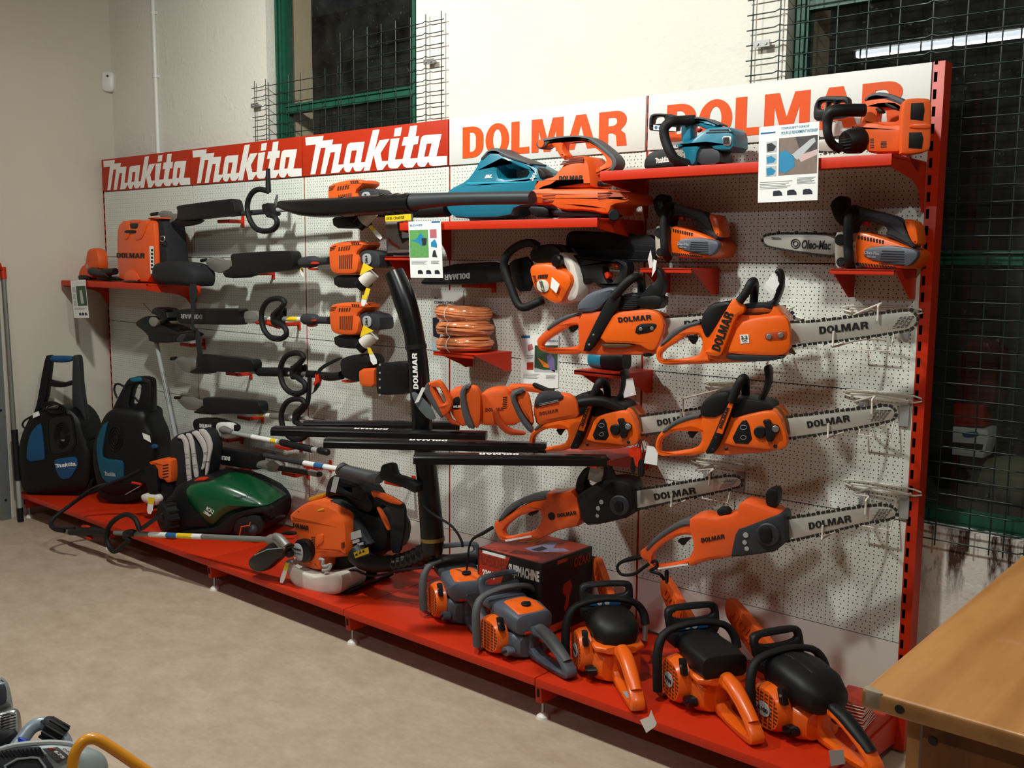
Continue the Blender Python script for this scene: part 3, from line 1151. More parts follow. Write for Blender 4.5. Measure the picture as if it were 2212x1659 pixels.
A.add('nut_recess', slab(pa, c1((1862, 505), (2000, 497), (2020, 520), (1978, 570), (1842, 590)), .004, .001, lift=.0015), BLACK)
for u, v in ((1888, 545), (1975, 540)):
    screw(A, pa, *c1((u, v))[0], 4.2, .005)
A.add('lower_guard', slab(pa.off(-.006), c1((1575, 655), (1860, 662), (1780, 690), (1590, 690)), .02, .003), BROWN)
A.add('top_cover', slab(pa.off(-.012), c1((1385, 395), (1392, 345), (1480, 262), (1590, 226), (1665, 214), (1700, 238), (1650, 300), (1540, 415), (1400, 418)), .13, .014), GREY)
A.add('cylinder_fins', slab(pa.off(-.02), c1((1720, 275), (1870, 258), (1866, 392), (1680, 400)), .11, .004), DGREY)
g = G()
for i in range(8):
    v = 285 + i * 14
    g = g + slab(pa.off(-.018), c1((1730 - i * 4, v + 3), (1862, v - 3), (1862, v + 2), (1730 - i * 4, v + 8)), .004, .001, rnd=0)
A.add('fin_ribs', g, BLACK)
A.add('handle_column', slab(pa.off(.004), c1((1652, 268), (1692, 258), (1752, 300), (1620, 520), (1492, 720), (1424, 716), (1556, 440)), .03, .006), BLACK)
for u, v in ((1688, 305), (1520, 590), (1486, 668)):
    screw(A, pa, *c1((u, v))[0], 2.6, .006)
hp = [(1672, 300, 0), (1750, 215, 0), (1815, 155, -.005), (1865, 142, -.03), (1895, 180, -.09), (1898, 260, -.12)]
A.add('front_handle', tube([pa.off(p[2]).hit(*c1(p)[0][:2]) for p in hp], .015, 12), BLACKM)
A.add('guard_mount', slab(pa.off(-.02), c2((75, 250), (238, 240), (250, 300), (205, 345), (80, 325)), .08, .006), BLACK)
A.add('hand_guard', slab(pa.off(-.03), c2((180, 62), (212, 50), (250, 88), (268, 170), (245, 250), (205, 290), (130, 305), (88, 265), (100, 238), (180, 165), (214, 130), (205, 95)), .05, .008), BLACK)
tag_on(A, pa.off(-.02), c2((192, 0), (214, 10), (205, 75), (180, 120)), .0)
A.add('chain_catcher', slab(pa.off(-.02), c2((118, 630), (180, 628), (178, 655), (122, 658)), .03, .004), BLACK)

# --- saw D, and its twin C
pd = Plane((4.30, -.405, 1.0), HEAD)
pD = pd.off(-.055)
D = Thing('chainsaw', 'orange chainsaw with a black wing-nut knob, its bar tip close to the end post', 'chainsaw', tuple(pd.hit(1550, 985)), 'petrol chainsaws on wall hooks')
bar_set(D, pD, c2((1020, 1085), (1300, 1038), (1650, 998), (1750, 984), (1800, 998), (1820, 1030), (1808, 1066), (1760, 1092), (1400, 1162), (1020, 1205)),
        c2((1690, 1015), (1800, 1012), (1740, 1085), (1645, 1095)), c2((1230, 1135), (1517, 1090), (1222, 1092)), None)
D.add('crankcase', slab(pd.off(-.02), c2((500, 1060), (600, 1030), (900, 990), (1000, 1000), (1060, 1080), (1090, 1210), (1040, 1300), (520, 1328), (530, 1200)), .13, .01), ORANGE2)
D.add('rear_handle', slab(pd.off(-.03), c2((196, 1275), (208, 1205), (250, 1150), (340, 1090), (440, 1060), (505, 1052), (530, 1140), (580, 1160), (570, 1240), (520, 1322), (300, 1330), (225, 1318)), .036, .009,
                              [c2((228, 1280), (240, 1215), (300, 1172), (390, 1150), (460, 1140), (508, 1170), (515, 1222), (480, 1275), (300, 1303), (240, 1305))]), ORANGE2)
D.add('rear_grip', slab(pd.off(-.026), c2((240, 1160), (330, 1083), (430, 1050), (500, 1042), (503, 1068), (430, 1084), (340, 1116), (262, 1175)), .044, .006), MGREY)
D.add('throttle_trigger', slab(pd.off(-.04), c2((410, 1155), (500, 1155), (470, 1180), (448, 1215)), .016, .003), BLACK)
D.add('clutch_cover', slab(pd, c2((742, 1070), (830, 1044), (960, 1018), (1012, 1034), (1052, 1090), (1096, 1210), (1086, 1265), (1040, 1290), (658, 1255), (690, 1190)), .03, .008), ORANGE2)
D.add('cover_plate', slab(pd, c2((780, 1088), (830, 1080), (862, 1246), (708, 1236)), .002, .0005, lift=.0015), BLACK)
g = G()
for (u, v, r) in ((797, 1132, 7), (797, 1200, 6)):
    g = g + tube([pd.off(.003).hit(*c2((u + r * 3.2 * math.cos(a), v + r * 2.2 * math.sin(a)))[0]) for a in [i * .6 for i in range(11)]], .0008, 6, 1)
D.add('plate_symbols', g, LGREY)
D.add('tension_knob', disc(pd, *c2((906, 1165))[0], 13.5, .012, .01, .004), BLACK)
D.add('wing_lever', slab(pd, c2((930, 1078), (982, 1073), (988, 1105), (1040, 1114), (1046, 1160), (1015, 1176), (1005, 1222), (955, 1226), (950, 1130)), .016, .004, lift=.016), BLACK)
screw(D, pd, *c2((1012, 1143))[0], 7.5, .018)
D.add('top_cover', slab(pd.off(-.012), c2((498, 1010), (528, 950), (600, 900), (680, 884), (708, 904), (722, 960), (630, 1070), (505, 1064)), .13, .012), BLACK)
D.add('cylinder_shroud', slab(pd.off(-.018), c2((700, 930), (830, 938), (960, 960), (1000, 1005), (960, 1030), (830, 1052), (700, 1080)), .11, .006), BLACK)
D.add('handle_column', slab(pd.off(.004), c2((690, 958), (738, 964), (690, 1110), (605, 1310), (530, 1312), (570, 1240)), .03, .006), BLACK)
D.add('column_label', slab(pd.off(.004), c2((700, 964), (730, 974), (656, 1176), (614, 1166)), .001, 0, rnd=0, lift=.001), ORANGE2, smooth=0)
D.add('column_lettering', ptext('DOLMAR', pd.off(.0055), *c2((652, 1138), (705, 1002), (632, 1130))), INK, smooth=0)
hp = [(715, 960, 0), (752, 870, 0), (785, 808, -.005), (806, 802, -.03), (812, 840, -.09), (812, 930, -.12)]
D.add('front_handle', tube([pd.off(p[2]).hit(*c2(p)[0][:2]) for p in hp], .0135, 12), BLACKM)
D.add('hand_guard', slab(pd.off(-.04), c2((928, 735), (942, 716), (968, 714), (981, 765), (972, 850), (935, 935), (900, 975), (886, 945), (925, 880), (942, 800)), .05, .008), BLACK)
D.add('bumper_spike', slab(pD.off(.004), c2((985, 985), (1045, 1000), (1095, 1080), (1110, 1170), (1085, 1170), (1040, 1060)), .004, 0, rnd=0), BROWN)
tag_on(D, pd.off(-.03), c2((150, 1255), (195, 1262), (222, 1300), (215, 1388), (128, 1372)), .0)
for u, v in ((680, 1278), (1010, 1260), (612, 1205), (592, 1285)):
    screw(D, pd, *c2((u, v))[0], 4.0, .005, 'screw', INK)

pc = Plane((3.70, -.42, 1.0), HEAD)
s0 = pd.off(-.03).hit(1413.6, 967.6)
s1 = pc.off(-.03).hit(1140.6, 959)
Cc = dup(D.e, s1 - s0, 'orange chainsaw with a black wing-nut knob, in front of the hedge trimmer bodies', skip=('price_tag',))
tt = Thing.__new__(Thing)
tt.e, tt.m = Cc, Matrix.Translation(Cc.location)
tt.inv = tt.m.inverted()
tag_on(tt, pc.off(-.05), c1((1735, 940), (1828, 925), (1855, 1055), (1760, 1080)), .0)

# --- electric saws E and F
pe = Plane((3.62, -.385, .6), 12)
pE = pe.off(-.045)
E = Thing('chainsaw', 'orange corded chainsaw with a black motor end, above the boxed grinder', 'chainsaw', tuple(pe.hit(1200, 1170)), 'corded chainsaws on wall hooks')
bar_set(E, pE, c3((820, 188), (1000, 155), (1250, 114), (1335, 107), (1370, 120), (1374, 143), (1345, 163), (1100, 215), (820, 272)), c3((1300, 118), (1362, 122), (1330, 158), (1265, 172)), c3((962, 222), (1160, 190), (955, 192)), None)
E.add('motor_housing', slab(pe, c3((580, 205), (640, 165), (700, 130), (770, 122), (832, 136), (850, 160), (858, 300), (700, 340), (618, 346), (595, 260)), .12, .012), BLACK)
E.add('hand_guard', slab(pe.off(-.03), c3((578, 200), (583, 125), (615, 75), (645, 60), (658, 72), (632, 110), (622, 150), (645, 170)), .05, .006), BLACK)
E.add('guard_strap', slab(pe.off(-.02), c3((700, 140), (716, 90), (712, 20), (735, 38), (745, 90), (770, 130)), .04, .004), BLACK)
tag_on(E, pe.off(-.02), c3((662, 45), (700, 58), (715, 95), (690, 142), (640, 122), (650, 72)), .0, 'price_tag', LGREY)
E.add('body', slab(pe.off(-.006), c3((436, 225), (440, 186), (470, 190), (585, 174), (612, 346), (500, 365), (440, 396), (400, 412), (376, 400), (418, 340)), .10, .012), ORANGE)
E.add('rear_handle', slab(pe.off(-.03), c3((187, 350), (194, 325), (250, 298), (320, 252), (400, 212), (465, 208), (450, 300), (430, 360), (392, 408), (240, 424), (214, 410)), .04, .009,
                              [c3((232, 360), (300, 302), (370, 280), (410, 270), (418, 320), (386, 372), (250, 402), (240, 392))]), ORANGE)
E.add('rear_grip', slab(pe.off(-.026), c3((205, 322), (260, 245), (340, 204), (430, 182), (465, 205), (432, 222), (350, 232), (280, 270), (222, 326)), .048, .006), MGREY)
E.add('body_lettering', ptext('DOLMAR', pe.off(-.006), *c3((498, 305), (588, 290), (495, 287))), INK, smooth=0)
E.add('oil_cap', disc(pe.off(-.006), *c3((465, 300))[0], 8, .008, .006), BLACK)
E.add('tension_dial', disc(pe, *c3((790, 250))[0], 23, .012, .010, .004), DGREY)
E.add('dial_key', slab(pe, c3((770, 230), (812, 222), (818, 268), (778, 275)), .01, .003, lift=.016), BLACK)
E.add('plate_symbols', disc(pe, *c3((705, 232))[0], 5, .002, .002) + disc(pe, *c3((690, 262))[0], 5, .002, .002) + disc(pe, *c3((686, 298))[0], 4, .002, .002), LGREY)
E.add('trigger', slab(pe.off(-.04), c3((345, 288), (405, 270), (395, 285), (370, 300)), .016, .003), BLACK)
E.add('handle_label', slab(pe.off(-.03), c3((245, 412), (370, 390), (374, 398), (250, 420)), .001, 0, rnd=0, lift=.001), PAPER, smooth=0)
cw = [(187, 352, -.045), (140, 380, -.045), (95, 405, -.045), (75, 440, -.05), (68, 500, -.06), (62, 560, -.07), (55, 640, -.07), (30, 720, -.05), (10, 760, -.03)]
E.add('mains_cord', tube([pe.off(p[2]).hit(*c3(p)[0][:2]) for p in cw], [.007, .007, .0055] + [.0042] * 6, 8), BLACKM)
E.add('mains_plug', tube([pe.off(-.03).hit(*c3((15, 750))[0]), pe.off(-.02).hit(*c3((-8, 800))[0])], [.016, .010], 12, 1), BLACK)

pf = Plane((4.25, -.385, .6), 12)
pF = pf.off(-.045)
F = Thing('chainsaw', 'orange corded chainsaw with a looped lead, lowest saw on the wall', 'chainsaw', tuple(pf.hit(1500, 1240)), 'corded chainsaws on wall hooks')
bar_set(F, pF, c3((1560, 325), (1700, 294), (1950, 254), (2060, 247), (2104, 262), (2116, 284), (2090, 310), (1950, 336), (1560, 420)), c3((2030, 262), (2100, 262), (2060, 312), (1990, 325)), c3((1700, 362), (1902, 325), (1695, 330)), None)
F.add('body', slab(pf.off(-.004), c3((1115, 322), (1150, 300), (1200, 298), (1226, 310), (1350, 290), (1356, 246), (1386, 227), (1440, 240), (1562, 285), (1580, 320), (1560, 440), (1310, 500), (1200, 515), (1130, 545), (1112, 515), (1148, 460)), .10, .012), ORANGE)
F.add('side_cover', slab(pf, c3((1348, 362), (1400, 346), (1558, 284), (1582, 300), (1590, 462), (1330, 500), (1322, 482)), .10, .008), DGREY)
F.add('rear_handle', slab(pf.off(-.03), c3((886, 468), (905, 455), (960, 410), (1040, 358), (1110, 328), (1168, 345), (1165, 480), (1132, 535), (930, 562), (922, 550), (945, 530), (890, 500)), .04, .009,
                              [c3((948, 482), (1000, 430), (1080, 390), (1142, 390), (1146, 460), (1112, 515), (960, 540), (944, 520))]), ORANGE)
F.add('rear_grip', slab(pf.off(-.026), c3((912, 455), (960, 398), (1040, 342), (1120, 308), (1168, 345), (1100, 345), (1030, 380), (960, 430), (925, 470)), .048, .006), MGREY)
F.add('trigger', slab(pf.off(-.04), c3((1060, 410), (1140, 400), (1110, 425), (1095, 445)), .016, .003), BLACK)
F.add('tension_dial', disc(pf, *c3((1500, 390))[0], 26, .012, .010, .004), DGREY)
F.add('dial_key', slab(pf, c3((1460, 350), (1520, 345), (1528, 415), (1470, 422)), .01, .003, lift=.016), BLACK)
F.add('hand_guard', slab(pf.off(-.03), c3((1488, 180), (1528, 165), (1552, 180), (1546, 250), (1520, 264), (1490, 248)), .06, .006), BLACK)
F.add('body_lettering', ptext('DOLMAR', pf.off(-.004), *c3((1185, 425), (1296, 405), (1182, 404))), INK, smooth=0)
F.add('plate_symbols', disc(pf, *c3((1395, 390))[0], 6, .002, .002) + disc(pf, *c3((1390, 425))[0], 5, .002, .002) + disc(pf, *c3((1400, 455))[0], 5, .002, .002), LGREY)
F.add('oil_cap', slab(pf.off(-.02), c3((1255, 270), (1270, 262), (1305, 262), (1322, 290), (1262, 300)), .04, .004), BLACK)
F.add('handle_label', slab(pf.off(-.03), c3((975, 546), (1120, 524), (1122, 532), (978, 553)), .001, 0, rnd=0, lift=.001), PAPER, smooth=0)
cw = [(900, 492, -.05), (840, 505, -.05), (795, 522, -.05), (782, 548, -.05), (805, 578, -.05), (865, 574, -.05), (920, 535, -.04), (965, 512, -.03), (970, 540, -.03), (940, 560, -.03), (985, 575, -.03), (1005, 600, -.05)]
F.add('mains_cord', tube([pf.off(p[2]).hit(*c3(p)[0][:2]) for p in cw], [.008, .008] + [.0055] * 10, 8), BLACKM)
F.add('mains_plug', slab(pf.off(-.04), c3((1004, 560), (1022, 560), (1020, 625), (1008, 620)), .02, .004), BLACK)

# --- white wire holders that carry the bars
def wire_holder(u, v, bu, bv, lu, lv, pl, label):
    """plate on the wall at (u, v); hook over the bar at (bu, bv) and lower prong at (lu, lv)"""
    w0 = yp(-.006)
    c = w0.hit(u, v)
    t = Thing('wire_hook', label, 'hook', (c.x, 0, c.z - .1), 'white wire saw hooks')
    a = pl.off(.008).hit(bu, bv)
    b = pl.off(.008).hit(lu, lv)
    g = tube([(c.x - .09, -.010, c.z), (c.x - .09, -.03, c.z + .005), (c.x, -.03, c.z + .006), (c.x + .09, -.03, c.z), (c.x + .09, -.010, c.z)], .0032, 8, 2)
    g = g + tube([(c.x - .1, -.012, c.z + .014), (c.x + .1, -.012, c.z + .014), (c.x + .105, -.012, c.z - .006), (c.x - .1, -.012, c.z - .006)], .0028, 8, 3, closed=True)
    t.add('wall_frame', g, CREAM)
    m = Vector((a.x + .05, -.06, c.z - .03))
    t.add('top_arm', tube([(c.x - .03, -.012, c.z), (c.x - .05, -.10, c.z - .01), tuple(a - pl.n * .035 + Vector((0, 0, .030))), tuple(a + Vector((0, 0, .026))), tuple(a + Vector((0, 0, .012))), tuple(a - Vector((0, 0, .018)))], .0032, 8, 4), CREAM)
    t.add('lower_arm', tube([(c.x + .02, -.012, c.z - .09), (c.x - .02, -.10, c.z - .085), tuple(b - pl.n * .05 - Vector((0, 0, .03))), tuple(b - Vector((0, 0, .026))), tuple(b - Vector((0, 0, .012))), tuple(b + Vector((0, 0, .02)))], .0032, 8, 4), CREAM)
    t.add('brace', tube([(c.x - .05, -.012, c.z - .02), (c.x - .05, -.05, c.z - .12), (c.x + .05, -.05, c.z - .12), (c.x + .05, -.012, c.z - .02)], .003, 8, 1), CREAM)
    for dx in (-.055, .075):
        t.add('mount_plate', box((c.x + dx, -.011, c.z - .045), .028, .006, .08, .003), LGREY)
    return t


wire_holder(1905, 672, *c2((1702, 372))[0], *c2((1402, 528))[0], pB, 'white wire hook carrying the saw with the square sticker')
wire_holder(1905, 858, *c2((1662, 1000))[0], *c2((1368, 1148))[0], pD, 'white wire hook carrying the wing-nut saw beside the end post')
wire_holder(1905, 1055, *c3((1968, 262))[0], *c3((1762, 372))[0], pF, 'white wire hook carrying the lowest corded saw')
wire_holder(1590, 838, *c2((390, 1000))[0], *c2((398, 1068))[0], pc.off(-.055), 'white wire hook carrying the wing-nut saw above the corded saw')
wire_holder(1560, 1005, *c3((1222, 125))[0], *c3((1040, 220))[0], pE, 'white wire hook carrying the corded saw above the boxed grinder')
wire_holder(1660, 690, *c2((1098, 395))[0], *c2((1000, 460))[0], pA, 'white wire hook carrying the saw with the grey top cover')
# ------------------------------------------------------------------ top-handle saws on bracket shelves
po = yp(-.15)
po2 = po
O = Thing('top_handle_saw', 'orange and grey top-handle saw with a bare lettered bar', 'chainsaw', tuple(po.hit(1890, 588)), 'top-handle saws on bracket shelves')
pbar = po.off(-.05)
ob = a4((928, 1240), (942, 1214), (1000, 1202), (1100, 1198), (1440, 1215), (1440, 1345), (1200, 1325), (1000, 1292), (945, 1272))
O.add('guide_bar', slab(pbar, ob, .0045, .001), BARM)
O.add('saw_chain', chain(pbar, ob), DSTEEL, smooth=0)
O.add('bar_lettering', ptext('Oleo-Mac', pbar, *a4((1188, 1300), (1384, 1308), (1192, 1240)), bold=.03, shear=.15), INK, smooth=0)
O.add('bar_maker_mark', ptext('OREGON', pbar, *a4((988, 1238), (1052, 1242), (988, 1222)), bold=.02), INK, smooth=0)
g = G()
for r, w in ((9.5, 1.2), (5.2, 2.0)):
    g = g + tube([pbar.off(.0014).hit(1350 + 1148 / 3.1155 + r * math.cos(i * .45), 120 + 1265 / 3.1155 + r * math.sin(i * .45)) for i in range(14)], .0018, 6, 1, closed=True)
O.add('bar_emblem', g, INK)
O.add('side_plate', slab(po.off(-.012), a4((1412, 1190), (1480, 1184), (1482, 1425), (1418, 1432), (1408, 1330)), .06, .004), mat('cream_plastic', 'CFC8B6', .4))
O.add('upper_knob', disc(po.off(-.01), *a4((1445, 1240))[0], 12, .01, .006), BLACK)
O.add('lower_knob', disc(po.off(-.01), *a4((1450, 1390))[0], 10, .01, .006), BLACK)
O.add('body', slab(po.off(-.008), a4((1548, 1195), (1590, 1184), (1780, 1240), (1910, 1292), (1960, 1330), (1930, 1410), (1885, 1442), (1550, 1428), (1538, 1300)), .15, .012), ORANGE2)
g = G()
for i in range(9):
    g = g + slab(po.off(-.006), a4((1568 + i * 20, 1212 + i * 4), (1578 + i * 20, 1210 + i * 4), (1580 + i * 20, 1232 + i * 4), (1570 + i * 20, 1236 + i * 4)), .004, 0, rnd=0)
O.add('air_slots', g, INK, smooth=0)
g = G()
for i in range(14):
    g = g + slab(po.off(-.006), a4((1556 + i * 19, 1392 + i * 2), (1566 + i * 19, 1392 + i * 2), (1572 + i * 19, 1416 + i * 1.4), (1562 + i * 19, 1416 + i * 1.4)), .004, 0, rnd=0)
O.add('lower_air_slots', g, INK, smooth=0)
O.add('starter_cover', slab(po, a4((1606, 1292), (1780, 1276), (1900, 1292), (1966, 1312), (1972, 1352), (1920, 1412), (1880, 1422), (1602, 1366)), .03, .008), GREY)
g = G()
for i in range(6):
    v = 1312 + i * 17
    g = g + slab(po, a4((1730 - i * 4, v), (1880, v + 6), (1880, v + 12), (1730 - i * 4, v + 7)), .002, 0, rnd=0, lift=.0012)
O.add('starter_vents', g, INK, smooth=0)
O.add('cover_label', ptext('Oleo-Mac', po, *a4((1612, 1336), (1714, 1342), (1612, 1314)), bold=.03, shear=.15), LGREY, smooth=0)
O.add('cover_model_number', ptext('GST 250', po, *a4((1630, 1358), (1690, 1362), (1630, 1346)), bold=.03), LGREY, smooth=0)
O.add('top_handle', slab(po.off(-.03), a4((1488, 1040), (1520, 996), (1560, 1018), (1700, 1048), (1862, 1094), (1922, 1240), (1972, 1290), (1905, 1294), (1800, 1236), (1742, 1222), (1762, 1162), (1700, 1130), (1600, 1108), (1545, 1140), (1540, 1195), (1500, 1190)), .055, .012), DGREY)
O.add('fuel_tank', slab(po.off(-.02), a4((1862, 1096), (1935, 1108), (1962, 1150), (1978, 1262), (1950, 1282), (1912, 1242)), .08, .012), ORANGE2)
O.add('hand_guard', slab(po.off(-.04), a4((1372, 1000), (1400, 962), (1440, 938), (1470, 955), (1470, 1010), (1490, 1060), (1530, 1010), (1500, 1140), (1450, 1152), (1396, 1090)), .07, .01), BLACK)
O.add('front_handle', tube([po.off(p[2]).hit(*a4(p)[0][:2]) for p in [(1560, 1040, -.05), (1522, 1050, -.01), (1505, 1110, .012), (1502, 1250, .014), (1508, 1380, .012), (1520, 1436, -.02)]], .0145, 12), BLACKM)
O.add('throttle', slab(po.off(-.05), a4((1580, 1110), (1640, 1105), (1640, 1150), (1610, 1150)), .02, .004), REDM)

sa = po.hit(1834.7, 521)
sb = po.hit(1438, 505)
O1 = dup(O.e, sb - sa, 'orange and grey top-handle saw with a black cover over its bar', skip=('guide_bar', 'saw_chain', 'bar_lettering', 'bar_emblem', 'bar_maker_mark'))
tt = Thing.__new__(Thing)
tt.e, tt.m = O1, Matrix.Translation(O1.location)
tt.inv = tt.m.inverted()
tt.add('bar_cover', slab(po.off(-.045), [(1228, 500), (1245, 498), (1350, 504), (1418, 509), (1420, 566), (1350, 566), (1236, 556), (1222, 540), (1221, 512)], .03, .006), BLACK)
tt.add('cover_ribs', slab(po.off(-.044), [(1356, 560), (1412, 561), (1412, 563), (1356, 562)], .004, .001, rnd=0) + slab(po.off(-.044), [(1370, 528), (1412, 530), (1412, 532), (1370, 530)], .004, .001, rnd=0) + slab(po.off(-.044), [(1370, 541), (1412, 543), (1412, 545), (1370, 543)], .004, .001, rnd=0), DGREY)
tag_on(tt, po, [(1412, 540), (1418, 572), (1411, 586), (1406, 560)], .02)

# ------------------------------------------------------------------ cordless saws on the upper shelf
zt = 1.8695
pt = yp(-.2)
T = Thing('top_handle_saw', 'teal cordless top-handle saw with a black bar cover on the upper shelf', 'chainsaw', (pt.hit(1500, 360).x, -.2, zt), 'cordless saws on the upper shelf')
T.add('bar_cover', slab(pt.off(-.05), a4((122, 745), (130, 690), (170, 647), (260, 625), (320, 640), (340, 745), (300, 752), (130, 762)), .035, .008), BLACK)
T.add('cover_lettering', plogo(pt.off(-.05), *a4((210, 728), (300, 715), (206, 690))), WINK, smooth=0)
T.add('body', slab(pt.off(-.01), a4((310, 600), (450, 562), (520, 500), (560, 480), (690, 474), (728, 510), (732, 640), (600, 640), (560, 604), (490, 625), (472, 738), (400, 738), (390, 640)), .11, .014), TEAL)
T.add('top_handle', slab(pt.off(-.03), a4((372, 440), (400, 418), (520, 418), (640, 470), (560, 500), (500, 480), (470, 452), (440, 470), (445, 580), (372, 596)), .05, .01), TEAL)
T.add('handle_grip', slab(pt.off(-.026), a4((385, 430), (420, 410), (530, 412), (640, 458), (636, 472), (520, 430), (420, 428), (392, 445)), .058, .006), MGREY)
T.add('trigger', slab(pt.off(-.04), a4((476, 484), (510, 492), (490, 515), (476, 515)), .02, .003), REDM)
T.add('hand_guard', slab(pt.off(-.06), a4((158, 490), (162, 402), (200, 386), (340, 396), (392, 450), (350, 470), (345, 512), (165, 505)), .03, .005, [a4((175, 470), (185, 418), (215, 408), (262, 412), (262, 455), (200, 460))]), BLACK)
T.add('guard_label', slab(pt.off(-.06), a4((192, 466), (345, 484), (344, 510), (192, 500)), .001, 0, rnd=0, lift=.001), PAPER, smooth=0)
T.add('label_signs', disc(pt.off(-.06), *a4((208, 484))[0], 3.6, .001, .0022) + disc(pt.off(-.06), *a4((235, 486))[0], 3.6, .001, .0022), BLUINK)
T.add('battery_bay', slab(pt.off(-.02), a4((480, 615), (560, 604), (640, 640), (638, 735), (478, 738)), .09, .006), DGREY)
T.add('cover_window', slab(pt, a4((645, 540), (700, 538), (710, 560), (704, 602), (676, 612), (648, 600)), .006, .002, lift=-.008), STEEL)
T.add('window_grid', slab(pt, a4((655, 550), (694, 548), (694, 590), (655, 592)), .003, 0, rnd=0, lift=-.006), INK)
T.add('cover_ribs', slab(pt, a4((560, 496), (690, 492), (690, 500), (556, 506)), .004, .001, rnd=0, lift=-.008) + slab(pt, a4((540, 512), (720, 506), (720, 514), (536, 522)), .004, .001, rnd=0, lift=-.008), DGREY)
T.add('front_handle', tube([pt.off(p[2]).hit(*a4(p)[0][:2]) for p in [(470, 432, -.04), (380, 438, -.01), (310, 446, .02), (265, 490, .03), (270, 560, .03), (300, 640, .03), (340, 700, .02), (420, 732, -.01)]], .0165, 12), BLACKM)

pk = yp(-.17)
K = Thing('cordless_saw', 'orange cordless saw showing two empty battery sockets on the upper shelf', 'chainsaw', (pk.hit(1880, 330).x, -.17, zt), 'cordless saws on the upper shelf')
K.add('body', slab(pk, a4((1500, 470), (1590, 448), (1690, 446), (1745, 462), (1850, 458), (1890, 470), (1890, 652), (1640, 656), (1600, 620), (1560, 560)), .12, .016), ORMATT)
K.add('handle', slab(pk.off(-.03), a4((1572, 475), (1590, 400), (1602, 320), (1640, 268), (1720, 247), (1820, 270), (1892, 312), (1894, 475)), .05, .012, [a4((1690, 450), (1705, 352), (1740, 362), (1790, 340), (1850, 375), (1848, 452), (1745, 458))]), ORMATT)
K.add('handle_grip', slab(pk.off(-.027), a4((1596, 305), (1640, 256), (1720, 242), (1820, 266), (1890, 304), (1872, 345), (1800, 312), (1700, 284), (1650, 292)), .056, .008), MGREY)
K.add('trigger', slab(pk.off(-.03), a4((1672, 345), (1730, 360), (1735, 380), (1710, 388), (1690, 372)), .03, .004), BLACK)
K.add('finger_rest', slab(pk.off(-.028), a4((1750, 312), (1830, 345), (1840, 372), (1770, 350), (1745, 330)), .054, .004), BLACK)
pbat = Plane(tuple(pk.off(.02).hit(*a4((1860, 470))[0])), 30)
K.add('battery_mount', slab(pbat, a4((1868, 330), (1890, 292), (1950, 284), (2045, 286), (2068, 312), (2062, 600), (2045, 645), (1900, 668), (1850, 650)), .05, .008), ORMATT)
K.add('battery_socket', slab(pbat, a4((1925, 322), (2008, 318), (2016, 370), (2005, 438), (1920, 430)), .004, .001, lift=.0015, rnd=0), BLACK)
K.add('battery_socket', slab(pbat, a4((1912, 518), (1996, 516), (2008, 560), (1998, 628), (1908, 622)), .004, .001, lift=.0015, rnd=0), BLACK)
K.add('socket_latch', slab(pbat, a4((1915, 462), (2058, 458), (2056, 492), (1915, 490)), .004, .001, lift=.003), ORANGE)
cA, cB = pk.off(.03).hit(*a4((1482, 585))[0]), pk.off(-.02).hit(*a4((1590, 565))[0])
K.add('motor_cap', tube([cA, cA + (cB - cA) * .1, cA + (cB - cA) * .8, cB], [.030, .034, .040, .036], 24, 1), BLACK)
g = G()
ax = (cA - cB).normalized()
for i in range(5):
    o = cA + Vector((0, 0, -.018 + i * .009)) + ax * .0005
    s = ax.cross(Vector((0, 0, 1))).normalized()
    w = (.022, .027, .028, .027, .022)[i]
    g = g + tube([o - s * w, o + s * w], .002, 6, 1)
K.add('cap_vents', g, DGREY)
K.add('front_handle', tube([pk.off(p[2]).hit(*a4(p)[0][:2]) for p in [(1610, 368, .0), (1520, 368, .03), (1430, 372, .06), (1378, 390, .07), (1362, 460, .07), (1368, 540, .07), (1400, 600, .05), (1450, 630, .03)]], [.019, .019, .019, .018, .014, .013, .013, .013], 14), BLACK)
K.add('hand_guard', slab(pk.off(-.05), a4((1262, 400), (1270, 330), (1292, 288), (1332, 271), (1488, 270), (1510, 298), (1506, 400), (1440, 420), (1300, 440), (1270, 430)), .03, .006, [a4((1296, 360), (1304, 315), (1335, 308), (1350, 315), (1345, 360)), a4((1365, 318), (1400, 312), (1395, 350), (1365, 355)), a4((1420, 312), (1478, 310), (1478, 360), (1420, 360))]), BLACK)
kb = a4((1300, 560), (1460, 560), (1500, 600), (1460, 640), (1310, 645), (1295, 600))
K.add('guide_bar', slab(pk.off(-.06), kb, .0045, .001), BARM)
K.add('saw_chain', chain(pk.off(-.06), kb), DSTEEL, smooth=0)
K.add('air_slots', sum([slab(pk, a4((1650, 560 + i * 11), (1676, 558 + i * 11), (1676, 563 + i * 11), (1650, 565 + i * 11)), .003, 0, rnd=0, lift=.001) for i in range(6)], G()), INK, smooth=0)
K.add('lower_air_slots', sum([slab(pk, a4((1722, 578 + i * 9), (1760, 576 + i * 9), (1760, 581 + i * 9), (1722, 583 + i * 9)), .003, 0, rnd=0, lift=.001) for i in range(5)], G()), INK, smooth=0)
K.add('twine', tube([pk.off(.03).hit(*a4(p)[0]) for p in [(1348, 330), (1338, 420), (1345, 445), (1400, 445), (1420, 450)]], .0012, 6), mat('green_twine', '4FA58E', .7))

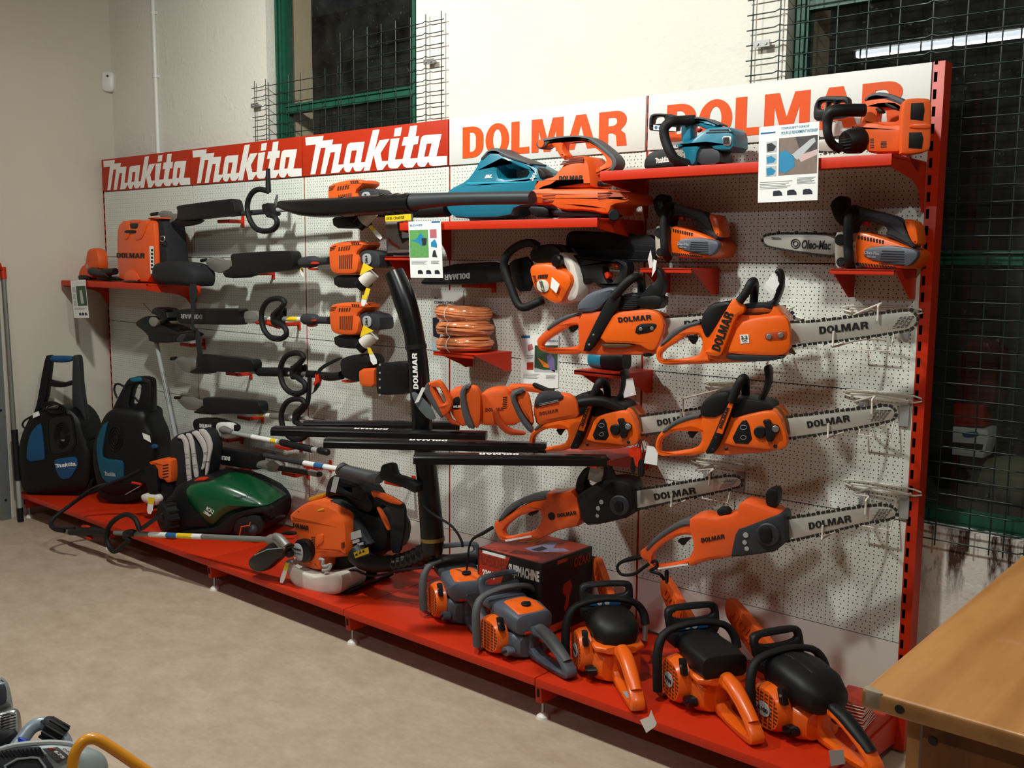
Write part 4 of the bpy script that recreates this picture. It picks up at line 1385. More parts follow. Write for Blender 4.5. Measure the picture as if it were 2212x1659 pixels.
# ------------------------------------------------------------------ leaf blowers
a3 = fr(900, 220, 4.0218)
a2 = fr(500, 340, 4.366)
zs = 1.7135
pl = yp(-.24)
L = Thing('leaf_blower', 'orange corded leaf blower with a long black pipe', 'leaf blower', (pl.hit(1250, 470).x, -.2, zs), 'leaf blowers on the shelf')
L.add('fan_housing', slab(pl, a3((975, 775), (1000, 752), (1150, 738), (1180, 758), (1560, 748), (1830, 788), (1858, 840), (1830, 880), (1690, 900), (1672, 962), (1640, 982), (1480, 945), (1230, 942), (1150, 890), (980, 893)), .17, .02), ORMATT)
L.add('motor_dome', slab(pl.off(-.01), a3((1000, 728), (1060, 672), (1170, 640), (1240, 550), (1290, 490), (1340, 466), (1450, 466), (1490, 520), (1512, 690), (1505, 750), (1180, 758), (995, 758)), .15, .03), ORMATT)
L.add('handle', slab(pl.off(-.05), a3((1032, 375), (1050, 332), (1110, 318), (1250, 300), (1400, 293), (1510, 310), (1625, 392), (1724, 482), (1735, 540), (1702, 600), (1645, 606), (1530, 662), (1512, 695), (1500, 610), (1620, 540), (1642, 500), (1560, 412), (1460, 352), (1380, 340), (1300, 345), (1270, 362), (1262, 420), (1312, 472), (1250, 502), (1180, 372), (1120, 392), (1062, 412)), .05, .012), ORMATT)
L.add('handle_grip', slab(pl.off(-.045), a3((1028, 378), (1048, 328), (1110, 314), (1250, 296), (1400, 288), (1512, 306), (1628, 388), (1728, 480), (1738, 545), (1702, 604), (1650, 600), (1690, 555), (1690, 500), (1600, 420), (1490, 335), (1390, 318), (1250, 325), (1150, 345), (1108, 396), (1060, 414)), .06, .006), MGREY)
L.add('switch_button', disc(pl.off(-.045), *a3((1075, 362))[0], 9, .006, .004), ORMATT)
L.add('lettering', ptext('DOLMAR', pl.off(-.01), *a3((1238, 682), (1442, 676), (1240, 644))), INK, smooth=0)
g = G()
for u, v, n_ in ((1090, 812, 3), (1570, 790, 3)):
    for i in range(n_):
        g = g + slab(pl, a3((u, v + i * 24), (u + 120 - i * 8, v - 6 + i * 24), (u + 112 - i * 8, v + 4 + i * 24), (u + 6, v + 12 + i * 24)), .003, 0, rnd=0, lift=.001)
for i in range(3):
    g = g + slab(pl.off(-.01), a3((1290 - i * 18, 492 + i * 22), (1445, 478 + i * 16), (1450, 490 + i * 16), (1280 - i * 18, 508 + i * 22)), .003, 0, rnd=0, lift=.001)
L.add('air_slots', g, mat('deep_orange_slot', '6E2408', .6), smooth=0)
L.add('base_skirt', slab(pl.off(-.02), a3((1150, 930), (1640, 940), (1640, 985), (1560, 1000), (1190, 1002)), .12, .008), BLACK)
L.add('wheel', cyl(pl.hit(*a3((1716, 985))[0]), pl.off(-.03).hit(*a3((1716, 985))[0]), .02, sides=18, bev=.003), BLACKM)
L.add('mains_plug', ptube(pl.off(-.06), a3((1540, 706), (1620, 716), (1700, 720)), [.008, .009, .005]), BLACK)
pp = yp(-.27)
pts, rr = [], []
for u, v, r in ((1150, 427, 14.5), (1060, 428, 14), (980, 430, 14.5), (915, 434, 17), (888, 437, 19.5)):
    q = pp.hit(u, v)
    pts.append(q)
    rr.append(pxr(q, r))
L.add('upper_pipe', tube(pts, rr, 20, 3), DGREY)
pts, rr = [], []
for u, v, r in ((893, 438, 20.5), (840, 441, 21), (745, 447, 21), (690, 449, 20.5), (650, 448, 17.5), (625, 445, 13), (606, 442, 8.5)):
    q = pp.hit(u, v)
    pts.append(q)
    rr.append(pxr(q, r))
L.add('nozzle_pipe', tube(pts, rr, 20, 3, flat=1.15), GLOSSB)
g = G()
for u, v, r in ((742, 447, 22.2), (830, 441, 22.2), (838, 441, 22.2), (858, 440, 22.4), (880, 439, 22)):
    a, b = pp.hit(u - 2, v), pp.hit(u + 2, v)
    g = g + tube([a, b], pxr(a, r), 22, 1)
L.add('pipe_collar', g, GLOSSB)

pv = yp(-.13)
V = Thing('leaf_blower', 'teal cordless leaf blower behind the orange one', 'leaf blower', (pv.hit(1050, 470).x, -.13, zs), 'leaf blowers on the shelf')
V.add('body', slab(pv, a3((232, 800), (290, 742), (420, 680), (490, 590), (545, 490), (620, 412), (700, 405), (735, 440), (880, 505), (1000, 545), (1100, 605), (1128, 655), (1060, 900), (850, 912), (800, 1008), (330, 1015), (270, 970), (235, 890)), .13, .02, [a3((690, 605), (710, 548), (745, 532), (770, 585), (800, 548), (900, 572), (968, 605), (940, 655), (712, 668))]), TEAL)
V.add('handle_grip', slab(pv.off(.004), a3((540, 500), (620, 406), (695, 398), (740, 438), (1000, 530), (990, 552), (730, 476), (690, 442), (640, 442), (575, 505)), .10, .008), MGREY)
V.add('lettering', ptext('BL', pv, *a3((590, 665), (660, 660), (596, 635)), bold=.05, shear=.25) + ptext('36V', pv, *a3((1010, 690), (1055, 615), (985, 670)), bold=.04), WINK, smooth=0)
V.add('body_crease', slab(pv, a3((440, 700), (980, 690), (980, 702), (430, 716)), .003, .001, rnd=0, lift=.001), mat('light_teal_plastic', '2F9DB4', .3))
V.add('base_skirt', slab(pv.off(.03), a3((950, 905), (1140, 912), (1150, 1000), (1010, 1004)), .08, .006), BLACK)
V.add('battery_contacts', slab(pv.off(.003), a3((1040, 560), (1100, 600), (1130, 650), (1075, 680), (1050, 620)), .05, .004), BLACK)
pts, rr = [], []
for u, v, r in ((968, 452, 16), (930, 456, 14), (890, 458, 12), (800, 458, 11)):
    q = pv.off(-.03).hit(u, v)
    pts.append(q)
    rr.append(pxr(q, r))
V.add('blower_pipe', tube(pts, rr, 18, 2), BLACK)
# ------------------------------------------------------------------ long-reach tools on the three red-sign bays
a1, a6 = fr(0, 300, 3.95), fr(350, 640, 3.6066)
ps = yp(-.15)          # plane of the shafts
pg = yp(-.20)          # front of the engines


def peg(u, v, label, L=.10, g='red peg hooks'):
    """red hook: plate on the wall, arm towards the viewer with a turned-up end"""
    q = yp(-.10).hit(u, v)
    t = Thing('peg_hook', label, 'hook', (q.x, 0, q.z - .02), g)
    t.add('hook_plate', box((q.x + .05, -.0068, q.z), .022, .006, .06, .002), REDM)
    t.add('hook_arm', box((q.x, -.09, q.z), .10, .014, .018, .003) + box((q.x + .05, -.049, q.z), .014, .09, .02, .003), REDM)
    return t


def engine(name_thing, u, v):
    """petrol engine with slotted orange shroud; (u, v) = where the one of the second row is at (765, 570)"""
    t = name_thing
    sh = pg.hit(u, v) - pg.hit(765, 570)

    def mv(g):
        return g.moved(Matrix.Translation(sh))
    t.add('engine_shroud', mv(slab(pg, a2((908, 855), (940, 812), (1100, 784), (1230, 790), (1245, 835), (1168, 900), (1198, 960), (1182, 1080), (1130, 1104), (960, 1102), (918, 1050)), .11, .014)), ORMATT)
    g = G()
    for i in range(7):
        g = g + slab(pg, a2((1018 + i * 19, 925 - i * 2), (1028 + i * 19, 924 - i * 2), (1028 + i * 18, 1050), (1018 + i * 18, 1050)), .003, 0, rnd=0, lift=.001)
    for i in range(5):
        g = g + slab(pg, a2((1012 + i * 24, 846 - i * 2), (1026 + i * 24, 842 - i * 2), (1022 + i * 23, 880 - i * 2), (1008 + i * 23, 884 - i * 2)), .003, 0, rnd=0, lift=.001)
    for i in range(4):
        g = g + slab(pg, a2((1128 + i * 20, 800), (1140 + i * 20, 799), (1150 + i * 19, 826), (1138 + i * 19, 828)), .003, 0, rnd=0, lift=.001)
    for i in range(3):
        g = g + slab(pg, a2((928, 846 + i * 14), (990 - i * 10, 832 + i * 16), (990 - i * 10, 840 + i * 16), (928, 854 + i * 14)), .003, 0, rnd=0, lift=.001)
    t.add('cooling_slots', mv(g), mat('dark_orange_slot', '4A1A08', .7), smooth=0)
    t.add('crankcase', mv(slab(pg.off(-.015), a2((1190, 900), (1250, 868), (1388, 892), (1402, 1020), (1360, 1042), (1250, 1042), (1196, 965)), .09, .01)), DGREY)
    c = pg.off(-.012)
    t.add('maker_plate', mv(slab(c, a2((1240, 925), (1265, 906), (1305, 910), (1322, 940), (1318, 1000), (1290, 1016), (1250, 1008), (1238, 970)), .004, .001, lift=.003)), LGREY)
    t.add('plate_lettering', mv(text_at('246.4', *(lambda o, b, d: (o, b - o, d - o, c.n))(c.hit(*a2((1292, 995))[0]), c.hit(*a2((1288, 925))[0]), c.hit(*a2((1268, 997))[0])), bold=.03, lift=.005)), INK, smooth=0)
    t.add('muffler_box', mv(slab(pg.off(-.02), a2((950, 1110), (1182, 1108), (1202, 1216), (1130, 1236), (968, 1226)), .09, .008)), BLACK)
    p0, p1 = pg.off(-.03).hit(*a2((1340, 1085))[0]), pg.off(-.01).hit(*a2((1246, 1180))[0])
    t.add('fuel_tank', mv(tube([p0, p1], [.030, .030], 16, 1)), TANK)
    t.add('tank_cap', mv(tube([p1, p1 + (p1 - p0).normalized() * .03], [.030, .028], 16, 1)), GLOSSB)
    t.add('primer_bulb', mv(disc(pg.off(-.03), *a2((1260, 815))[0], 7.0, .012)), CREAM)
    t.add('warning_leaflet', mv(slab(pg, a2((1250, 995), (1345, 1045), (1300, 1068), (1215, 1112)), .001, 0, rnd=0, lift=.004)), YEL, smooth=0)
    return mv


def tag_hang(t, pl, pts):
    """paper tag with a yellow rounded head"""
    n = len(pts)
    t.add('hang_tag', slab(pl, pts, .001, 0, rnd=1), PAPER, smooth=0)
    a, b = pts[0], pts[-1]
    c, d = pts[1], pts[-2]
    f = .38
    t.add('tag_head', slab(pl.off(.001), [a, (a[0] + (c[0] - a[0]) * f, a[1] + (c[1] - a[1]) * f), (b[0] + (d[0] - b[0]) * f, b[1] + (d[1] - b[1]) * f), b], .001, 0, rnd=0), YEL, smooth=0)


def shaft(t, pts, r, m, name='shaft', pl=None):
    t.add(name, ptube(pl or ps, pts, r, k=1, sides=14), m)


LOOP3 = a6((880, 175, .0), (885, 130, .005), (925, 95, .01), (955, 50, .012), (925, 20, .012), (865, 20, .01), (812, 50, .01), (778, 120, .01), (778, 200, .01), (800, 270, .01), (850, 322, .01), (920, 332, .012), (968, 300, .012), (960, 250, .01), (915, 215, .005), (880, 195, .0))


def loop_handle(t, du=0, dv=0, r=.0135, pts=None):
    p = pts or [(u + du, v + dv, l) for u, v, l in LOOP3]
    t.add('loop_handle', ptube(ps.off(.03), p, r, sides=12, k=3), BLACKM)


def gear(t, pts, m=None):
    t.add('gear_head', slab(ps.off(.015), pts, .035, .006), m or ALU)


# row one
R1 = Thing('hedge_trimmer', 'long-reach hedge trimmer on the topmost row, its engine behind the blower pipe', 'hedge trimmer', tuple(ps.hit(560, 470)), 'long-reach tools on the wall')
gear(R1, a1((1335, 645), (1360, 616), (1410, 610), (1440, 640), (1505, 636), (1505, 690), (1425, 732), (1392, 705), (1370, 665)))
R1.add('gear_bolt', ptube(ps.off(.01), a1((1292, 646), (1345, 638)), .010, k=1), BLACK)
R1.add('blade_cover', slab(ps.off(.05), a1((1498, 578), (1520, 566), (1960, 507), (1985, 525), (2002, 605), (2000, 648), (1780, 672), (1500, 705), (1510, 620)), .06, .008), BLACK)
R1.add('blade_sheath', slab(ps.off(.02), a1((1450, 722), (1505, 690), (1730, 682), (1660, 735), (1480, 752)), .03, .006), BLACK)
shaft(R1, [(500, 463), (585, 456)], .013, DGREY)
shaft(R1, [(585, 456), (712, 440)], .012, LGREY, 'shaft_tube')
R1.add('grip_post', ptube(ps.off(.03), a2((345, 105), (345, 200), (348, 330)), [.010, .012, .014], k=1), BLACK)
loop_handle(R1, pts=a2((345, 320, .0), (270, 300, .005), (205, 325, .01), (160, 400, .012), (150, 490, .012), (175, 590, .012), (230, 670, .012), (310, 695, .012), (400, 675, .01), (432, 615, .01), (405, 560, .005), (345, 540, 0)))
R1.add('handle_clamp', slab(ps.off(.035), a2((275, 440), (345, 425), (375, 470), (400, 545), (330, 560), (290, 520)), .05, .008), BLACK)
R1.add('clamp_bracket', slab(ps.off(.0), a2((395, 440), (420, 350), (440, 350), (425, 470)), .004, .001), STEEL)
mv = engine(R1, 763, 438)
tag_hang(R1, pg.off(.01), a2((1288, 650), (1395, 780), (1430, 755), (1318, 640)))

# row two
R2 = Thing('hedge_trimmer', 'long-reach hedge trimmer on the second row, bright orange engine with a yellow leaflet', 'hedge trimmer', tuple(ps.hit(640, 580)), 'long-reach tools on the wall')
gear(R2, [(442, 566), (448, 558), (466, 555), (478, 562), (497, 560), (498, 580), (480, 588), (466, 590), (450, 578)])
R2.add('gear_bolt', ptube(ps.off(.01), [(435, 563), (446, 561)], .009, k=1), BLACK)
R2.add('blade_cover', slab(ps.off(.05), [(496, 552), (502, 547), (622, 540), (630, 546), (633, 575), (628, 583), (560, 590), (498, 596), (500, 572)], .06, .008), BLACK)
R2.add('blade_sheath', slab(ps.off(.02), [(478, 588), (500, 582), (560, 580), (545, 599), (488, 602)], .03, .006), BLACK)
shaft(R2, [(600, 572), (662, 569)], .011, LGREY)
R2.add('trigger_grip', ptube(ps.off(.02), [(648, 568), (656, 567), (680, 565), (690, 565), (712, 563)], [.014, .026, .027, .018, .018], k=2, sides=14), DGREY)
R2.add('trigger', slab(ps.off(.045), a2((725, 985), (810, 985), (815, 1005), (730, 1008)), .02, .003) + slab(ps.off(.03), a2((712, 1040), (800, 1045), (770, 1068), (720, 1060)), .03, .004), REDM)
engine(R2, 765, 570)
tag_hang(R2, ps.off(.01), a2((652, 1040), (640, 1078), (682, 1142), (675, 1050)))
tag_hang(R2, pg.off(.01), a2((1270, 1230), (1218, 1400), (1262, 1405), (1310, 1240)))

# row three
R3 = Thing('hedge_trimmer', 'long-reach hedge trimmer on the third row with a lettered black blade cover', 'hedge trimmer', tuple(ps.hit(600, 705)), 'long-reach tools on the wall')
R3.add('blade_cover', slab(ps.off(.05), a6((103, 150), (112, 115), (150, 98), (580, 94), (602, 110), (590, 150), (604, 215), (580, 226), (140, 214), (108, 190)), .06, .008), BLACK)
R3.add('cover_lettering', ptext('DOLMAR', ps.off(.05), *a6((316, 143), (150, 138), (316, 178))), LGREY, smooth=0)
gear(R3, a6((565, 160), (600, 140), (660, 112), (720, 115), (750, 150), (750, 195), (690, 218), (620, 200), (575, 185)))
shaft(R3, a6((740, 172), (1110, 180)), .012, WHITE)
R3.add('shaft_label', ptube(ps.off(.001), a6((985, 178), (1060, 179)), .0125, k=1), YEL)
R3.add('coupling', ptube(ps, a6((738, 200), (820, 205), (915, 238)), [.012, .013, .012], k=1), REDM)
loop_handle(R3)
R3.add('handle_clamp', slab(ps.off(.035), a6((835, 130), (890, 110), (905, 150), (900, 225), (845, 235)), .05, .008), BLACK)
R3.add('guard_fin', slab(ps.off(-.01), a6((930, 150), (945, 85), (970, 90), (965, 170)), .004, .001), DGREY)
R3.add('trigger_grip', ptube(ps.off(.02), a6((1098, 180), (1115, 178), (1190, 182), (1220, 185), (1305, 188)), [.014, .026, .027, .018, .018], k=2, sides=14), DGREY)
R3.add('trigger', slab(ps.off(.045), a6((1140, 182), (1200, 182), (1198, 196), (1142, 196)), .02, .003) + slab(ps.off(.03), a6((1120, 220), (1190, 222), (1160, 242), (1130, 236)), .03, .004), REDM)
engine(R3, 765.5, 703)
tag_hang(R3, pg.off(.01), a6((1598, 398), (1635, 540), (1685, 520), (1622, 402)))
tag_hang(R3, pg.off(.012), a6((1560, -10), (1548, 70), (1580, 80), (1600, -5)))

# row four
R4 = Thing('hedge_trimmer', 'long-reach hedge trimmer on the fourth row with a black battery power head', 'hedge trimmer', tuple(ps.hit(620, 810)), 'long-reach tools on the wall')
gear(R4, a6((95, 490), (140, 470), (190, 478), (262, 500), (262, 570), (225, 600), (170, 590), (120, 540)))
R4.add('gear_bolt', ptube(ps.off(.01), a6((72, 487), (110, 480)), .009, k=1), BLACK)
R4.add('blade_cover', slab(ps.off(.05), a6((262, 460), (285, 452), (690, 488), (708, 525), (702, 582), (600, 598), (262, 580)), .06, .008), BLACK)
R4.add('blade_sheath', slab(ps.off(.02), a6((205, 588), (262, 560), (420, 570), (380, 606), (230, 604)), .03, .006), BLACK)
shaft(R4, a6((690, 588), (1150, 606)), .011, LGREY)
R4.add('foam_grip', ptube(ps, a6((745, 585), (760, 588), (985, 590), (992, 590)), [.018, .023, .023, .019], k=1, sides=16), BLACKM)
loop_handle(R4, 148 / 3.6066, 425 / 3.6066)
R4.add('handle_clamp', slab(ps.off(.035), a6((985, 545), (1040, 530), (1052, 575), (1045, 650), (990, 650)), .05, .008), BLACK)
R4.add('guard_fin', slab(ps.off(-.01), a6((1090, 600), (1100, 530), (1130, 530), (1128, 640)), .004, .001), DGREY)
R4.add('shaft_collar', ptube(ps, a6((1140, 606), (1200, 608)), .018, k=1), BLACK)
R4.add('strap_hook', slab(ps.off(.03), a6((1185, 610), (1215, 585), (1228, 640), (1205, 720), (1172, 690), (1190, 650)), .02, .005), REDM)
R4.add('carry_strap', slab(ps.off(.03), a6((1190, 610), (1230, 545), (1360, 480), (1400, 476), (1398, 490), (1260, 560), (1215, 612)), .003, .001) + slab(ps.off(.03), a6((1185, 700), (1222, 660), (1226, 700), (1190, 748), (1150, 770), (1180, 740)), .003, .001), BLACKM)
R4.add('trigger_grip', ptube(ps.off(.02), a6((1240, 608), (1270, 622), (1340, 625), (1400, 615)), [.014, .021, .021, .02], k=2, sides=14), GLOSSB)
R4.add('motor_hood', slab(ps.off(.05), a6((1376, 495), (1450, 460), (1575, 448), (1618, 500), (1600, 560), (1540, 570), (1535, 665), (1495, 668), (1395, 632)), .10, .012), BLACK)
R4.add('motor_band', slab(ps.off(.06), a6((1530, 566), (1655, 560), (1650, 600), (1648, 712), (1540, 702), (1528, 640)), .10, .01), ORMATT)
R4.add('battery_box', slab(ps.off(.075), a6((1660, 545), (1685, 518), (1890, 512), (1912, 560), (1915, 762), (1690, 776), (1662, 745)), .12, .012), BLACK)
g = G()
for v in (526, 590, 640, 705, 762):
    g = g + slab(ps.off(.076), a6((1690, v), (1702, v), (1702, v + 14), (1690, v + 14)), .003, 0, rnd=0)
R4.add('battery_clips', g, LGREY, smooth=0)
R4.add('hood_hook', slab(ps.off(.03), a6((1390, 650), (1500, 655), (1490, 675), (1400, 672)), .03, .004), REDM)

# row five
R5 = Thing('hedge_trimmer', 'long-reach hedge trimmer on the fifth row, behind the tips of the black bars', 'hedge trimmer', tuple(ps.hit(560, 890)), 'long-reach tools on the wall')
gear(R5, a6((108, 800), (150, 785), (215, 785), (262, 815), (308, 812), (308, 868), (250, 890), (190, 885), (150, 850)))
R5.add('gear_bolt', ptube(ps.off(.01), a6((102, 790), (150, 790)), .009, k=1), BLACK)
R5.add('blade_cover', slab(ps.off(.05), a6((312, 795), (340, 788), (735, 815), (756, 848), (758, 905), (735, 922), (310, 912), (316, 850)), .06, .008), BLACK)
R5.add('blade_sheath', slab(ps.off(.02), a6((235, 900), (310, 870), (480, 900), (430, 924), (260, 916)), .03, .006), BLACK)
shaft(R5, a6((740, 922), (1130, 950)), .011, WHITE)
R5.add('shaft_label', ptube(ps.off(.001), a6((765, 923), (800, 926)), .0115, k=1), YEL)
R5.add('shaft_coupling', ptube(ps, a6((850, 932), (890, 935), (940, 938), (1010, 945)), [.014, .017, .02, .02], k=1), ALU)
loop_handle(R5, 155 / 3.6066, 782 / 3.6066)
R5.add('grip_post', ptube(ps.off(.03), a6((1150, 635), (1142, 780), (1120, 860), (1060, 920), (1040, 985)), [.010, .012, .013, .015, .017], k=3), BLACK)

# pole saw head
R6 = Thing('pole_saw', 'pole saw head with a white oil tank and black bar cover', 'pole saw', tuple(ps.hit(540, 950)), 'pole attachments on the wall')
R6.add('bar_cover', slab(ps.off(.03), a6((233, 1000), (242, 962), (280, 948), (420, 950), (565, 1000), (570, 1050), (500, 1080), (400, 1082), (255, 1055)), .04, .008), BLACK)
R6.add('cover_lettering', ptext('DOLMAR', ps.off(.03), *a6((294, 1022), (386, 1030), (294, 992))), WINK, smooth=0)
R6.add('oil_tank', slab(ps.off(.05), a6((412, 1010), (425, 982), (500, 985), (535, 1005), (528, 1100), (490, 1116), (420, 1085)), .05, .012), WHITE)
R6.add('gear_case', ptube(ps.off(.06), a6((455, 1040), (480, 1040), (510, 1045), (545, 1060)), [.012, .022, .018, .014], k=2), ALU)
shaft(R6, a6((540, 1062), (930, 1138)), .012, LGREY, 'pole', ps.off(.05))
R6.add('pole_label', ptube(ps.off(.0515), a6((705, 1094), (905, 1133)), .0125, k=1), PAPER)
R6.add('label_mark', ptube(ps.off(.052), a6((855, 1124), (895, 1131)), .0127, k=1), YEL)
R6.add('foam_grip', ptube(ps.off(.05), a6((925, 1135), (940, 1140), (1165, 1192), (1175, 1194)), [.013, .018, .018, .014], k=1), BLACKM)
R6.add('pole_end', ptube(ps.off(.05), a6((1170, 1192), (1225, 1205)), .013, k=1), LGREY)
R6.add('end_cap', ptube(ps.off(.05), a6((1220, 1200), (1235, 1203), (1290, 1216), (1298, 1218)), [.014, .018, .017, .012], k=1), BLACK)

R7 = Thing('hedge_attachment', 'hedge trimmer attachment with upside-down lettering on its lowest-row cover', 'hedge trimmer', tuple(ps.hit(560, 1010)), 'pole attachments on the wall')
R7.add('blade_cover', slab(ps.off(.03), a6((376, 1195), (390, 1178), (735, 1228), (750, 1245), (745, 1290), (738, 1345), (720, 1356), (390, 1305)), .05, .008), BLACK)
R7.add('cover_lettering', ptext('DOLMAR', ps.off(.03), *a6((532, 1250), (420, 1234), (530, 1282))), WINK, smooth=0)
R7.add('gear_case', slab(ps.off(.03), a6((725, 1295), (770, 1280), (800, 1305), (850, 1275), (890, 1290), (910, 1330), (880, 1370), (830, 1372), (790, 1345), (730, 1345)), .05, .01), ALU)
shaft(R7, a6((895, 1335), (1150, 1375)), .014, DSTEEL, 'pole', ps.off(.01))
R7.add('pole_end', ptube(ps.off(.01), a6((1145, 1372), (1165, 1376), (1222, 1386)), [.013, .015, .016], k=1), ALU)
R7.add('pole_socket', ptube(ps.off(.01), a6((1220, 1385), (1236, 1388)), [.013, .012], k=1), BLACK)

R8 = Thing('pole_attachment', 'pole attachment with a thick grey foam grip under the pole saw', 'pole tool', tuple(ps.hit(700, 1010)), 'pole attachments on the wall')
pq = ps.off(.06)
R8.add('clamp', slab(pq, a6((780, 1225), (800, 1212), (835, 1222), (838, 1255), (810, 1265), (785, 1250)), .04, .006), BLACK)
shaft(R8, a6((800, 1238), (1115, 1302)), .013, DGREY, 'pole', pq)
R8.add('pole_label', ptube(pq, a6((1110, 1300), (1405, 1352)), .0135, k=1), PAPER)
R8.add('label_mark', ptube(pq.off(.001), a6((1195, 1316), (1265, 1328)), .0137, k=1), BLUINK)
R8.add('foam_grip', ptube(pq, a6((1395, 1345), (1410, 1352), (1470, 1362), (1660, 1404), (1700, 1410)), [.034, .030, .024, .024, .026], k=2, sides=16), MGREY)

# string trimmer standing upright
S1 = Thing('string_trimmer', 'string trimmer standing head-up with its black guard near the room corner', 'string trimmer', tuple(on_z(385, 1060, .16)), None)
b5 = fr(200, 500, 3.95)
pS = yp(-.20)
S1.add('line_guard', slab(pS, b5((346, 788), (400, 742), (450, 722), (490, 730), (500, 790), (600, 795), (700, 850), (792, 872), (782, 905), (690, 950), (480, 952), (465, 880)), .12, .01), BLACK)
S1.add('guard_edge', slab(pS.off(.01), b5((705, 935), (745, 872), (790, 868), (786, 905), (765, 945)), .06, .004), DGREY)
S1.add('gear_head', slab(pS.off(.02), b5((470, 770), (490, 725), (540, 730), (560, 760), (540, 812), (500, 815)), .05, .008), STEEL)
S1.add('line_spool', slab(pS.off(.03), b5((487, 700), (500, 665), (530, 645), (570, 655), (612, 658), (625, 690), (640, 748), (595, 772), (540, 720)), .09, .012), BLACK)
S1.add('spool_knob', slab(pS.off(.035), b5((580, 668), (605, 655), (625, 680), (600, 700)), .05, .008), GLOSSB)
S1.add('cutting_line', ptube(pS.off(.02), b5((434, 614), (465, 650), (495, 682)), .0018, k=1, sides=6), INK)
sh0 = pS.off(-.04).hit(338, 742)
sh1 = yp(-.16).hit(378, 936)
d = (sh1 - sh0).normalized()
end = sh0 + d * ((sh0.z - .17) / -d.z)
S1.add('shaft', tube([sh0 - d * .06, end], .0125, 14, 1), LGREY)
S1.add('shaft_print', tube([sh0 + d * .17, sh0 + d * .36], .0127, 8, 1), DGREY)

# red peg hooks under the tools
for u, v, lab in ((480, 478, 'red peg hook under the topmost blade cover'), (545, 590, 'red peg hook under the blade cover of the second row'), (398, 745, 'red peg hook under the string trimmer guard'),
                  (498, 808, 'red peg hook under the blade cover of the fourth row'), (523, 903, 'red peg hook under the blade cover of the fifth row'), (478, 950, 'red peg hook under the pole saw oil tank'),
                  (605, 967, 'red peg hook under the pole saw grip'), (497, 1014, 'red peg hook under the lowest lettered cover'), (620, 1025, 'red peg hook lowest of all, under the attachment pole'),
                  (668, 1010, 'red peg hook beside the white pole label'), (845, 1045, 'red peg hook beside the large blower tube'), (600, 700, 'red peg hook behind the third row loop handle')):
    peg(u, v, lab)

# ------------------------------------------------------------------ upside-down petrol hedge trimmer under the blower shelf
h1 = fr(880, 400, 3.607)
ph = yp(-.15)
X = Thing('hedge_trimmer', 'orange petrol hedge trimmer hanging upside down beneath the blower shelf', 'hedge trimmer', tuple(ph.hit(1150, 660)), None)
X.add('blade_cover', slab(ph.off(.0), h1((98, 768), (112, 735), (255, 622), (745, 588), (775, 745), (545, 772), (130, 778)), .05, .008), BLACK)
X.add('cover_lettering', ptext('DOLMAR', ph, *h1((488, 683), (292, 698), (488, 727))), LGREY, smooth=0)
X.add('front_handle', ptube(ph.off(.05), h1((1020, 478, -.02), (960, 450, 0), (880, 465, 0), (790, 525, 0), (752, 610, 0), (768, 690, 0), (805, 790, 0), (842, 890, 0), (880, 945, 0), (930, 950, 0), (1000, 920, -.01), (1060, 895, -.03)), .016, sides=12, k=3), BLACKM)
X.add('upper_block', slab(ph.off(.04), h1((945, 520), (1000, 468), (1132, 455), (1205, 520), (1190, 600), (1110, 608), (960, 606)), .09, .01), BLACK)
X.add('hand_guard', slab(ph.off(.0), h1((790, 590), (960, 545), (965, 825), (850, 832), (795, 660)), .02, .004), GLOSSB)
X.add('engine_cover', slab(ph.off(.07), h1((938, 660), (960, 612), (1100, 602), (1190, 650), (1262, 690), (1278, 760), (1232, 850), (1190, 928), (1110, 922), (988, 830), (958, 750)), .12, .02), ORANGE2)
X.add('starter_plate', slab(ph.off(.07), h1((1012, 760), (1035, 735), (1085, 740), (1110, 780), (1105, 820), (1080, 838), (1035, 830), (1014, 800)), .008, .003, lift=.006), mat('cream_plastic', 'CFC8B6', .4))
X.add('plate_lettering', ptext('HT-2360D', ph.off(.077), *h1((1078, 835), (1050, 740), (1052, 838)), bold=.03), INK, smooth=0)
X.add('starter_slots', sum([slab(ph.off(.072), h1((1020 + i * 13, 700 - i), (1028 + i * 13, 699 - i), (1022 + i * 13, 728), (1014 + i * 13, 728)), .003, 0, rnd=0) for i in range(6)], G()), INK, smooth=0)
X.add('engine_lettering', ptext('DOLMAR', ph.off(.07), *h1((978, 705), (1010, 835), (998, 702))), mat('deep_orange_slot', '6E2408', .6), smooth=0)
X.add('fuel_tank', slab(ph.off(.05), h1((1160, 522), (1225, 525), (1292, 590), (1340, 760), (1322, 882), (1262, 912), (1230, 890), (1262, 760), (1232, 645), (1190, 600)), .08, .014), TANK)
X.add('tank_cap', disc(ph.off(.06), *h1((1150, 590))[0], 13.5, .03, .02, .006), GLOSSB)
X.add('rear_handle', slab(ph.off(.02), h1((1200, 480), (1240, 540), (1500, 575), (1640, 575), (1722, 605), (1700, 770), (1600, 830), (1490, 800), (1430, 740), (1345, 790), (1290, 600)), .05, .01, [h1((1520, 625), (1630, 600), (1650, 690), (1570, 778), (1520, 700))]), BLACK)
X.add('throttle', slab(ph.off(.01), h1((1560, 600), (1630, 585), (1645, 650), (1600, 630)), .03, .004) + slab(ph.off(.01), h1((1525, 690), (1560, 670), (1575, 720), (1530, 745)), .03, .004), REDM)
tag_on(X, ph.off(.085), h1((1125, 715), (1186, 772), (1160, 842), (1114, 798)), .0)
peg(1015, 617, 'red peg hook under the upside-down hedge trimmer')

# ------------------------------------------------------------------ bundle of electric hedge trimmers on the lower bracket shelf


ZT_H = .905


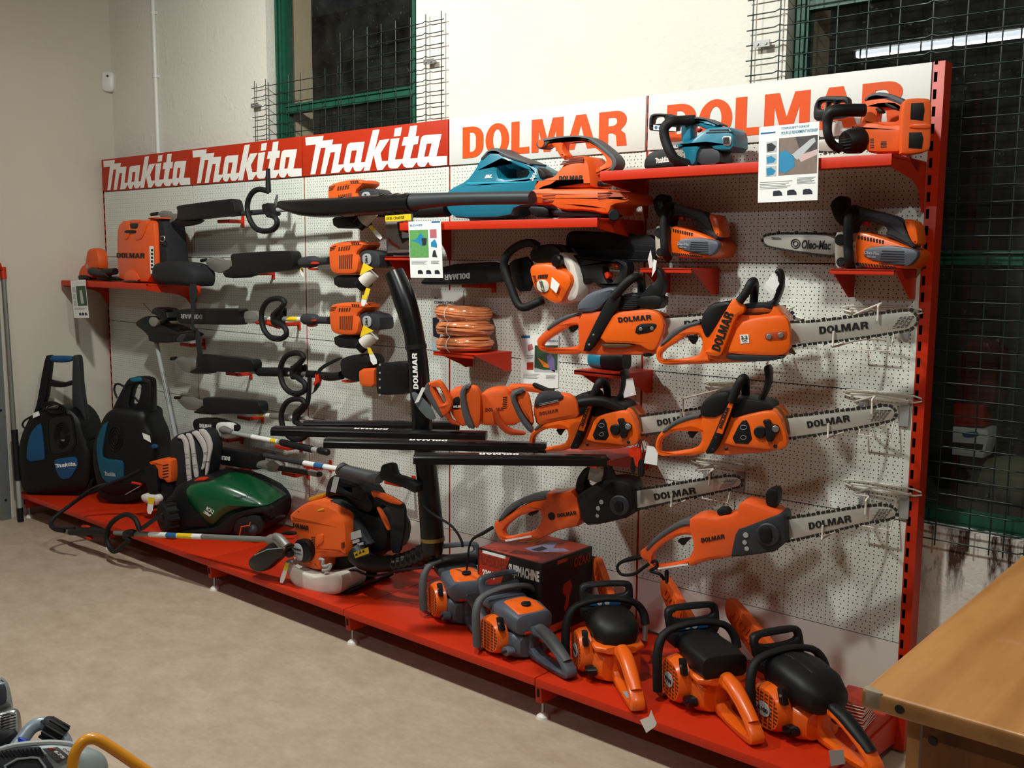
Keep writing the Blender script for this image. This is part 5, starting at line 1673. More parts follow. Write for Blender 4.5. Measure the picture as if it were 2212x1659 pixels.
def hedge_line(p, q):
    """level line over the shelf through two picture points; returns its ends and the upright plane along it"""
    a, b = on_z(p[0], p[1], ZT_H), on_z(q[0], q[1], ZT_H)
    return a, b, Plane(tuple(b), math.degrees(math.atan2(b.y - a.y, b.x - a.x)))


def hedge_bar(t, p, q, txt=None, w=.07, h=.032):
    a, b, pl = hedge_line(p, q)
    d = (b - a).normalized()
    n = Vector((-d.y, d.x, 0))
    pr = [(-w / 2, -h), (w / 2, -h), (w / 2, -h * .3), (w / 2 - .012, 0), (-w / 2 + .012, 0), (-w / 2, -h * .3)]
    L = (b - a).length + .12
    t.add('blade_cover', prism([pr], lambda x, z, e: a + n * x + Vector((0, 0, z)) + d * (L + e), L, .002), GLOSSB)
    t.add('cover_rib', prism([[(-w / 2 + .012, -.004), (-w / 2 + .016, -.004), (-w / 2 + .016, .0015), (-w / 2 + .012, .0015)]], lambda x, z, e: a + n * x + Vector((0, 0, z)) + d * (L - .02 + e), L - .04, 0), DGREY)
    if txt:
        ta, tb = on_z(txt[0], p[1] + (q[1] - p[1]) * (txt[0] - p[0]) / (q[0] - p[0]), ZT_H), on_z(txt[1], p[1] + (q[1] - p[1]) * (txt[1] - p[0]) / (q[0] - p[0]), ZT_H)
        t.add('cover_lettering', decal(word_loops(), tb + n * .012, ta - tb, n * -.026, Vector((0, 0, 1)), .0008), WINK, smooth=0)
    return pl


zb = SHELF['hedge'][2] + .004


def xat(u, v, y):
    return yp(y).hit(u, v).x


H2 = Thing('hedge_trimmer', 'orange electric hedge trimmer of the bundle, its hand guard carrying a white tag', 'hedge trimmer', (xat(960, 900, -.2), -.2, zb), 'electric hedge trimmers on a bracket shelf')
p2 = hedge_bar(H2, (590, 921), (985, 931), (765, 838))
H2.add('body', slab(p2.off(.02), c1((382, 1075), (410, 1020), (482, 1004), (560, 1010), (560, 1290), (480, 1310), (400, 1190)), .10, .014), ORMATT)
H2.add('body_panel', slab(p2.off(.02), c1((415, 1110), (440, 1075), (482, 1068), (482, 1165), (420, 1170)), .004, .001, lift=.003), BLACK)
H2.add('panel_lettering', ptext('DOLMAR', p2.off(.024), *c1((432, 1158), (510, 1154), (432, 1140))), WINK, smooth=0)
H2.add('front_loop', slab(p2.off(.06), c1((192, 1030), (215, 970), (300, 948), (338, 968), (392, 1060), (424, 1120), (400, 1190), (345, 1240), (300, 1190), (235, 1100)), .06, .012, [c1((268, 988), (308, 976), (342, 1045), (372, 1110), (345, 1140), (305, 1060))]), ORMATT)
H2.add('loop_grip', slab(p2.off(.065), c1((192, 1030), (215, 972), (238, 966), (248, 1030), (300, 1120), (350, 1235), (330, 1240), (240, 1110)), .05, .006), MGREY)
H2.add('clear_guard', slab(p2.off(.07), c1((100, 1045), (125, 1030), (200, 1085), (270, 1170), (300, 1245), (240, 1255), (150, 1160)), .004, .001), mat('smoky_clear_plastic', '8A9496', .15, trans=.55))
H2.add('switch_lever', slab(p2.off(.055), c1((340, 1150), (378, 1128), (402, 1240), (480, 1288), (482, 1302), (400, 1284), (360, 1220)), .03, .006), mat('deep_orange_plastic', 'A83A0E', .45))
tag_on(H2, p2.off(.085), c1((186, 998), (212, 1002), (160, 1112), (128, 1122)), .0)

H3 = Thing('hedge_trimmer', 'orange electric hedge trimmer in the middle of the bundle with full body lettering', 'hedge trimmer', (xat(1060, 930, -.28), -.28, zb), 'electric hedge trimmers on a bracket shelf')
p3 = hedge_bar(H3, (703, 946), (1110, 955), (884, 966))
H3.add('body', slab(p3.off(.02), c1((622, 1095), (660, 1040), (740, 1010), (840, 1008), (872, 1060), (960, 1150), (960, 1300), (700, 1302), (640, 1290)), .10, .016), ORMATT)
H3.add('body_lettering', ptext('DOLMAR', p3.off(.02), *c1((680, 1184), (822, 1178), (680, 1160))), mat('deep_orange_slot', '6E2408', .6), smooth=0)
H3.add('air_slots', sum([slab(p3.off(.021), c1((815, 1075 + i * 14), (850, 1070 + i * 14), (850, 1076 + i * 14), (815, 1081 + i * 14)), .003, 0, rnd=0) for i in range(7)], G()), INK, smooth=0)
H3.add('front_loop', slab(p3.off(.06), c1((528, 1012), (570, 985), (618, 998), (648, 1060), (642, 1285), (602, 1334), (545, 1190), (522, 1075)), .05, .012), ORMATT)
H3.add('loop_grip', slab(p3.off(.07), c1((476, 1060), (488, 1006), (520, 985), (572, 984), (535, 1010), (522, 1072), (545, 1190), (604, 1332), (530, 1312), (490, 1185)), .06, .01), MGREY)
H3.add('rear_handle', slab(p3.off(-.01), c1((838, 1040), (860, 985), (930, 978), (1060, 984), (1195, 1040), (1190, 1065), (1080, 1030), (960, 1012), (920, 1060), (880, 1065)), .06, .012), ORMATT)
H3.add('rear_grip', slab(p3.off(-.005), c1((1040, 982), (1060, 972), (1090, 985), (1200, 1030), (1220, 1010), (1215, 1050), (1195, 1058), (1080, 1012)), .06, .008), BLACK)
H3.add('switch_lever', slab(p3.off(.05), c1((722, 1175), (765, 1158), (800, 1250), (870, 1328), (1000, 1350), (985, 1376), (850, 1372), (770, 1302)), .03, .006), mat('deep_orange_plastic', 'A83A0E', .45))

H4 = Thing('hedge_trimmer', 'orange electric hedge trimmer nearest the room in the bundle, grey top cover', 'hedge trimmer', (xat(1190, 950, -.36), -.36, zb), 'electric hedge trimmers on a bracket shelf')
p4 = hedge_bar(H4, (895, 979), (1235, 983), (1035, 1120))
H4.add('body', slab(p4.off(.02), c1((1048, 1175), (1100, 1080), (1190, 1060), (1330, 1058), (1400, 1100), (1420, 1240), (1290, 1260), (1180, 1280), (1085, 1310)), .09, .016), ORMATT)
H4.add('top_cover', slab(p4.off(.025), c1((1058, 1138), (1100, 1060), (1160, 1044), (1290, 1058), (1292, 1100), (1180, 1130), (1080, 1164)), .09, .01), DGREY)
H4.add('cover_vents', sum([slab(p4.off(.026), c1((1100, 1128 + i * 10), (1250, 1095 + i * 10), (1250, 1099 + i * 10), (1100, 1132 + i * 10)), .002, 0, rnd=0) for i in range(2)], G()), LGREY, smooth=0)
H4.add('body_lettering', ptext('DOLMAR', p4.off(.02), *c1((1102, 1214), (1248, 1186), (1098, 1192))), mat('deep_orange_slot', '6E2408', .6), smooth=0)
H4.add('front_loop', slab(p4.off(.05), c1((928, 1050), (1000, 1030), (1032, 1080), (1068, 1330), (970, 1205), (914, 1088)), .05, .012), ORMATT)
H4.add('loop_grip', slab(p4.off(.06), c1((868, 1085), (890, 1035), (960, 1018), (1002, 1028), (935, 1050), (916, 1085), (965, 1205), (1064, 1332), (1030, 1364), (945, 1260)), .06, .01), MGREY)
H4.add('rear_handle', ptube(p4.off(-.06), c1((1400, 1120), (1500, 1105), (1600, 1110), (1680, 1140), (1760, 1180)), .018, sides=12, k=3), BLACK)

H1t = Thing('hedge_trimmer', 'electric hedge trimmer at the back of the bundle, only its black bar showing', 'hedge trimmer', (xat(860, 900, -.12), -.12, zb), 'electric hedge trimmers on a bracket shelf')
p1 = hedge_bar(H1t, (657, 909), (930, 911))
H1t.add('body', slab(p1, [(985, 885), (1010, 850), (1060, 850), (1075, 915), (985, 920)], .05, .01), ORMATT)
# ------------------------------------------------------------------ things standing on the red deck
ZD = .1585
a5, b7, b4, b6 = fr(0, 640, 2.86), fr(100, 900, 4.096), fr(580, 980, 4.608), fr(1200, 1220, 2.9105)

# --- pressure washers
w1 = Plane((.30, -.43, .5), 35)
W1 = Thing('pressure_washer', 'black and blue pressure washer with a tall open handle in the room corner', 'pressure washer', (.25, -.38, ZD), 'pressure washers on the deck')
W1.add('body', pillow(w1, a5((140, 920), (165, 830), (215, 725), (280, 692), (440, 672), (520, 745), (562, 880), (590, 960), (592, 1050), (572, 1150), (540, 1195), (180, 1220), (150, 1130), (138, 1010)), .07, .16, 2, power=6), BLACK)
W1.add('base', slab(w1.off(.03), a5((158, 1150), (300, 1165), (580, 1118), (566, 1180), (505, 1236), (300, 1246), (180, 1240), (160, 1222)), .24, .012), BLACK)
W1.add('handle_post', slab(w1, a5((278, 368), (300, 364), (312, 372), (302, 470), (278, 660), (205, 745), (200, 735), (225, 660), (250, 510)), .05, .008), BLACK)
W1.add('handle_post', slab(w1, a5((446, 368), (462, 364), (484, 368), (492, 420), (500, 560), (536, 790), (480, 690), (442, 684), (442, 520)), .05, .008), DGREY)
W1.add('handle_bar', ptube(w1.off(-.02), a5((300, 383), (320, 386), (380, 388), (430, 386), (452, 383)), [.012, .018, .021, .018, .012], k=2), BLUE)
W1.add('cross_brace', slab(w1.off(-.005), a5((286, 513), (340, 526), (395, 536), (444, 517), (444, 548), (382, 566), (330, 561), (283, 546)), .04, .006), BLACK)
pw = w1.off(.072)
W1.add('side_panel', slab(pw.off(-.02), a5((200, 842), (255, 778), (272, 800), (292, 990), (285, 1006), (178, 1020), (180, 930)), .03, .004, lift=.026), BLUE)
W1.add('hose_well', slab(pw, a5((292, 768), (322, 744), (430, 730), (446, 760), (466, 950), (332, 990), (306, 962)), .02, .004), INK)
W1.add('well_rim', slab(pw.off(.002), a5((284, 765), (318, 738), (434, 722), (454, 758), (475, 955), (330, 1000), (298, 966)), .01, .003, [a5((296, 772), (325, 750), (426, 738), (440, 764), (458, 944), (336, 980), (310, 958))]), GLOSSB)
g = G()
for i in range(5):
    r = 62 - i * 9
    g = g + ptube(pw.off(.003), [(380 / 2.86 + r / 2.86 * .75 * math.cos(j * .5), 640 + (860 + r * 1.3 * math.sin(j * .5)) / 2.86) for j in range(13)], .0035, sides=6, k=2)
W1.add('hose_coil', g, BLACK)
W1.add('reel_knob', slab(pw.off(.008), a5((374, 884), (402, 884), (398, 896), (380, 896)), .006, .002), STEEL)
W1.add('badge', slab(pw.off(.004), a5((330, 1020), (350, 1005), (460, 990), (476, 1008), (480, 1048), (432, 1128), (376, 1132), (346, 1082)), .012, .003), BLUE)
W1.add('badge_lettering', plogo(pw.off(.005), *a5((346, 1060), (474, 1045), (340, 1037))), WINK, smooth=0)
g = G()
for i in range(4):
    g = g + ptube(w1.off(.06 + i * .008), [(314 / 2.86 + (i * 4) + 20 * math.cos(j * .6), 640 + (690 + 26 * math.sin(j * .6)) / 2.86 + (i - 2) * 2) for j in range(12)], .0045, sides=8, k=2)
W1.add('cable_coil', g, BLACKM)
W1.add('cable', ptube(w1.off(.05), a5((280, 700), (200, 740), (150, 770), (140, 800), (165, 815), (200, 770)), .006, sides=8, k=3), BLACK)
tag_on(W1, w1.off(.09), a5((202, 724), (238, 709), (246, 735), (204, 753)), 0)
W1.add('lance_clip', ptube(w1.off(.055), a5((170, 1070), (205, 1115), (248, 1145)), .005, k=2), GLOSSB)
W1.add('side_wheel', cyl(w1.w(-.20, -.28, -.10), w1.w(-.16, -.28, -.10), .055, bev=.01), BLACKM)
W1.add('gun_hook', ptube(w1.off(.0), a5((560, 880), (600, 870), (625, 880)), .008, k=2), BLACK)

w2 = Plane((.72, -.32, .5), 35)
W2 = Thing('pressure_washer', 'black and teal pressure washer with a hooded handle beside the backpack engine', 'pressure washer', (.65, -.27, ZD), 'pressure washers on the deck')
W2.add('body', pillow(w2, a5((598, 930), (625, 830), (690, 690), (800, 680), (935, 700), (940, 770), (978, 840), (992, 930), (998, 1010), (960, 1110), (900, 1190), (760, 1220), (640, 1200), (604, 1060)), .08, .14, 2, power=6), BLACK)
W2.add('handle', slab(w2.off(.01), a5((680, 720), (725, 620), (775, 525), (800, 503), (880, 498), (925, 510), (936, 540), (936, 760), (700, 760)), .08, .014, [a5((822, 552), (868, 540), (862, 612), (835, 682), (792, 684), (806, 600))]), BLACK)
W2.add('handle_trim', slab(w2.off(.014), a5((798, 506), (870, 498), (880, 526), (810, 532)), .07, .006), mat('deep_teal_plastic', '0E5A6E', .4))
p = w2.off(.086)
TEAL2 = mat('dark_teal_plastic', '0A485E', .4)
W2.add('front_trim', slab(p.off(-.02), a5((640, 795), (682, 765), (664, 830), (642, 960), (652, 1000), (760, 1008), (776, 1030), (776, 1140), (720, 1152), (650, 1140), (616, 1042), (603, 900)), .03, .006, lift=.024), TEAL2)
W2.add('hose_well', slab(p.off(-.008), a5((690, 782), (782, 764), (764, 850), (760, 985), (668, 984), (652, 955), (664, 860)), .02, .004), INK)
g = G()
for i in range(3):
    r = 60 - i * 15
    g = g + ptube(p.off(-.004), [((712 + r * .7 * math.cos(j * .5)) / 2.86, 640 + (880 + r * 1.25 * math.sin(j * .5)) / 2.86) for j in range(13)], .004, sides=6, k=2)
W2.add('hose_coil', g, BLACK)
W2.add('logo_lettering', plogo(p.off(.003), *a5((648, 1108), (716, 1114), (645, 1082))), LGREY, smooth=0)
W2.add('base', slab(w2.off(.05), a5((590, 1190), (640, 1165), (870, 1155), (882, 1225), (830, 1264), (720, 1278), (622, 1256)), .24, .012), BLACK)
tag_on(W2, w2.off(.085), a5((878, 843), (926, 862), (932, 904), (888, 880)), 0)
W2.add('side_latch', slab(w2.off(.07), a5((915, 926), (940, 912), (970, 920), (972, 940), (935, 944)), .02, .006, rnd=2), BLUE)
W2.add('hose_loop', ptube(w2.off(-.04), a5((724, 630), (706, 580), (716, 544), (750, 548), (800, 590), (855, 650)), .006, sides=8, k=3), BLACK)
W2.add('wheel', cyl(w2.w(-.14, -.28, -.06), w2.w(-.09, -.28, -.06), .05, bev=.01), BLACKM)

# --- backpack engine with its pole brush cutter
k1 = Plane((1.28, -.36, .4), 20)
K1 = Thing('backpack_brushcutter', 'black backpack brush cutter with white padded straps and a long grey pole', 'brush cutter', (1.28, -.30, ZD), None)
K1.add('back_pad', slab(k1, b7((1082, 270), (1080, 212), (1140, 162), (1260, 130), (1380, 108), (1440, 150), (1472, 240), (1455, 430), (1425, 560), (1250, 640), (1110, 700), (1085, 560)), .10, .02), mat('black_webbing', '121317', .8, bump=.3, scale=300))
STRAPW = mat('pale_padded_strap', 'B9B2AC', .85, bump=.2, scale=150)
for i, pts in enumerate((((1150, 190), (1168, 164), (1205, 155), (1250, 220), (1262, 330), (1270, 480), (1282, 592), (1245, 604), (1232, 470), (1222, 340), (1205, 205)),
                         ((1225, 148), (1270, 150), (1300, 222), (1312, 330), (1345, 545), (1308, 550), (1290, 440), (1280, 320), (1262, 222)),
                         ((1272, 140), (1330, 120), (1390, 190), (1420, 280), (1415, 380), (1390, 470), (1362, 472), (1380, 400), (1388, 330), (1366, 260), (1320, 182)),
                         ((1335, 115), (1390, 108), (1440, 170), (1468, 260), (1440, 380), (1425, 500), (1398, 545), (1405, 430), (1432, 300), (1408, 210)))):
    K1.add('padded_strap', slab(k1.off(.012 + .004 * i), b7(*pts), .016, .006), STRAPW)
g = G()
for u, v in ((1222, 335), (1228, 430), (1238, 520), (1285, 330), (1296, 430), (1395, 320), (1385, 400), (1415, 400)):
    g = g + slab(k1.off(.0255), b7((u - 4, v), (u + 34, v - 6), (u + 34, v - 2), (u - 4, v + 4)), .002, 0, rnd=0)
K1.add('strap_seams', g, DGREY, smooth=0)
K1.add('engine_shroud', slab(k1.off(.05), b7((888, 412), (922, 396), (1075, 374), (1104, 400), (1106, 580), (1062, 592), (1040, 562), (985, 552), (975, 445)), .12, .014), ORMATT)
g = G()
for i in range(5):
    g = g + slab(k1.off(.051), b7((1030, 430 + i * 26), (1080, 420 + i * 26), (1080, 430 + i * 26), (1030, 440 + i * 26)), .003, 0, rnd=0)
K1.add('cooling_slots', g, INK, smooth=0)
K1.add('air_filter_box', slab(k1.off(.055), b7((828, 480), (900, 432), (962, 428), (978, 560), (992, 660), (962, 705), (902, 692), (880, 600), (830, 592)), .10, .012), BLACK)
K1.add('fuel_tank', pillow(k1.off(.04), b7((838, 692), (900, 674), (1000, 680), (1032, 730), (985, 792), (905, 772), (850, 742)), .025, .08, 2), TANK)
K1.add('frame', slab(k1.off(.03), b7((1000, 570), (1112, 592), (1112, 760), (1012, 750), (900, 850), (870, 760)), .10, .01), BLACK)
K1.add('choke_lever', ptube(k1.off(.06), b7((760, 585), (800, 590), (840, 600)), .007, k=1), REDM)
K1.add('spark_lead', ptube(k1.off(.06), b7((700, 690), (760, 655), (830, 615)), .002, k=2, sides=6), LGREY)
tag_hang(K1, k1.off(.07), b7((902, 712), (888, 858), (935, 864), (958, 720)))
sp = [(.0, b7((840, 470))[0], .06), (0, b7((700, 540))[0], .08), (0, b7((450, 640))[0], .12), (0, b7((300, 720))[0], .16), (0, b7((150, 830))[0], .22), (0, b7((60, 905))[0], .27), (0, b7((40, 965))[0], .30), (0, b7((90, 1003))[0], .32), (0, b7((160, 1012))[0], .33)]
K1.add('drive_tube', tube([k1.off(l).hit(*q) for _, q, l in sp], .010, 10, 4), BLACKM)
sp = [(b7((790, 578))[0], .05), (b7((560, 590))[0], .09), (b7((400, 640))[0], .14), (b7((200, 790))[0], .20), (b7((75, 890))[0], .26), (b7((50, 950))[0], .29), (b7((100, 985))[0], .32), (b7((250, 985))[0], .34)]
K1.add('throttle_cable', tube([k1.off(l).hit(*q) for q, l in sp], .007, 8, 4), BLACK)
q = yp(-.70)
K1.add('clamp_block', slab(q.off(.01), b7((80, 1000), (110, 985), (140, 995), (165, 985), (212, 1000), (215, 1030), (190, 1048), (130, 1030), (85, 1020)), .03, .006), ALU)
K1.add('trigger_grip', ptube(q, b7((215, 1020), (240, 1018), (380, 1012), (470, 1020), (545, 1030)), [.018, .020, .026, .024, .017], k=2, sides=14), BLACK)
K1.add('trigger', slab(q.off(.02), b7((335, 1058), (380, 1066), (395, 1090), (360, 1100)), .02, .004) + slab(q.off(.02), b7((300, 962), (350, 965), (370, 985), (310, 985)), .02, .004), REDM)
K1.add('loop_handle', ptube(q.off(.01), b7((690, 1060), (735, 1090), (690, 1130), (640, 1178), (590, 1190), (552, 1140), (532, 1060), (555, 970), (630, 895), (715, 866), (780, 900), (812, 960), (822, 1000)), .0125, sides=12, k=3), BLACKM)
K1.add('handle_clamp', slab(q.off(.02), b7((665, 1020), (700, 1002), (745, 1015), (740, 1065), (700, 1078), (670, 1060)), .04, .008), BLACK)
K1.add('handle_arm', ptube(q, b7((822, 1000), (860, 980), (975, 895)), .011, k=1), BLACK)
q2 = yp(-.62)
pa_, pb_ = q.hit(*b7((610, 1028))[0]), q2.hit(*b7((1975, 1088))[0])
K1.add('pole', tube([pa_, pb_], .0125, 14, 1), mat('grey_painted_tube', '7E7D78', .4, .3))
K1.add('pole_label', tube([pa_.lerp(pb_, .255), pa_.lerp(pb_, .605)], .0129, 14, 1), PAPER)
K1.add('label_mark', tube([pa_.lerp(pb_, .375), pa_.lerp(pb_, .445)], .0131, 14, 1), BLUINK)
K1.add('label_mark', tube([pa_.lerp(pb_, .45), pa_.lerp(pb_, .545)], .0131, 14, 1), YEL)
K1.add('gear_head', ptube(q2, b7((1955, 1090), (1990, 1088), (2040, 1085), (2080, 1110), (2110, 1150)), [.016, .024, .022, .026, .024], k=2), ALU)
K1.add('gear_collar', ptube(q2.off(.01), b7((2020, 1060), (2060, 1070), (2130, 1150)), [.015, .018, .02], k=2), ALU)
K1.add('blade_guard', slab(q2.off(.02), b7((1955, 1130), (2005, 1095), (2100, 1135), (2135, 1165), (1975, 1330), (1905, 1378), (1822, 1372), (1775, 1312), (1788, 1250)), .05, .012), GLOSSB)
K1.add('guard_edge', ptube(q2.off(.026), b7((1842, 1226), (1960, 1175), (2110, 1160)), .002, k=1, sides=6), LGREY)
K1.add('line_spool', disc(q2, *b7((2128, 1215))[0], 9.5, .03, .0, .006), BLACK)

# --- green robot mower
m1 = Plane((1.72, -.40, .3), 30)
M1 = Thing('robot_mower', 'green and black robot lawn mower on the deck', 'robot mower', (1.70, -.35, ZD), None)
M1.add('chassis', pillow(m1.off(-.02), b7((985, 880), (1000, 800), (1060, 735), (1110, 690), (1150, 612), (1240, 580), (1400, 560), (1640, 600), (1850, 700), (1975, 785), (1985, 900), (1940, 980), (1890, 1045), (1700, 1056), (1500, 1040), (1150, 1032), (1005, 1012)), .04, .30, 1), BLACK)
M1.add('green_hood', pillow(m1.off(-.0), b7((1228, 645), (1290, 592), (1500, 570), (1640, 600), (1800, 668), (1930, 740), (1978, 788), (1880, 788), (1700, 828), (1600, 872), (1492, 976), (1440, 962), (1330, 852), (1260, 752)), .05, .22, 1), GREENP)
M1.add('front_bumper', slab(m1.off(.035), b7((1500, 985), (1600, 885), (1700, 842), (1880, 800), (1978, 802), (1984, 900), (1900, 850), (1690, 900), (1650, 1000), (1600, 1045), (1150, 1030), (1300, 1010)), .06, .01), BLACK)
M1.add('castor_well', slab(m1.off(.03), b7((1660, 905), (1880, 860), (1925, 960), (1885, 1052), (1700, 1056), (1650, 1000)), .03, .004), INK)
M1.add('castor', ball(m1.off(.03).hit(*b7((1832, 1005))[0]), .026, .026, .030), DGREY)
M1.add('hook', ptube(m1.off(.06), b7((1710, 1050), (1725, 975), (1800, 962), (1805, 935)), .003, k=1, sides=6), ORANGE)
wc = m1.off(.045).hit(*b7((1045, 890))[0])
nx = (m1.n - m1.r * .75).normalized()
M1.add('wheel', cyl(wc - nx * .05, wc + nx * .012, .076, sides=32, bev=.008), BLACKM)
g = G()
for i in range(12):
    a = i * math.pi / 6
    sdir = nx.cross(Vector((0, 0, 1))).normalized()
    o = wc + (sdir * math.cos(a) + Vector((0, 0, 1)) * math.sin(a)) * .076
    g = g + tube([o - nx * .045, o + nx * .005], .009, 6, 1)
M1.add('wheel_treads', g, BLACK)
M1.add('wheel_hub', cyl(wc + nx * .008, wc + nx * .018, .03, .02, 20), GLOSSB)
M1.add('stop_button', slab(m1.off(-.02), b7((1295, 572), (1330, 548), (1390, 545), (1410, 562), (1370, 582), (1310, 584)), .05, .008, rnd=2), REDM)
M1.add('wire_bail', ptube(m1.off(-.08), b7((1450, 548), (1500, 545), (1608, 550), (1590, 590)), .002, k=1, sides=6), DSTEEL)
q = m1.off(.047)
M1.add('model_lettering', ptext('RC312', q, *b7((1412, 824), (1474, 862), (1426, 794)), bold=.03) + ptext('1200m\u00b2', q, *b7((1390, 850), (1450, 888), (1402, 828)), bold=.03), WINK, smooth=0)
M1.add('hood_lettering', ptext('robomow', m1.off(.04), *b7((1622, 738), (1830, 704), (1618, 714)), bold=.02), DGREY, smooth=0)
M1.add('side_light', slab(m1.off(.03), b7((1095, 968), (1140, 985), (1135, 1012), (1105, 1000)), .02, .003), YEL)
M1.add('charging_plug', ptube(m1.off(-.02), b7((1985, 920), (2060, 890), (2120, 885)), .010, k=2), BLACK)

# --- orange backpack blower and its tube
n1 = Plane((2.72, -.50, .4), 8)
N1 = Thing('backpack_blower', 'orange backpack leaf blower with a tall black lettered tube', 'leaf blower', (2.78, -.42, ZD), None)
N1.add('base_plate', slab(n1.off(.02), b4((270, 1285), (330, 1320), (480, 1370), (650, 1400), (750, 1390), (830, 1340), (835, 1365), (700, 1425), (620, 1438), (430, 1400), (280, 1335)), .28, .012), BLACK)
N1.add('back_frame', slab(n1.off(-.06), b4((540, 450), (640, 410), (780, 440), (880, 560), (1000, 600), (1110, 640), (1190, 790), (1160, 980), (1100, 1010), (1040, 1010), (960, 1060), (840, 1170), (840, 1350), (640, 1400), (500, 1200)), .18, .03), BLACK)
N1.add('carry_handle', slab(n1.off(-.05), b4((545, 450), (560, 320), (600, 222), (700, 228), (870, 278), (965, 370), (1045, 520), (1000, 605), (860, 560), (780, 445), (640, 425)), .12, .02, [b4((725, 300), (808, 310), (815, 392), (762, 366))]), BLACK)
N1.add('handle_label', slab(n1.off(-.048), b4((650, 228), (705, 236), (668, 392), (616, 378)), .002, .0005, rnd=0), LGREY, smooth=0)
N1.add('engine_cover', slab(n1.off(.03), b4((178, 610), (200, 590), (300, 515), (410, 478), (560, 510), (650, 555), (722, 605), (762, 690), (772, 1010), (740, 1040), (630, 1050), (525, 1052), (520, 1170), (440, 1182), (290, 1122), (270, 1000), (240, 810), (200, 705)), .24, .035, rnd=2), ORMATT)
pc_ = n1.off(.0315)
N1.add('cover_lettering', ptext('DOLMAR', pc_, *b4((248, 732), (396, 766), (250, 686))), INK, smooth=0)
def vents(k):
    N1.add('cooling_slots', k, mat('dark_orange_slot', '4A1A08', .7), smooth=0)


g = G()
for i in range(4):
    g = g + slab(pc_.off(-.004), b4((592, 925 + i * 16), (752, 880 + i * 16), (752, 888 + i * 16), (592, 934 + i * 16)), .004, 0, rnd=0)
vents(g)
g = G()
for i in range(3):
    g = g + slab(pc_.off(-.006), b4((290 + i * 8, 572 + i * 14), (400 + i * 6, 606 + i * 12), (398 + i * 6, 613 + i * 12), (288 + i * 8, 580 + i * 14)), .004, 0, rnd=0)
vents(g)
g = G()
for i in range(5):
    g = g + slab(pc_, b4((425, 830 + i * 22), (462, 826 + i * 22), (462, 836 + i * 22), (425, 840 + i * 22)), .004, 0, rnd=0)
vents(g)
N1.add('slot_frame', slab(pc_.off(.004), b4((466, 820), (540, 790), (545, 880), (480, 930), (466, 925)), .012, .004), ORMATT)
N1.add('filler_cap', slab(n1.off(.0), b4((415, 520), (450, 495), (540, 490), (552, 520), (480, 545)), .05, .01, rnd=2), BLACK)
N1.add('yellow_sticker', slab(pc_, b4((485, 560), (540, 538), (552, 550), (492, 572)), .001, 0, rnd=0), YEL, smooth=0)
N1.add('starter_cover', slab(pc_.off(.03), b4((262, 870), (300, 855), (370, 870), (412, 940), (410, 1040), (370, 1092), (300, 1085), (250, 1020), (238, 930)), .04, .008), GLOSSB)
N1.add('starter_plate', slab(pc_.off(.032), b4((240, 930), (262, 890), (310, 900), (342, 960), (338, 1050), (322, 1072), (280, 1060), (246, 1000)), .006, .002), LGREY)
N1.add('plate_lettering', ptext('DOLMAR', pc_.off(.032), *b4((250, 950), (325, 970), (250, 932))) + ptext('PB-7660.4', pc_.off(.0325), *b4((255, 992), (328, 1012), (255, 972)), bold=.02), INK, smooth=0)
N1.add('starter_grip', slab(pc_.off(.03), b4((100, 790), (200, 770), (260, 790), (250, 815), (160, 815)), .02, .006), BLACK)
N1.add('primer_knob', disc(pc_.off(.02), *b4((190, 1000))[0], 8.5, .03, 0, .006), GLOSSB)
N1.add('fuel_tank', pillow(n1.off(.02), b4((188, 1078), (230, 1036), (290, 1120), (440, 1172), (560, 1212), (740, 1168), (786, 1200), (780, 1340), (740, 1382), (650, 1392), (480, 1362), (330, 1312), (270, 1252), (228, 1150)), .04, .12, 1, power=7), TANK)
N1.add('fuel_hose', ptube(n1.off(.03), b4((510, 1050), (545, 1060), (540, 1110), (580, 1120), (620, 1100), (600, 1150), (540, 1160)), .007, sides=8, k=3), LGREY)
N1.add('warning_label', slab(n1.off(.055), b4((845, 985), (990, 930), (1000, 992), (862, 1042)), .002, .0005, rnd=0), YEL, smooth=0)
N1.add('label_signs', sum([slab(n1.off(.056), b4((900 + i * 32, 1000 - i * 12), (926 + i * 32, 990 - i * 12), (908 + i * 32, 965 - i * 12)), .001, 0, rnd=0) for i in range(2)] + [slab(n1.off(.056), b4((862, 1000), (885, 992), (888, 1012), (866, 1020)), .001, 0, rnd=0)], G()), INK, smooth=0)
for pts in (((810, 790), (915, 758), (928, 830), (822, 862)), ((832, 868), (900, 848), (905, 878), (838, 900)), ((880, 895), (940, 880), (944, 905), (884, 922))):
    N1.add('rating_plate', slab(n1.off(-.004), b4(*pts), .002, .0005, rnd=0), LGREY, smooth=0)
N1.add('fan_housing', slab(n1.off(-.02), b4((560, 470), (680, 470), (790, 560), (860, 680), (960, 860), (1000, 900), (985, 930), (840, 985), (800, 900), (760, 690), (640, 540)), .16, .02), DGREY)


def run(pl, spec, name, m, k=4, sides=22):
    P, R_ = [], []
    for u, v, r, l in spec:
        c = pl.off(l).hit(u, v)
        P.append(c)
        R_.append(pxr(c, r))
    N1.add(name, tube(P, R_, sides, k), m)


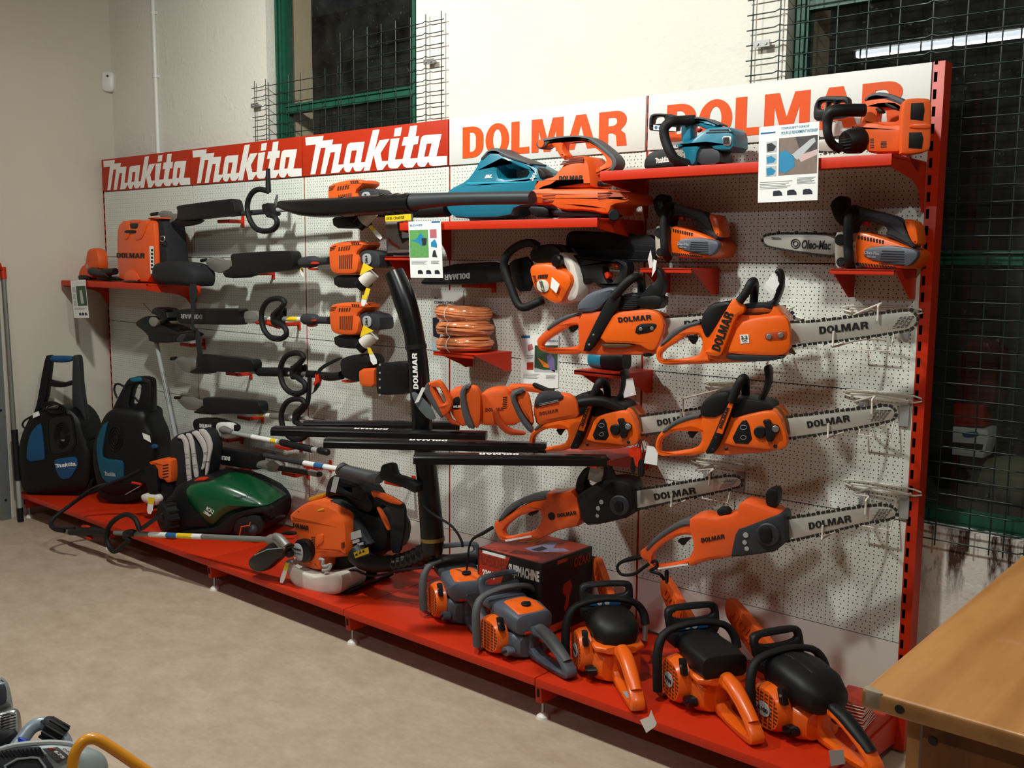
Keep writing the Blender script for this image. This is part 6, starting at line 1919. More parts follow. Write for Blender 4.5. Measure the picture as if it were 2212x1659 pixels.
run(n1, [(775, 1196, 26, -.02), (790, 1212, 21, 0), (815, 1218, 18, .01), (850, 1217, 17, .0)], 'outlet_elbow', BLACK)
sp = []
for i in range(15):
    f = i / 14
    u, v = 852 + 80 * f - 6 * f * (1 - f), 1218 - 4 * f - 28 * f * f
    sp.append((u, v, 18.5 + (2.6 if i % 2 else 0) + 3 * f, -.0 - .02 * f))
run(n1, sp, 'ribbed_hose', GLOSSB, 2)
run(n1, [(932, 1192, 24, -.02), (934, 1165, 25.5, -.02), (931, 1120, 25, -.02), (921, 1010, 23, -.02), (911, 900, 22.3, -.02), (905, 800, 21.8, -.02), (898, 745, 21.3, -.02)], 'lower_tube', GLOSSB, 2)
run(n1, [(898, 748, 22.2, -.02), (893, 717, 22, -.02), (884, 680, 23.5, -.02), (873, 645, 24.5, -.02), (862, 615, 23, -.02), (851, 589, 21.5, -.02)], 'upper_nozzle', GLOSSB, 3)
run(n1, [(935, 1168, 26.2, -.02), (934.6, 1160, 26.2, -.02)], 'hose_clamp', mat('brass_band', '9B8348', .35, .7), 1)
run(n1, [(899, 754, 23.5, -.02), (898, 744, 23.5, -.02)], 'tube_collar', BLACK, 1)
tl = n1.off(-.02 + .046)
N1.add('tube_lettering', ptext('DOLMAR', tl, *c1((160, 1012), (148, 732), (122, 1010))), WINK, smooth=0)
run(n1, [(738, 1012, 16, .05), (746, 1016, 12, .05), (800, 1030, 11.5, .05), (818, 1036, 12.5, .05)], 'control_grip', MGREY, 2)
N1.add('grip_flange', slab(n1.off(.06), b4((1100, 200), (1110, 120), (1160, 100), (1210, 110), (1225, 170), (1240, 220), (1320, 240), (1470, 300), (1470, 410), (1340, 345), (1180, 290), (1110, 262)), .05, .01), BLACK)
N1.add('control_cable', ptube(n1.off(.07), b4((1500, 455), (1560, 540), (1680, 630), (1800, 700), (1880, 790), (1925, 880), (1930, 930)), .005, k=3, sides=8), BLACKM)
N1.add('shoulder_strap', slab(n1.off(-.06), b4((1010, 375), (1060, 370), (1200, 420), (1320, 490), (1350, 530), (1355, 720), (1330, 840), (1300, 1000), (1215, 990), (1205, 830), (1215, 640), (1200, 540), (1080, 480), (1030, 440)), .02, .006), mat('black_webbing', '121317', .8))
N1.add('strap_piping', slab(n1.off(-.052), b4((1010, 372), (1050, 368), (1180, 408), (1290, 470), (1330, 502), (1300, 515), (1190, 490), (1080, 430), (1040, 440)), .012, .004), ORMATT)
N1.add('hip_pad_edge', slab(n1.off(-.05), b4((1065, 525), (1105, 560), (1160, 660), (1195, 760), (1180, 770), (1120, 650)), .02, .004), ORMATT)
N1.add('throttle_lead', ptube(n1.off(.03), b4((815, 1160), (880, 1165), (960, 1200), (1060, 1215), (1180, 1195), (1290, 1160), (1400, 1150), (1540, 1135)), .005, k=3, sides=8), BLACKM)
N1.add('tool_pouch', slab(n1.off(-.10), b4((388, 455), (400, 435), (540, 395), (550, 440), (420, 485), (395, 480)), .04, .008), mat('amber_plastic', 'D98A12', .4))
tag_hang(N1, n1.off(.08), b4((168, 1082), (105, 1280), (150, 1294), (205, 1090)))

# --- boxed grinder
X0, X1, Y0, Y1, ZB1 = 3.486, 3.806, -.346, -.030, .452
Q = Thing('carton', 'dark red and black carton of a bench grinder', 'box', ((X0 + X1) / 2, (Y0 + Y1) / 2, ZD), None)
CARD = mat('printed_black_card', '150F0F', .45)
CRED = mat('printed_red_card', 'A32A12', .45)
Q.add('box_body', box(((X0 + X1) / 2, (Y0 + Y1) / 2, (ZB1 + ZD) / 2), X1 - X0, Y1 - Y0, ZB1 - ZD, .002), CARD)


class Face:
    def __init__(s, o, e1, e2):
        s.o, s.e1, s.e2 = Vector(o), Vector(e1), Vector(e2)
        s.n = s.e1.cross(s.e2).normalized()

    def poly(s, pts, lift=.0006):
        return decal([[[(a, b) for a, b in pts]]], s.o, s.e1, s.e2, s.n, .0004, lift)

    def text(s, w, a, b, c, d, lift=.0014, **kw):
        """word w in the box a..b, c..d of the face"""
        if w == 'DOLMAR':
            return decal(word_loops(), s.o + s.e1 * a + s.e2 * c, s.e1 * (b - a), s.e2 * (d - c), s.n, .0004, lift)
        return text_at(w, s.o + s.e1 * a + s.e2 * c, s.e1 * (b - a), s.e2 * (d - c), s.n, lift=lift, **kw)


H = ZB1 - ZD
fA = Face((X0, Y0, ZD), (X1 - X0, 0, 0), (0, 0, H))
fB = Face((X1, Y0, ZD), (0, Y1 - Y0, 0), (0, 0, H))
fT = Face((X0, Y0, ZB1), (X1 - X0, 0, 0), (0, Y1 - Y0, 0))
Q.add('front_print', fA.poly([(.02, .02), (.02, .98), (.52, .98), (.34, .5), (.30, .02)]), CRED, smooth=0)
Q.add('front_lettering', fA.text('SLIJPMACHINE', .50, .97, .72, .90, bold=.05), WINK, smooth=0)
Q.add('watt_lettering', fA.text('230W', .08, .30, .62, .73, bold=.05), WINK, smooth=0)
Q.add('faded_lettering', fA.text('PROFESSIONELE', .03, .48, .78, .93, bold=.05), mat('dull_red_print', '7A1F10', .5), smooth=0)
Q.add('stripe_lettering', fA.poly([(.75, .50), (.95, .50), (.95, .44), (.75, .44)]) + fA.poly([(.75, .36), (.95, .40), (.95, .32), (.75, .30)]) + fA.poly([(.75, .24), (.92, .20), (.95, .12), (.75, .18)]), mat('orange_print', 'D8761E', .5), smooth=0)
Q.add('side_lettering', fB.text('OZAKI', .62, .95, .80, .93, bold=.04), mat('dark_orange_print', '9C2E0E', .5), smooth=0)
Q.add('side_picture', fB.poly([(.42, .62), (.55, .66), (.60, .55), (.55, .45), (.52, .30), (.46, .24), (.44, .30), (.48, .44), (.41, .52)]), CRED, smooth=0)
Q.add('side_sticker', fB.poly([(.16, .04), (.58, .04), (.58, .14), (.16, .14)]) + fB.poly([(.3, .92), (.5, .92), (.5, .97), (.3, .97)]), mat('dull_red_sticker', 'B0492F', .5), smooth=0)
Q.add('top_print', fT.poly([(.02, .02), (.98, .02), (.98, .98), (.02, .98)]), CRED, smooth=0)
Q.add('top_picture', fT.poly([(.45, .35), (.62, .30), (.72, .38), (.95, .62), (.80, .68), (.70, .60), (.62, .80), (.52, .78), (.50, .55)], .0012), mat('lilac_print', '8E88A8', .5), smooth=0)
Q.add('top_picture_wheel', fT.poly([(.55, .36), (.66, .36), (.68, .52), (.56, .56)], .0018), DGREY, smooth=0)
Q.add('top_lettering', fT.text('OZAKI', .12, .44, .52, .80, bold=.05), mat('orange_print', 'D8761E', .5), smooth=0)
Q.add('top_edge_print', fA.poly([(.08, .945), (.45, .945), (.45, .985), (.08, .985)], .0012), PAPER, smooth=0)


# --- saws standing on the deck, bars towards the wall
def ring(c, r, n, w=.004, ax='y'):
    P = []
    for i in range(28):
        a = 2 * math.pi * i / 28
        P.append((c[0] + r * math.cos(a), c[1], c[2] + r * math.sin(a)))
    return tube(P, w, 8, 1, closed=True)


def xz(loops, y, t, bev=.004, rnd=1):
    """outline in the saw's own x-z plane, left face at y, t thick to the right"""
    L = [rounded(l, rnd) if rnd else l for l in loops]
    return prism(L, lambda a, b, d: Vector((a, y + d, b)), t, bev)


def deck_saw(label, x, y, head, kind, number=None, tip=.30, cover='dome', wall_tip=True, zs=.74):
    t = Thing('chainsaw', label, 'chainsaw', (x, y, ZD), 'chainsaws standing on the deck', math.radians(head))
    grey = kind == 'grey'
    low = GREY if grey else ORANGE2
    han = GREY if grey else ORANGE2
    tub = MGREY if grey else BLACKM

    def ad(n, g, m, **kw):
        g = g.moved(Matrix.Diagonal((1.0, 1.08, zs, 1.0)))
        return t.add(n, g, m, local=True, **kw)
    # crankcase
    ad('crankcase', loft([(-.075, .0, .075, .055, .060, 4), (-.05, .0, .078, .075, .070, 5), (.05, .0, .082, .085, .078, 5), (.14, -.005, .080, .082, .074, 5), (.175, -.01, .075, .065, .060, 4)], 32), low)
    # rear handle
    ad('rear_handle', xz([[(-.05, .012), (-.20, .0), (-.285, .004), (-.305, .02), (-.305, .05), (-.265, .10), (-.19, .155), (-.12, .185), (-.05, .19), (-.05, .13)],
                          [(-.085, .045), (-.20, .03), (-.262, .035), (-.268, .05), (-.24, .085), (-.18, .128), (-.12, .15), (-.085, .14)]], .022, .044, .010), han)
    ad('rear_grip', tube([(-.10, 0, .184), (-.16, 0, .168), (-.22, 0, .128), (-.27, 0, .088)], [.020, .022, .021, .018], 14, 3), MGREY if grey else (BLACK if cover == 'long' else ORANGE2))
    ad('throttle_trigger', xz([[(-.15, .142), (-.11, .15), (-.115, .125), (-.14, .118)]], .008, .016, .002), REDM if grey else BLACK)
    if cover == 'dome':
        ad('handle_label', quads((-.235, -.185, .0, .018, .032, .0335)).moved(Matrix.Rotation(.0, 4, 'X')), LGREY, smooth=0)
    # upper cover
    if cover == 'dome':
        ad('top_cover', loft([(-.085, 0, .205, .020, .030, 2.4), (-.07, 0, .215, .055, .050, 2.4), (-.03, 0, .225, .074, .070, 2.4), (.03, 0, .232, .078, .078, 2.4), (.09, 0, .225, .074, .070, 2.6), (.12, 0, .21, .06, .05, 2.6)], 32), BLACK)
        ad('cover_ring', loft([(-.092, 0, .168, .05, .018, 3), (-.07, 0, .168, .08, .02, 3), (.10, 0, .168, .084, .02, 3), (.13, 0, .166, .06, .018, 3)], 32), ORANGE2)
    elif cover == 'block':
        ad('top_cover', loft([(-.10, 0, .215, .045, .035, 4), (-.092, 0, .218, .070, .052, 4), (-.03, 0, .220, .076, .056, 4), (.02, 0, .222, .076, .055, 3.5), (.06, 0, .228, .070, .060, 2.6), (.12, 0, .225, .060, .050, 2.6)], 32), BLACK)
        ad('cover_ring', loft([(-.098, 0, .160, .05, .018, 3), (-.08, 0, .160, .08, .02, 3), (.10, 0, .160, .084, .02, 3), (.13, 0, .158, .06, .018, 3)], 32), ORANGE2)
    elif cover == 'long':
        ad('top_cover', loft([(-.115, 0, .185, .030, .030, 3), (-.10, 0, .195, .062, .055, 3), (-.05, 0, .215, .080, .075, 3), (.03, 0, .230, .082, .082, 3), (.10, 0, .230, .076, .076, 3), (.125, 0, .22, .06, .06, 3)], 32), BLACK)
        ad('cover_ridge', loft([(-.10, 0, .24, .018, .010, 2), (-.04, 0, .288, .022, .010, 2), (.05, 0, .312, .024, .008, 2), (.10, 0, .302, .02, .006, 2)], 16), BLACK)
    else:
        ad('top_cover', loft([(-.085, 0, .185, .04, .040, 4), (-.075, 0, .195, .070, .055, 4), (.0, 0, .208, .078, .065, 4), (.08, 0, .205, .074, .060, 4), (.125, 0, .19, .055, .045, 4)], 32), GREY)
        ad('cover_panel', loft([(-.072, 0, .235, .03, .012, 3), (-.06, 0, .243, .055, .018, 3), (.0, 0, .262, .056, .016, 3), (.05, 0, .262, .046, .014, 3)], 24), ORANGE2)
        ad('cover_screw', cyl((-.02, .0, .268), (-.022, 0, .284), .017, sides=18, bev=.003), BLACK)
        ad('screw_slot', box((-.022, 0, .285), .006, .028, .006, .001), DGREY)
    # starter side
    cx, cz = .045, .105
    ad('starter_cover', loft([(.075, cx, cz, .078, .100, 2.4), (.095, cx, cz, .074, .096, 2.4), (.112, cx, cz, .066, .084, 2.4)], 36, axis='y'), ORANGE2)
    g = G()
    for i in range(9):
        z = cz - .066 + i * .0165
        hw = .8 * math.sqrt(max(.0, .080 ** 2 - (z - cz) ** 2))
        g = g + quads((cx - hw, cx + hw, .1115, .1135, z - .003, z + .003))
    ad('starter_slots', g, mat('dark_orange_slot', '4A1A08', .7), smooth=0)
    g = G()
    for i in range(-2, 3):
        hw = math.sqrt(.082 ** 2 - (i * .027) ** 2)
        g = g + quads((cx + i * .022 - .0022, cx + i * .022 + .0022, .112, .1145, cz - hw, cz + hw))
    ad('starter_ribs', g, ORANGE2, smooth=0)
    if number:
        ad('number_plate', cyl((cx, .112, cz), (cx, .1165, cz), .031, sides=28), LGREY)
        ad('plate_number', text_at(number, Vector((cx + .024, .1166, cz - .010)), Vector((-.048, 0, 0)), Vector((0, 0, .020)), Vector((0, 1, 0)), bold=.04), INK, smooth=0)
    ad('starter_grip', box((-.02, .098, .195), .022, .016, .070, .005, Matrix.Rotation(.25, 3, 'Y')), BLACK)
    ad('grip_rivet', cyl((-.02, .105, .20), (-.02, .1075, .20), .006, sides=12), STEEL)
    ad('fuel_cap', cyl((-.045, .070, .055), (-.045, .098, .055), .024, .022, 20), GLOSSB if not grey else GREY)
    ad('cap_bar', box((-.045, .100, .055), .034, .008, .009, .002, Matrix.Rotation(.7, 3, 'Y')), BLACK)
    ad('oil_cap', cyl((.13, .070, .045), (.13, .09, .045), .020, .018, 20), GLOSSB)
    ad('switch', box((-.083, .03, .155), .012, .03, .014, .003), REDM)
    # front handle
    hp = [(.10, .060, .010), (.085, .115, .012), (.065, .140, .045), (.070, .142, .150), (.085, .132, .240), (.10, .095, .295), (.10, .0, .318), (.095, -.085, .300), (.085, -.118, .250), (.07, -.122, .200)]
    ad('front_handle', tube(hp[2:], .0145, 12, 3), tub)
    ad('handle_foot', tube(hp[:3], .009, 10, 3), STEEL)
    ad('handle_stay', tube([(.07, -.122, .205), (.05, -.115, .13)], .009, 10, 1), STEEL)
    # hand guard
    og = [(-.10, .24), (-.105, .345), (-.092, .365), (-.02, .370), (.06, .365), (.078, .345), (.075, .25), (.03, .235), (-.05, .235)]
    hg = [(-.082, .315), (-.08, .338), (-.06, .348), (.035, .348), (.055, .336), (.055, .318), (.02, .306), (-.05, .306)]
    ad('hand_guard', prism([rounded(og, 1), rounded(hg, 1)], lambda a, b, d: Vector((.175 + (b - .3) * .25 + d, a, b)), .024, .006), GREY if grey else BLACK)
    ad('guard_mount', box((.13, 0, .235), .07, .15, .05, .01), GREY if grey else BLACK)
    if not grey:
        ad('guard_label', quads((.138, .1395, -.055, .045, .268, .288)), BLUINK, smooth=0)
        ad('label_signs', cyl((.136, -.01, .278), (.139, -.01, .278), .008, sides=14) + cyl((.136, .015, .278), (.139, .015, .278), .008, sides=14), WINK)
    # bar in its scabbard, nose raised against the wall
    if wall_tip:
        sc = [(.14, .02), (.14, .19), (.28, .27), (.45, .365), (.485, .36), (.50, .31), (.48, .25), (.26, .09)]
        ad('bar_scabbard', xz([sc], -.045, .026, .006, 1), REDM if grey else ORMATT)
        v0 = Vector((.465, -.0435, .275))
        e1 = Vector((-.24, 0, -.15))
        if not grey:
            ad('scabbard_lettering', decal(word_loops(), v0, e1, Vector((-.03, 0, .055)), Vector((0, 1, 0)), .002, .0), ORANGE, smooth=0)
    return t


deck_saw('grey and orange chainsaw beside the backpack blower, nearest the tall black tube', 3.44, -.37, 150, 'grey', cover='grey', wall_tip=False, zs=.70)
deck_saw('grey and orange chainsaw in front of the grinder carton', 3.82, -.47, 164, 'grey', cover='grey', wall_tip=False, zs=.67)
sI = deck_saw('orange chainsaw with a smooth round black cover and a crumpled price tag', 4.185, -.42, 140, 'orange', '7910', cover='dome')
sJ = deck_saw('orange chainsaw with a blocky black cover, the middle one of three orange saws', 4.545, -.40, 147, 'orange', '7910', cover='block')
sK = deck_saw('orange chainsaw with a long ridged black cover and a black rear handle', 4.855, -.37, 154, 'orange', '6100', cover='long', zs=.70)
tI = yp(-.64)
tag_on(sI, Plane(tuple(on_z(1404, 1545, .22)), 20), b6((545, 950), (600, 930), (615, 885), (630, 925), (650, 970), (640, 990), (585, 1030)), .03)
kk = Plane(tuple(on_z(1810, 1625, .24)), 25)
sK.add('rating_plate', slab(kk, b6((1716, 1158), (1808, 1152), (1822, 1240), (1730, 1255)), .001, 0, rnd=0, lift=.01), LGREY, smooth=0)

# --- stack of flat cartons by the end post
for i in range(9):
    z0 = ZD + i * .0098
    c = box((4.945, -.215, z0 + .0047), .085, .13, .0094, .0006, Matrix.Rotation(.10 + .02 * ((i * 7) % 5 - 2), 3, 'Z'))
    t = Thing('flat_carton', 'thin red and white carton, one of the stack behind the black-handled saw', 'box', (4.945, -.215, z0), 'thin cartons stacked by the end post')
    t.add('carton', c, CRED)
    s = box((4.945, -.215, z0 + .0047), .0858, .1308, .0032, .0002, Matrix.Rotation(.10 + .02 * ((i * 7) % 5 - 2), 3, 'Z'))
    t.add('side_print', s, PAPER, smooth=0)
single('leaflet', box((4.90, -.07, ZD + .002), .10, .07, .003, .0005, Matrix.Rotation(.3, 3, 'Z')), mat('olive_green_paper', '8F8F2C', .6), 'olive green leaflet lying on the deck near the thin cartons', 'leaflet')
# ------------------------------------------------------------------ printed sheets
class Sheet:
    """paper sheet given by three picture corners in a plane; u right, v down, both 0..1"""
    def __init__(s, label, pl, tl, tr, bl, group='printed info sheets', paper=None, name='info_sheet', thick=.0012):
        a, b, c = pl.hit(*tl), pl.hit(*tr), pl.hit(*bl)
        s.o, s.e1, s.e2, s.n = c, b - a, a - c, pl.n
        base = (a + b) / 2
        s.t = Thing(name, label, 'sheet', (base.x, base.y, c.z), group)
        s.t.add('paper', prism([[(0, 0), (1, 0), (1, 1), (0, 1)]], lambda x, y, d: s.o + s.e1 * x + s.e2 * y + s.n * d, thick, 0), paper or PAPER, smooth=0)

    def poly(s, name, pts, m, lift=.0004):
        s.t.add(name, decal([[[(x, 1 - y) for x, y in pts]]], s.o, s.e1, s.e2, s.n, .0002, lift), m, smooth=0)

    def rect(s, name, x0, y0, x1, y1, m, lift=.0004):
        s.poly(name, [(x0, y0), (x1, y0), (x1, y1), (x0, y1)], m, lift)

    def text(s, w, x0, y0, x1, y1, m=None, **kw):
        s.t.add('lettering', text_at(w, s.o + s.e1 * x0 + s.e2 * (1 - y1), s.e1 * (x1 - x0), s.e2 * (y1 - y0), s.n, lift=.0008, **kw), m or INK, smooth=0)

    def lines(s, x0, x1, ys, h=.006):
        g = G()
        for i, y in enumerate(ys):
            xe = x1 - (x1 - x0) * ((i * 37) % 5) * .05
            g = g + decal([[[(x0, 1 - y - h), (xe, 1 - y - h), (xe, 1 - y), (x0, 1 - y)]]], s.o, s.e1, s.e2, s.n, .0002, .0004)
        s.t.add('small_print', g, mat('grey_print', '77787A', .6), smooth=0)

    def battery(s, x, y):
        s.poly('battery_picture', [(x, y + .012), (x + .04, y), (x + .11, y), (x + .15, y + .03), (x + .16, y + .07), (x, y + .07)], mat('navy_print', '17172A', .5))


PGREEN, PBROWN, PPINK, PSKY = mat('grass_print', '5E9A55', .5, vary=.3, scale=90), mat('brown_print', '7A6A60', .5, vary=.25, scale=60), mat('pale_pink_print', 'C9A9A6', .5), mat('light_blue_print', 'A9C9DC', .5)
PBLUE, PGREY, PDKGREEN = mat('tool_blue_print', '1F7FA8', .5), mat('pale_grey_print', 'B4B6B8', .5), mat('hedge_print', '2C4A30', .5, vary=.6, scale=120)

S = Sheet('white sheet with a saw picture clipped to the upper shelf', yp(-.312), (1640, 275), (1770, 262), (1637, 438))
S.text('COUPLEUSE ET CON\u00c7UE', .38, .03, .84, .065, PBLUE, bold=.01, shear=.15)
S.text('POUR LE RENDEMENT INTENSIF', .38, .085, .98, .125, PBLUE, bold=.01, shear=.15)
S.rect('header_strip', .03, .075, .28, .095, BLUINK)
S.rect('photo', .345, .17, .98, .655, PBROWN)
S.poly('photo_dark', [(.62, .17), (.98, .17), (.98, .40), (.70, .36)], mat('dark_brown_print', '40383A', .5), .0006)
S.poly('photo_bar', [(.56, .40), (.86, .22), (.93, .20), (.95, .25), (.66, .47)], PGREY, .0008)
S.poly('photo_saw', [(.35, .36), (.46, .33), (.60, .42), (.62, .55), (.46, .63), (.36, .60)], PBLUE, .0008)
S.poly('photo_arm', [(.66, .42), (.98, .35), (.98, .42), (.72, .50)], PPINK, .0007)
for y0, y1 in ((.20, .345), (.37, .50), (.52, .66)):
    S.rect('small_photo', .13, y0, .31, y1, PGREY)
    S.poly('small_photo_tool', [(.14, y0 + .03), (.22, y0 + .02), (.30, y0 + .07), (.26, y1 - .02), (.15, y1 - .01)], PBLUE if y0 > .3 else DGREY, .0006)
S.lines(.03, .58, (.73, .755, .775, .795, .815))
S.lines(.66, .96, (.70, .715, .73, .745, .76, .775))
for x in (.26, .50, .76):
    S.battery(x, .85)

S = Sheet('white sheet with a blower picture on green grass below the blower shelf', yp(-.312), (882, 479), (952, 476), (887, 600))
S.text('BLOWER', .05, .05, .45, .085, PBLUE, bold=.01)
S.rect('header_strip', .72, .01, .98, .035, BLUINK)
S.rect('photo', .02, .15, .60, .64, PGREEN)
S.poly('photo_blower', [(.05, .33), (.22, .32), (.38, .20), (.45, .28), (.56, .30), (.54, .42), (.40, .44), (.28, .38)], PBLUE, .0006)
S.poly('photo_vent', [(.40, .30), (.56, .30), (.54, .42), (.42, .43)], DGREY, .0008)
S.rect('small_photo', .66, .15, .86, .30, mat('red_print', 'B4646A', .5))
S.poly('small_photo_tool', [(.68, .38), (.80, .32), (.86, .40), (.86, .47), (.68, .45)], PBLUE)
S.poly('small_photo_pipe', [(.70, .63), (.74, .52), (.80, .51), (.86, .64)], DGREY)
S.lines(.05, .55, (.70, .72, .735, .75))
S.lines(.66, .92, (.70, .715, .73, .745))
for x in (.24, .50, .76):
    S.battery(x, .86)

S = Sheet('white sheet with a green picture hanging from the backpack shelf', yp(-.312), (152, 606), (184, 604), (160, 687))
S.rect('photo', .34, .16, .98, .68, PDKGREEN)
S.poly('photo_figure', [(.55, .28), (.72, .26), (.78, .62), (.58, .62)], PGREY, .0006)
for y0 in (.18, .36, .54):
    S.rect('small_photo', .08, y0, .28, y0 + .14, PGREY)
S.lines(.08, .9, (.73, .75, .77))
for x in (.40, .60, .80):
    S.battery(x * .95, .86)

S = Sheet('white sheet with a hedge picture on the perforated wall', yp(-.0075), (1126, 725), (1207, 724), (1125, 836))
S.rect('header_strip', .0, .0, .24, .05, BLUINK)
S.text('AU CORDEAU', .52, .09, .98, .13, PBLUE, bold=.01, shear=.1)
S.rect('photo', .37, .19, .98, .70, PDKGREEN)
S.poly('photo_figure', [(.70, .40), (.80, .34), (.90, .46), (.92, .70), (.80, .66), (.72, .56)], mat('violet_print', '6E5F8E', .5), .0006)
S.poly('photo_tool', [(.45, .42), (.75, .56), (.76, .62), (.62, .60)], mat('orange_print', 'D8761E', .5), .0007)
S.poly('photo_lawn', [(.37, .62), (.62, .66), (.98, .66), (.98, .70), (.37, .70)], PGREY, .0006)
S.poly('small_photo', [(.18, .18), (.30, .16), (.34, .26), (.20, .30)], mat('red_print', 'B4646A', .5))
S.lines(.16, .34, (.38, .41, .44), .012)
S.poly('small_photo_tool', [(.16, .52), (.34, .51), (.34, .66), (.16, .66)], CRED)
S.lines(.06, .52, (.74, .76, .78, .80, .82))
S.lines(.68, .95, (.76, .775, .79, .805, .82))

S = Sheet('grey sheet with two printed words behind the cord coils', yp(-.0075), (931, 626), (1001, 627), (933, 757), paper=mat('grey_paper', 'BDB9B2', .6))
S.text('AU', .10, .11, .22, .15, bold=.02)
S.text('COMMENCEMENT...', .10, .18, .82, .225, bold=.02)
S.lines(.10, .80, (.255,), .004)
S.poly('battery_photo', [(.04, .46), (.22, .44), (.30, .60), (.26, .80), (.05, .76)], mat('navy_print', '17172A', .5))
S.rect('bottom_strip', .02, .88, .98, .99, PSKY)

S = Sheet('charger package card with a yellow band on its bracket shelf', yp(-.135), (832, 466), (888, 462), (836, 552), group=None, paper=mat('grey_card', '8D8983', .5, vary=.25, scale=50), name='package_card', thick=.012)
S.rect('yellow_band', 0, 0, 1, .15, YEL)
S.text('EXEL CHARGE', .05, .04, .75, .11, bold=.03, shear=.2)
S.poly('charger_picture', [(.45, .18), (.85, .15), (.95, .60), (.62, .72), (.50, .50)], INK, .0005)
S.rect('charger_screen', .62, .40, .90, .58, PGREY, .0008)
S.rect('red_square', .70, .17, .98, .33, CRED, .0008)
S.poly('cable_picture', [(.10, .55), (.30, .70), (.50, .78), (.52, .84), (.25, .76), (.08, .62)], CRED, .0006)
S.poly('lower_white', [(.05, .66), (.45, .86), (.95, .88), (.95, .92), (.05, .92)], PGREY, .0004)
S.rect('bottom_band', 0, .94, 1, 1, INK, .0006)

# ------------------------------------------------------------------ coils of orange cord
CORD = mat('orange_cord', 'E08A55', .5)


def wrap_mat():
    m, b, n, tc, xyz = base('clear_wrap', .12)
    tr = n.new('ShaderNodeBsdfTransparent')
    gl = n.new('ShaderNodeBsdfGlossy')
    gl.inputs['Roughness'].default_value = .12
    df = n.new('ShaderNodeBsdfDiffuse')
    df.inputs[0].default_value = lin('D9BFAE')
    mx = n.new('ShaderNodeMixShader')
    n.put(n.m('MULTIPLY', n.ramp(n.noise(tc, 45, 4), .5, .75), .5), mx.inputs[0])
    n.put(gl.outputs[0], mx.inputs[1])
    n.put(df.outputs[0], mx.inputs[2])
    m2 = n.new('ShaderNodeMixShader')
    n.put(n.m('ADD', .08, n.m('MULTIPLY', n.ramp(n.noise(tc, 30, 4), .5, .7), .22)), m2.inputs[0])
    n.put(tr.outputs[0], m2.inputs[1])
    n.put(mx.outputs[0], m2.inputs[2])
    n.put(m2.outputs[0], m.node_tree.nodes['Material Output'].inputs[0])
    return m


WRAP = wrap_mat()
zc = SHELF['cord'][2]
cxx = yp(-.13).hit(1002, 720).x
for i, (lab, dx) in enumerate((('coil of orange cord in clear wrap, lowest of the three', .002), ('coil of orange cord in clear wrap, middle of the three', .004), ('coil of orange cord in clear wrap, topmost of the three', -.008))):
    h = .062
    t = Thing('cord_coil', lab, 'cord', (cxx + dx, -.128, zc + i * h), 'three coils of orange cord')
    g = G()
    rnd_ = random.Random(i)
    for k in range(16):
        a = 2 * math.pi * k / 16
        R0, z0 = .088 + .026 * math.cos(a), zc + i * h + h / 2 + .024 * math.sin(a)
        ph_ = rnd_.random() * 6
        P = []
        for j in range(20):
            b = 2 * math.pi * j / 20
            wob = .003 * math.sin(3 * b + ph_)
            P.append((cxx + dx + (R0 + wob) * math.cos(b) * 1.1, -.128 + (R0 + wob) * math.sin(b) * .92, z0 + .003 * math.sin(2 * b + ph_) + (.006 * math.cos(b + i))))
        g = g + tube(P, .0055, 6, 2, closed=True)
    t.add('cord_turns', g, CORD)
    P = [(cxx + dx + .088 * math.cos(b) * 1.1, -.128 + .088 * math.sin(b) * .92, zc + i * h + h / 2 + .006 * math.cos(b + i)) for b in [2 * math.pi * j / 20 for j in range(20)]]
    t.add('plastic_wrap', tube(P, .0335, 12, 2, closed=True), WRAP)
    t.add('tie', tube([(cxx + dx + .005, -.128 - .088 * .92 - .034 * math.cos(b), zc + i * h + h / 2 + .033 * math.sin(b)) for b in [-1.2, -.6, 0, .6, 1.2]], .0015, 6), WINK)

# small teal tool on its bracket shelf
zt_ = SHELF['tool'][2]
pt_ = yp(-.12)
c = pt_.hit(1312, 795)
t = Thing('hand_tool', 'small teal and black cordless tool lying on a bracket shelf', 'power tool', (c.x, -.12, zt_), None)
r = .034
t.add('gear_case', loft([(c.x - .075, -.12, zt_ + r, r * .7, r * .7, 2.2), (c.x - .065, -.12, zt_ + r, r * .95, r * .95, 2.2), (c.x - .01, -.12, zt_ + r, r, r, 2.4)], 24), TEAL)
t.add('body', loft([(c.x - .01, -.12, zt_ + r, r * .96, r * .98, 2.4), (c.x + .05, -.12, zt_ + r + .004, r * 1.05, r * 1.1, 3), (c.x + .085, -.12, zt_ + r + .004, r * .9, r * .95, 3)], 24), BLACK)
t.add('grip', slab(yp(-.10), [(1306, 770), (1326, 768), (1330, 786), (1308, 790)], .04, .006), BLACK)
t.add('grip_stripe', slab(yp(-.139), [(1306, 772), (1311, 772), (1312, 786), (1308, 788)], .003, .001, rnd=0), TEAL)
# keys hanging below the wing-nut saw
pk_ = yp(-.30)
t = Thing('key_tags', 'red tag and black plastic clips hanging beneath the hedge trimmer bundle', 'clips', tuple(pk_.hit(1378, 1030)), None)
t.add('red_tag', slab(pk_, [(1356, 972), (1366, 964), (1378, 966), (1384, 980), (1382, 1008), (1372, 1010), (1368, 990), (1358, 986)], .012, .003), REDM)
t.add('clip', slab(pk_, [(1364, 986), (1371, 988), (1370, 1022), (1363, 1022), (1361, 1010)], .01, .002), BLACK)
t.add('clip', slab(pk_, [(1378, 990), (1391, 994), (1389, 1031), (1377, 1030)], .01, .002), BLACK)
t.add('hang_wire', ptube(pk_, [(1376, 966), (1384, 950), (1392, 985)], .002, sides=6), DSTEEL)

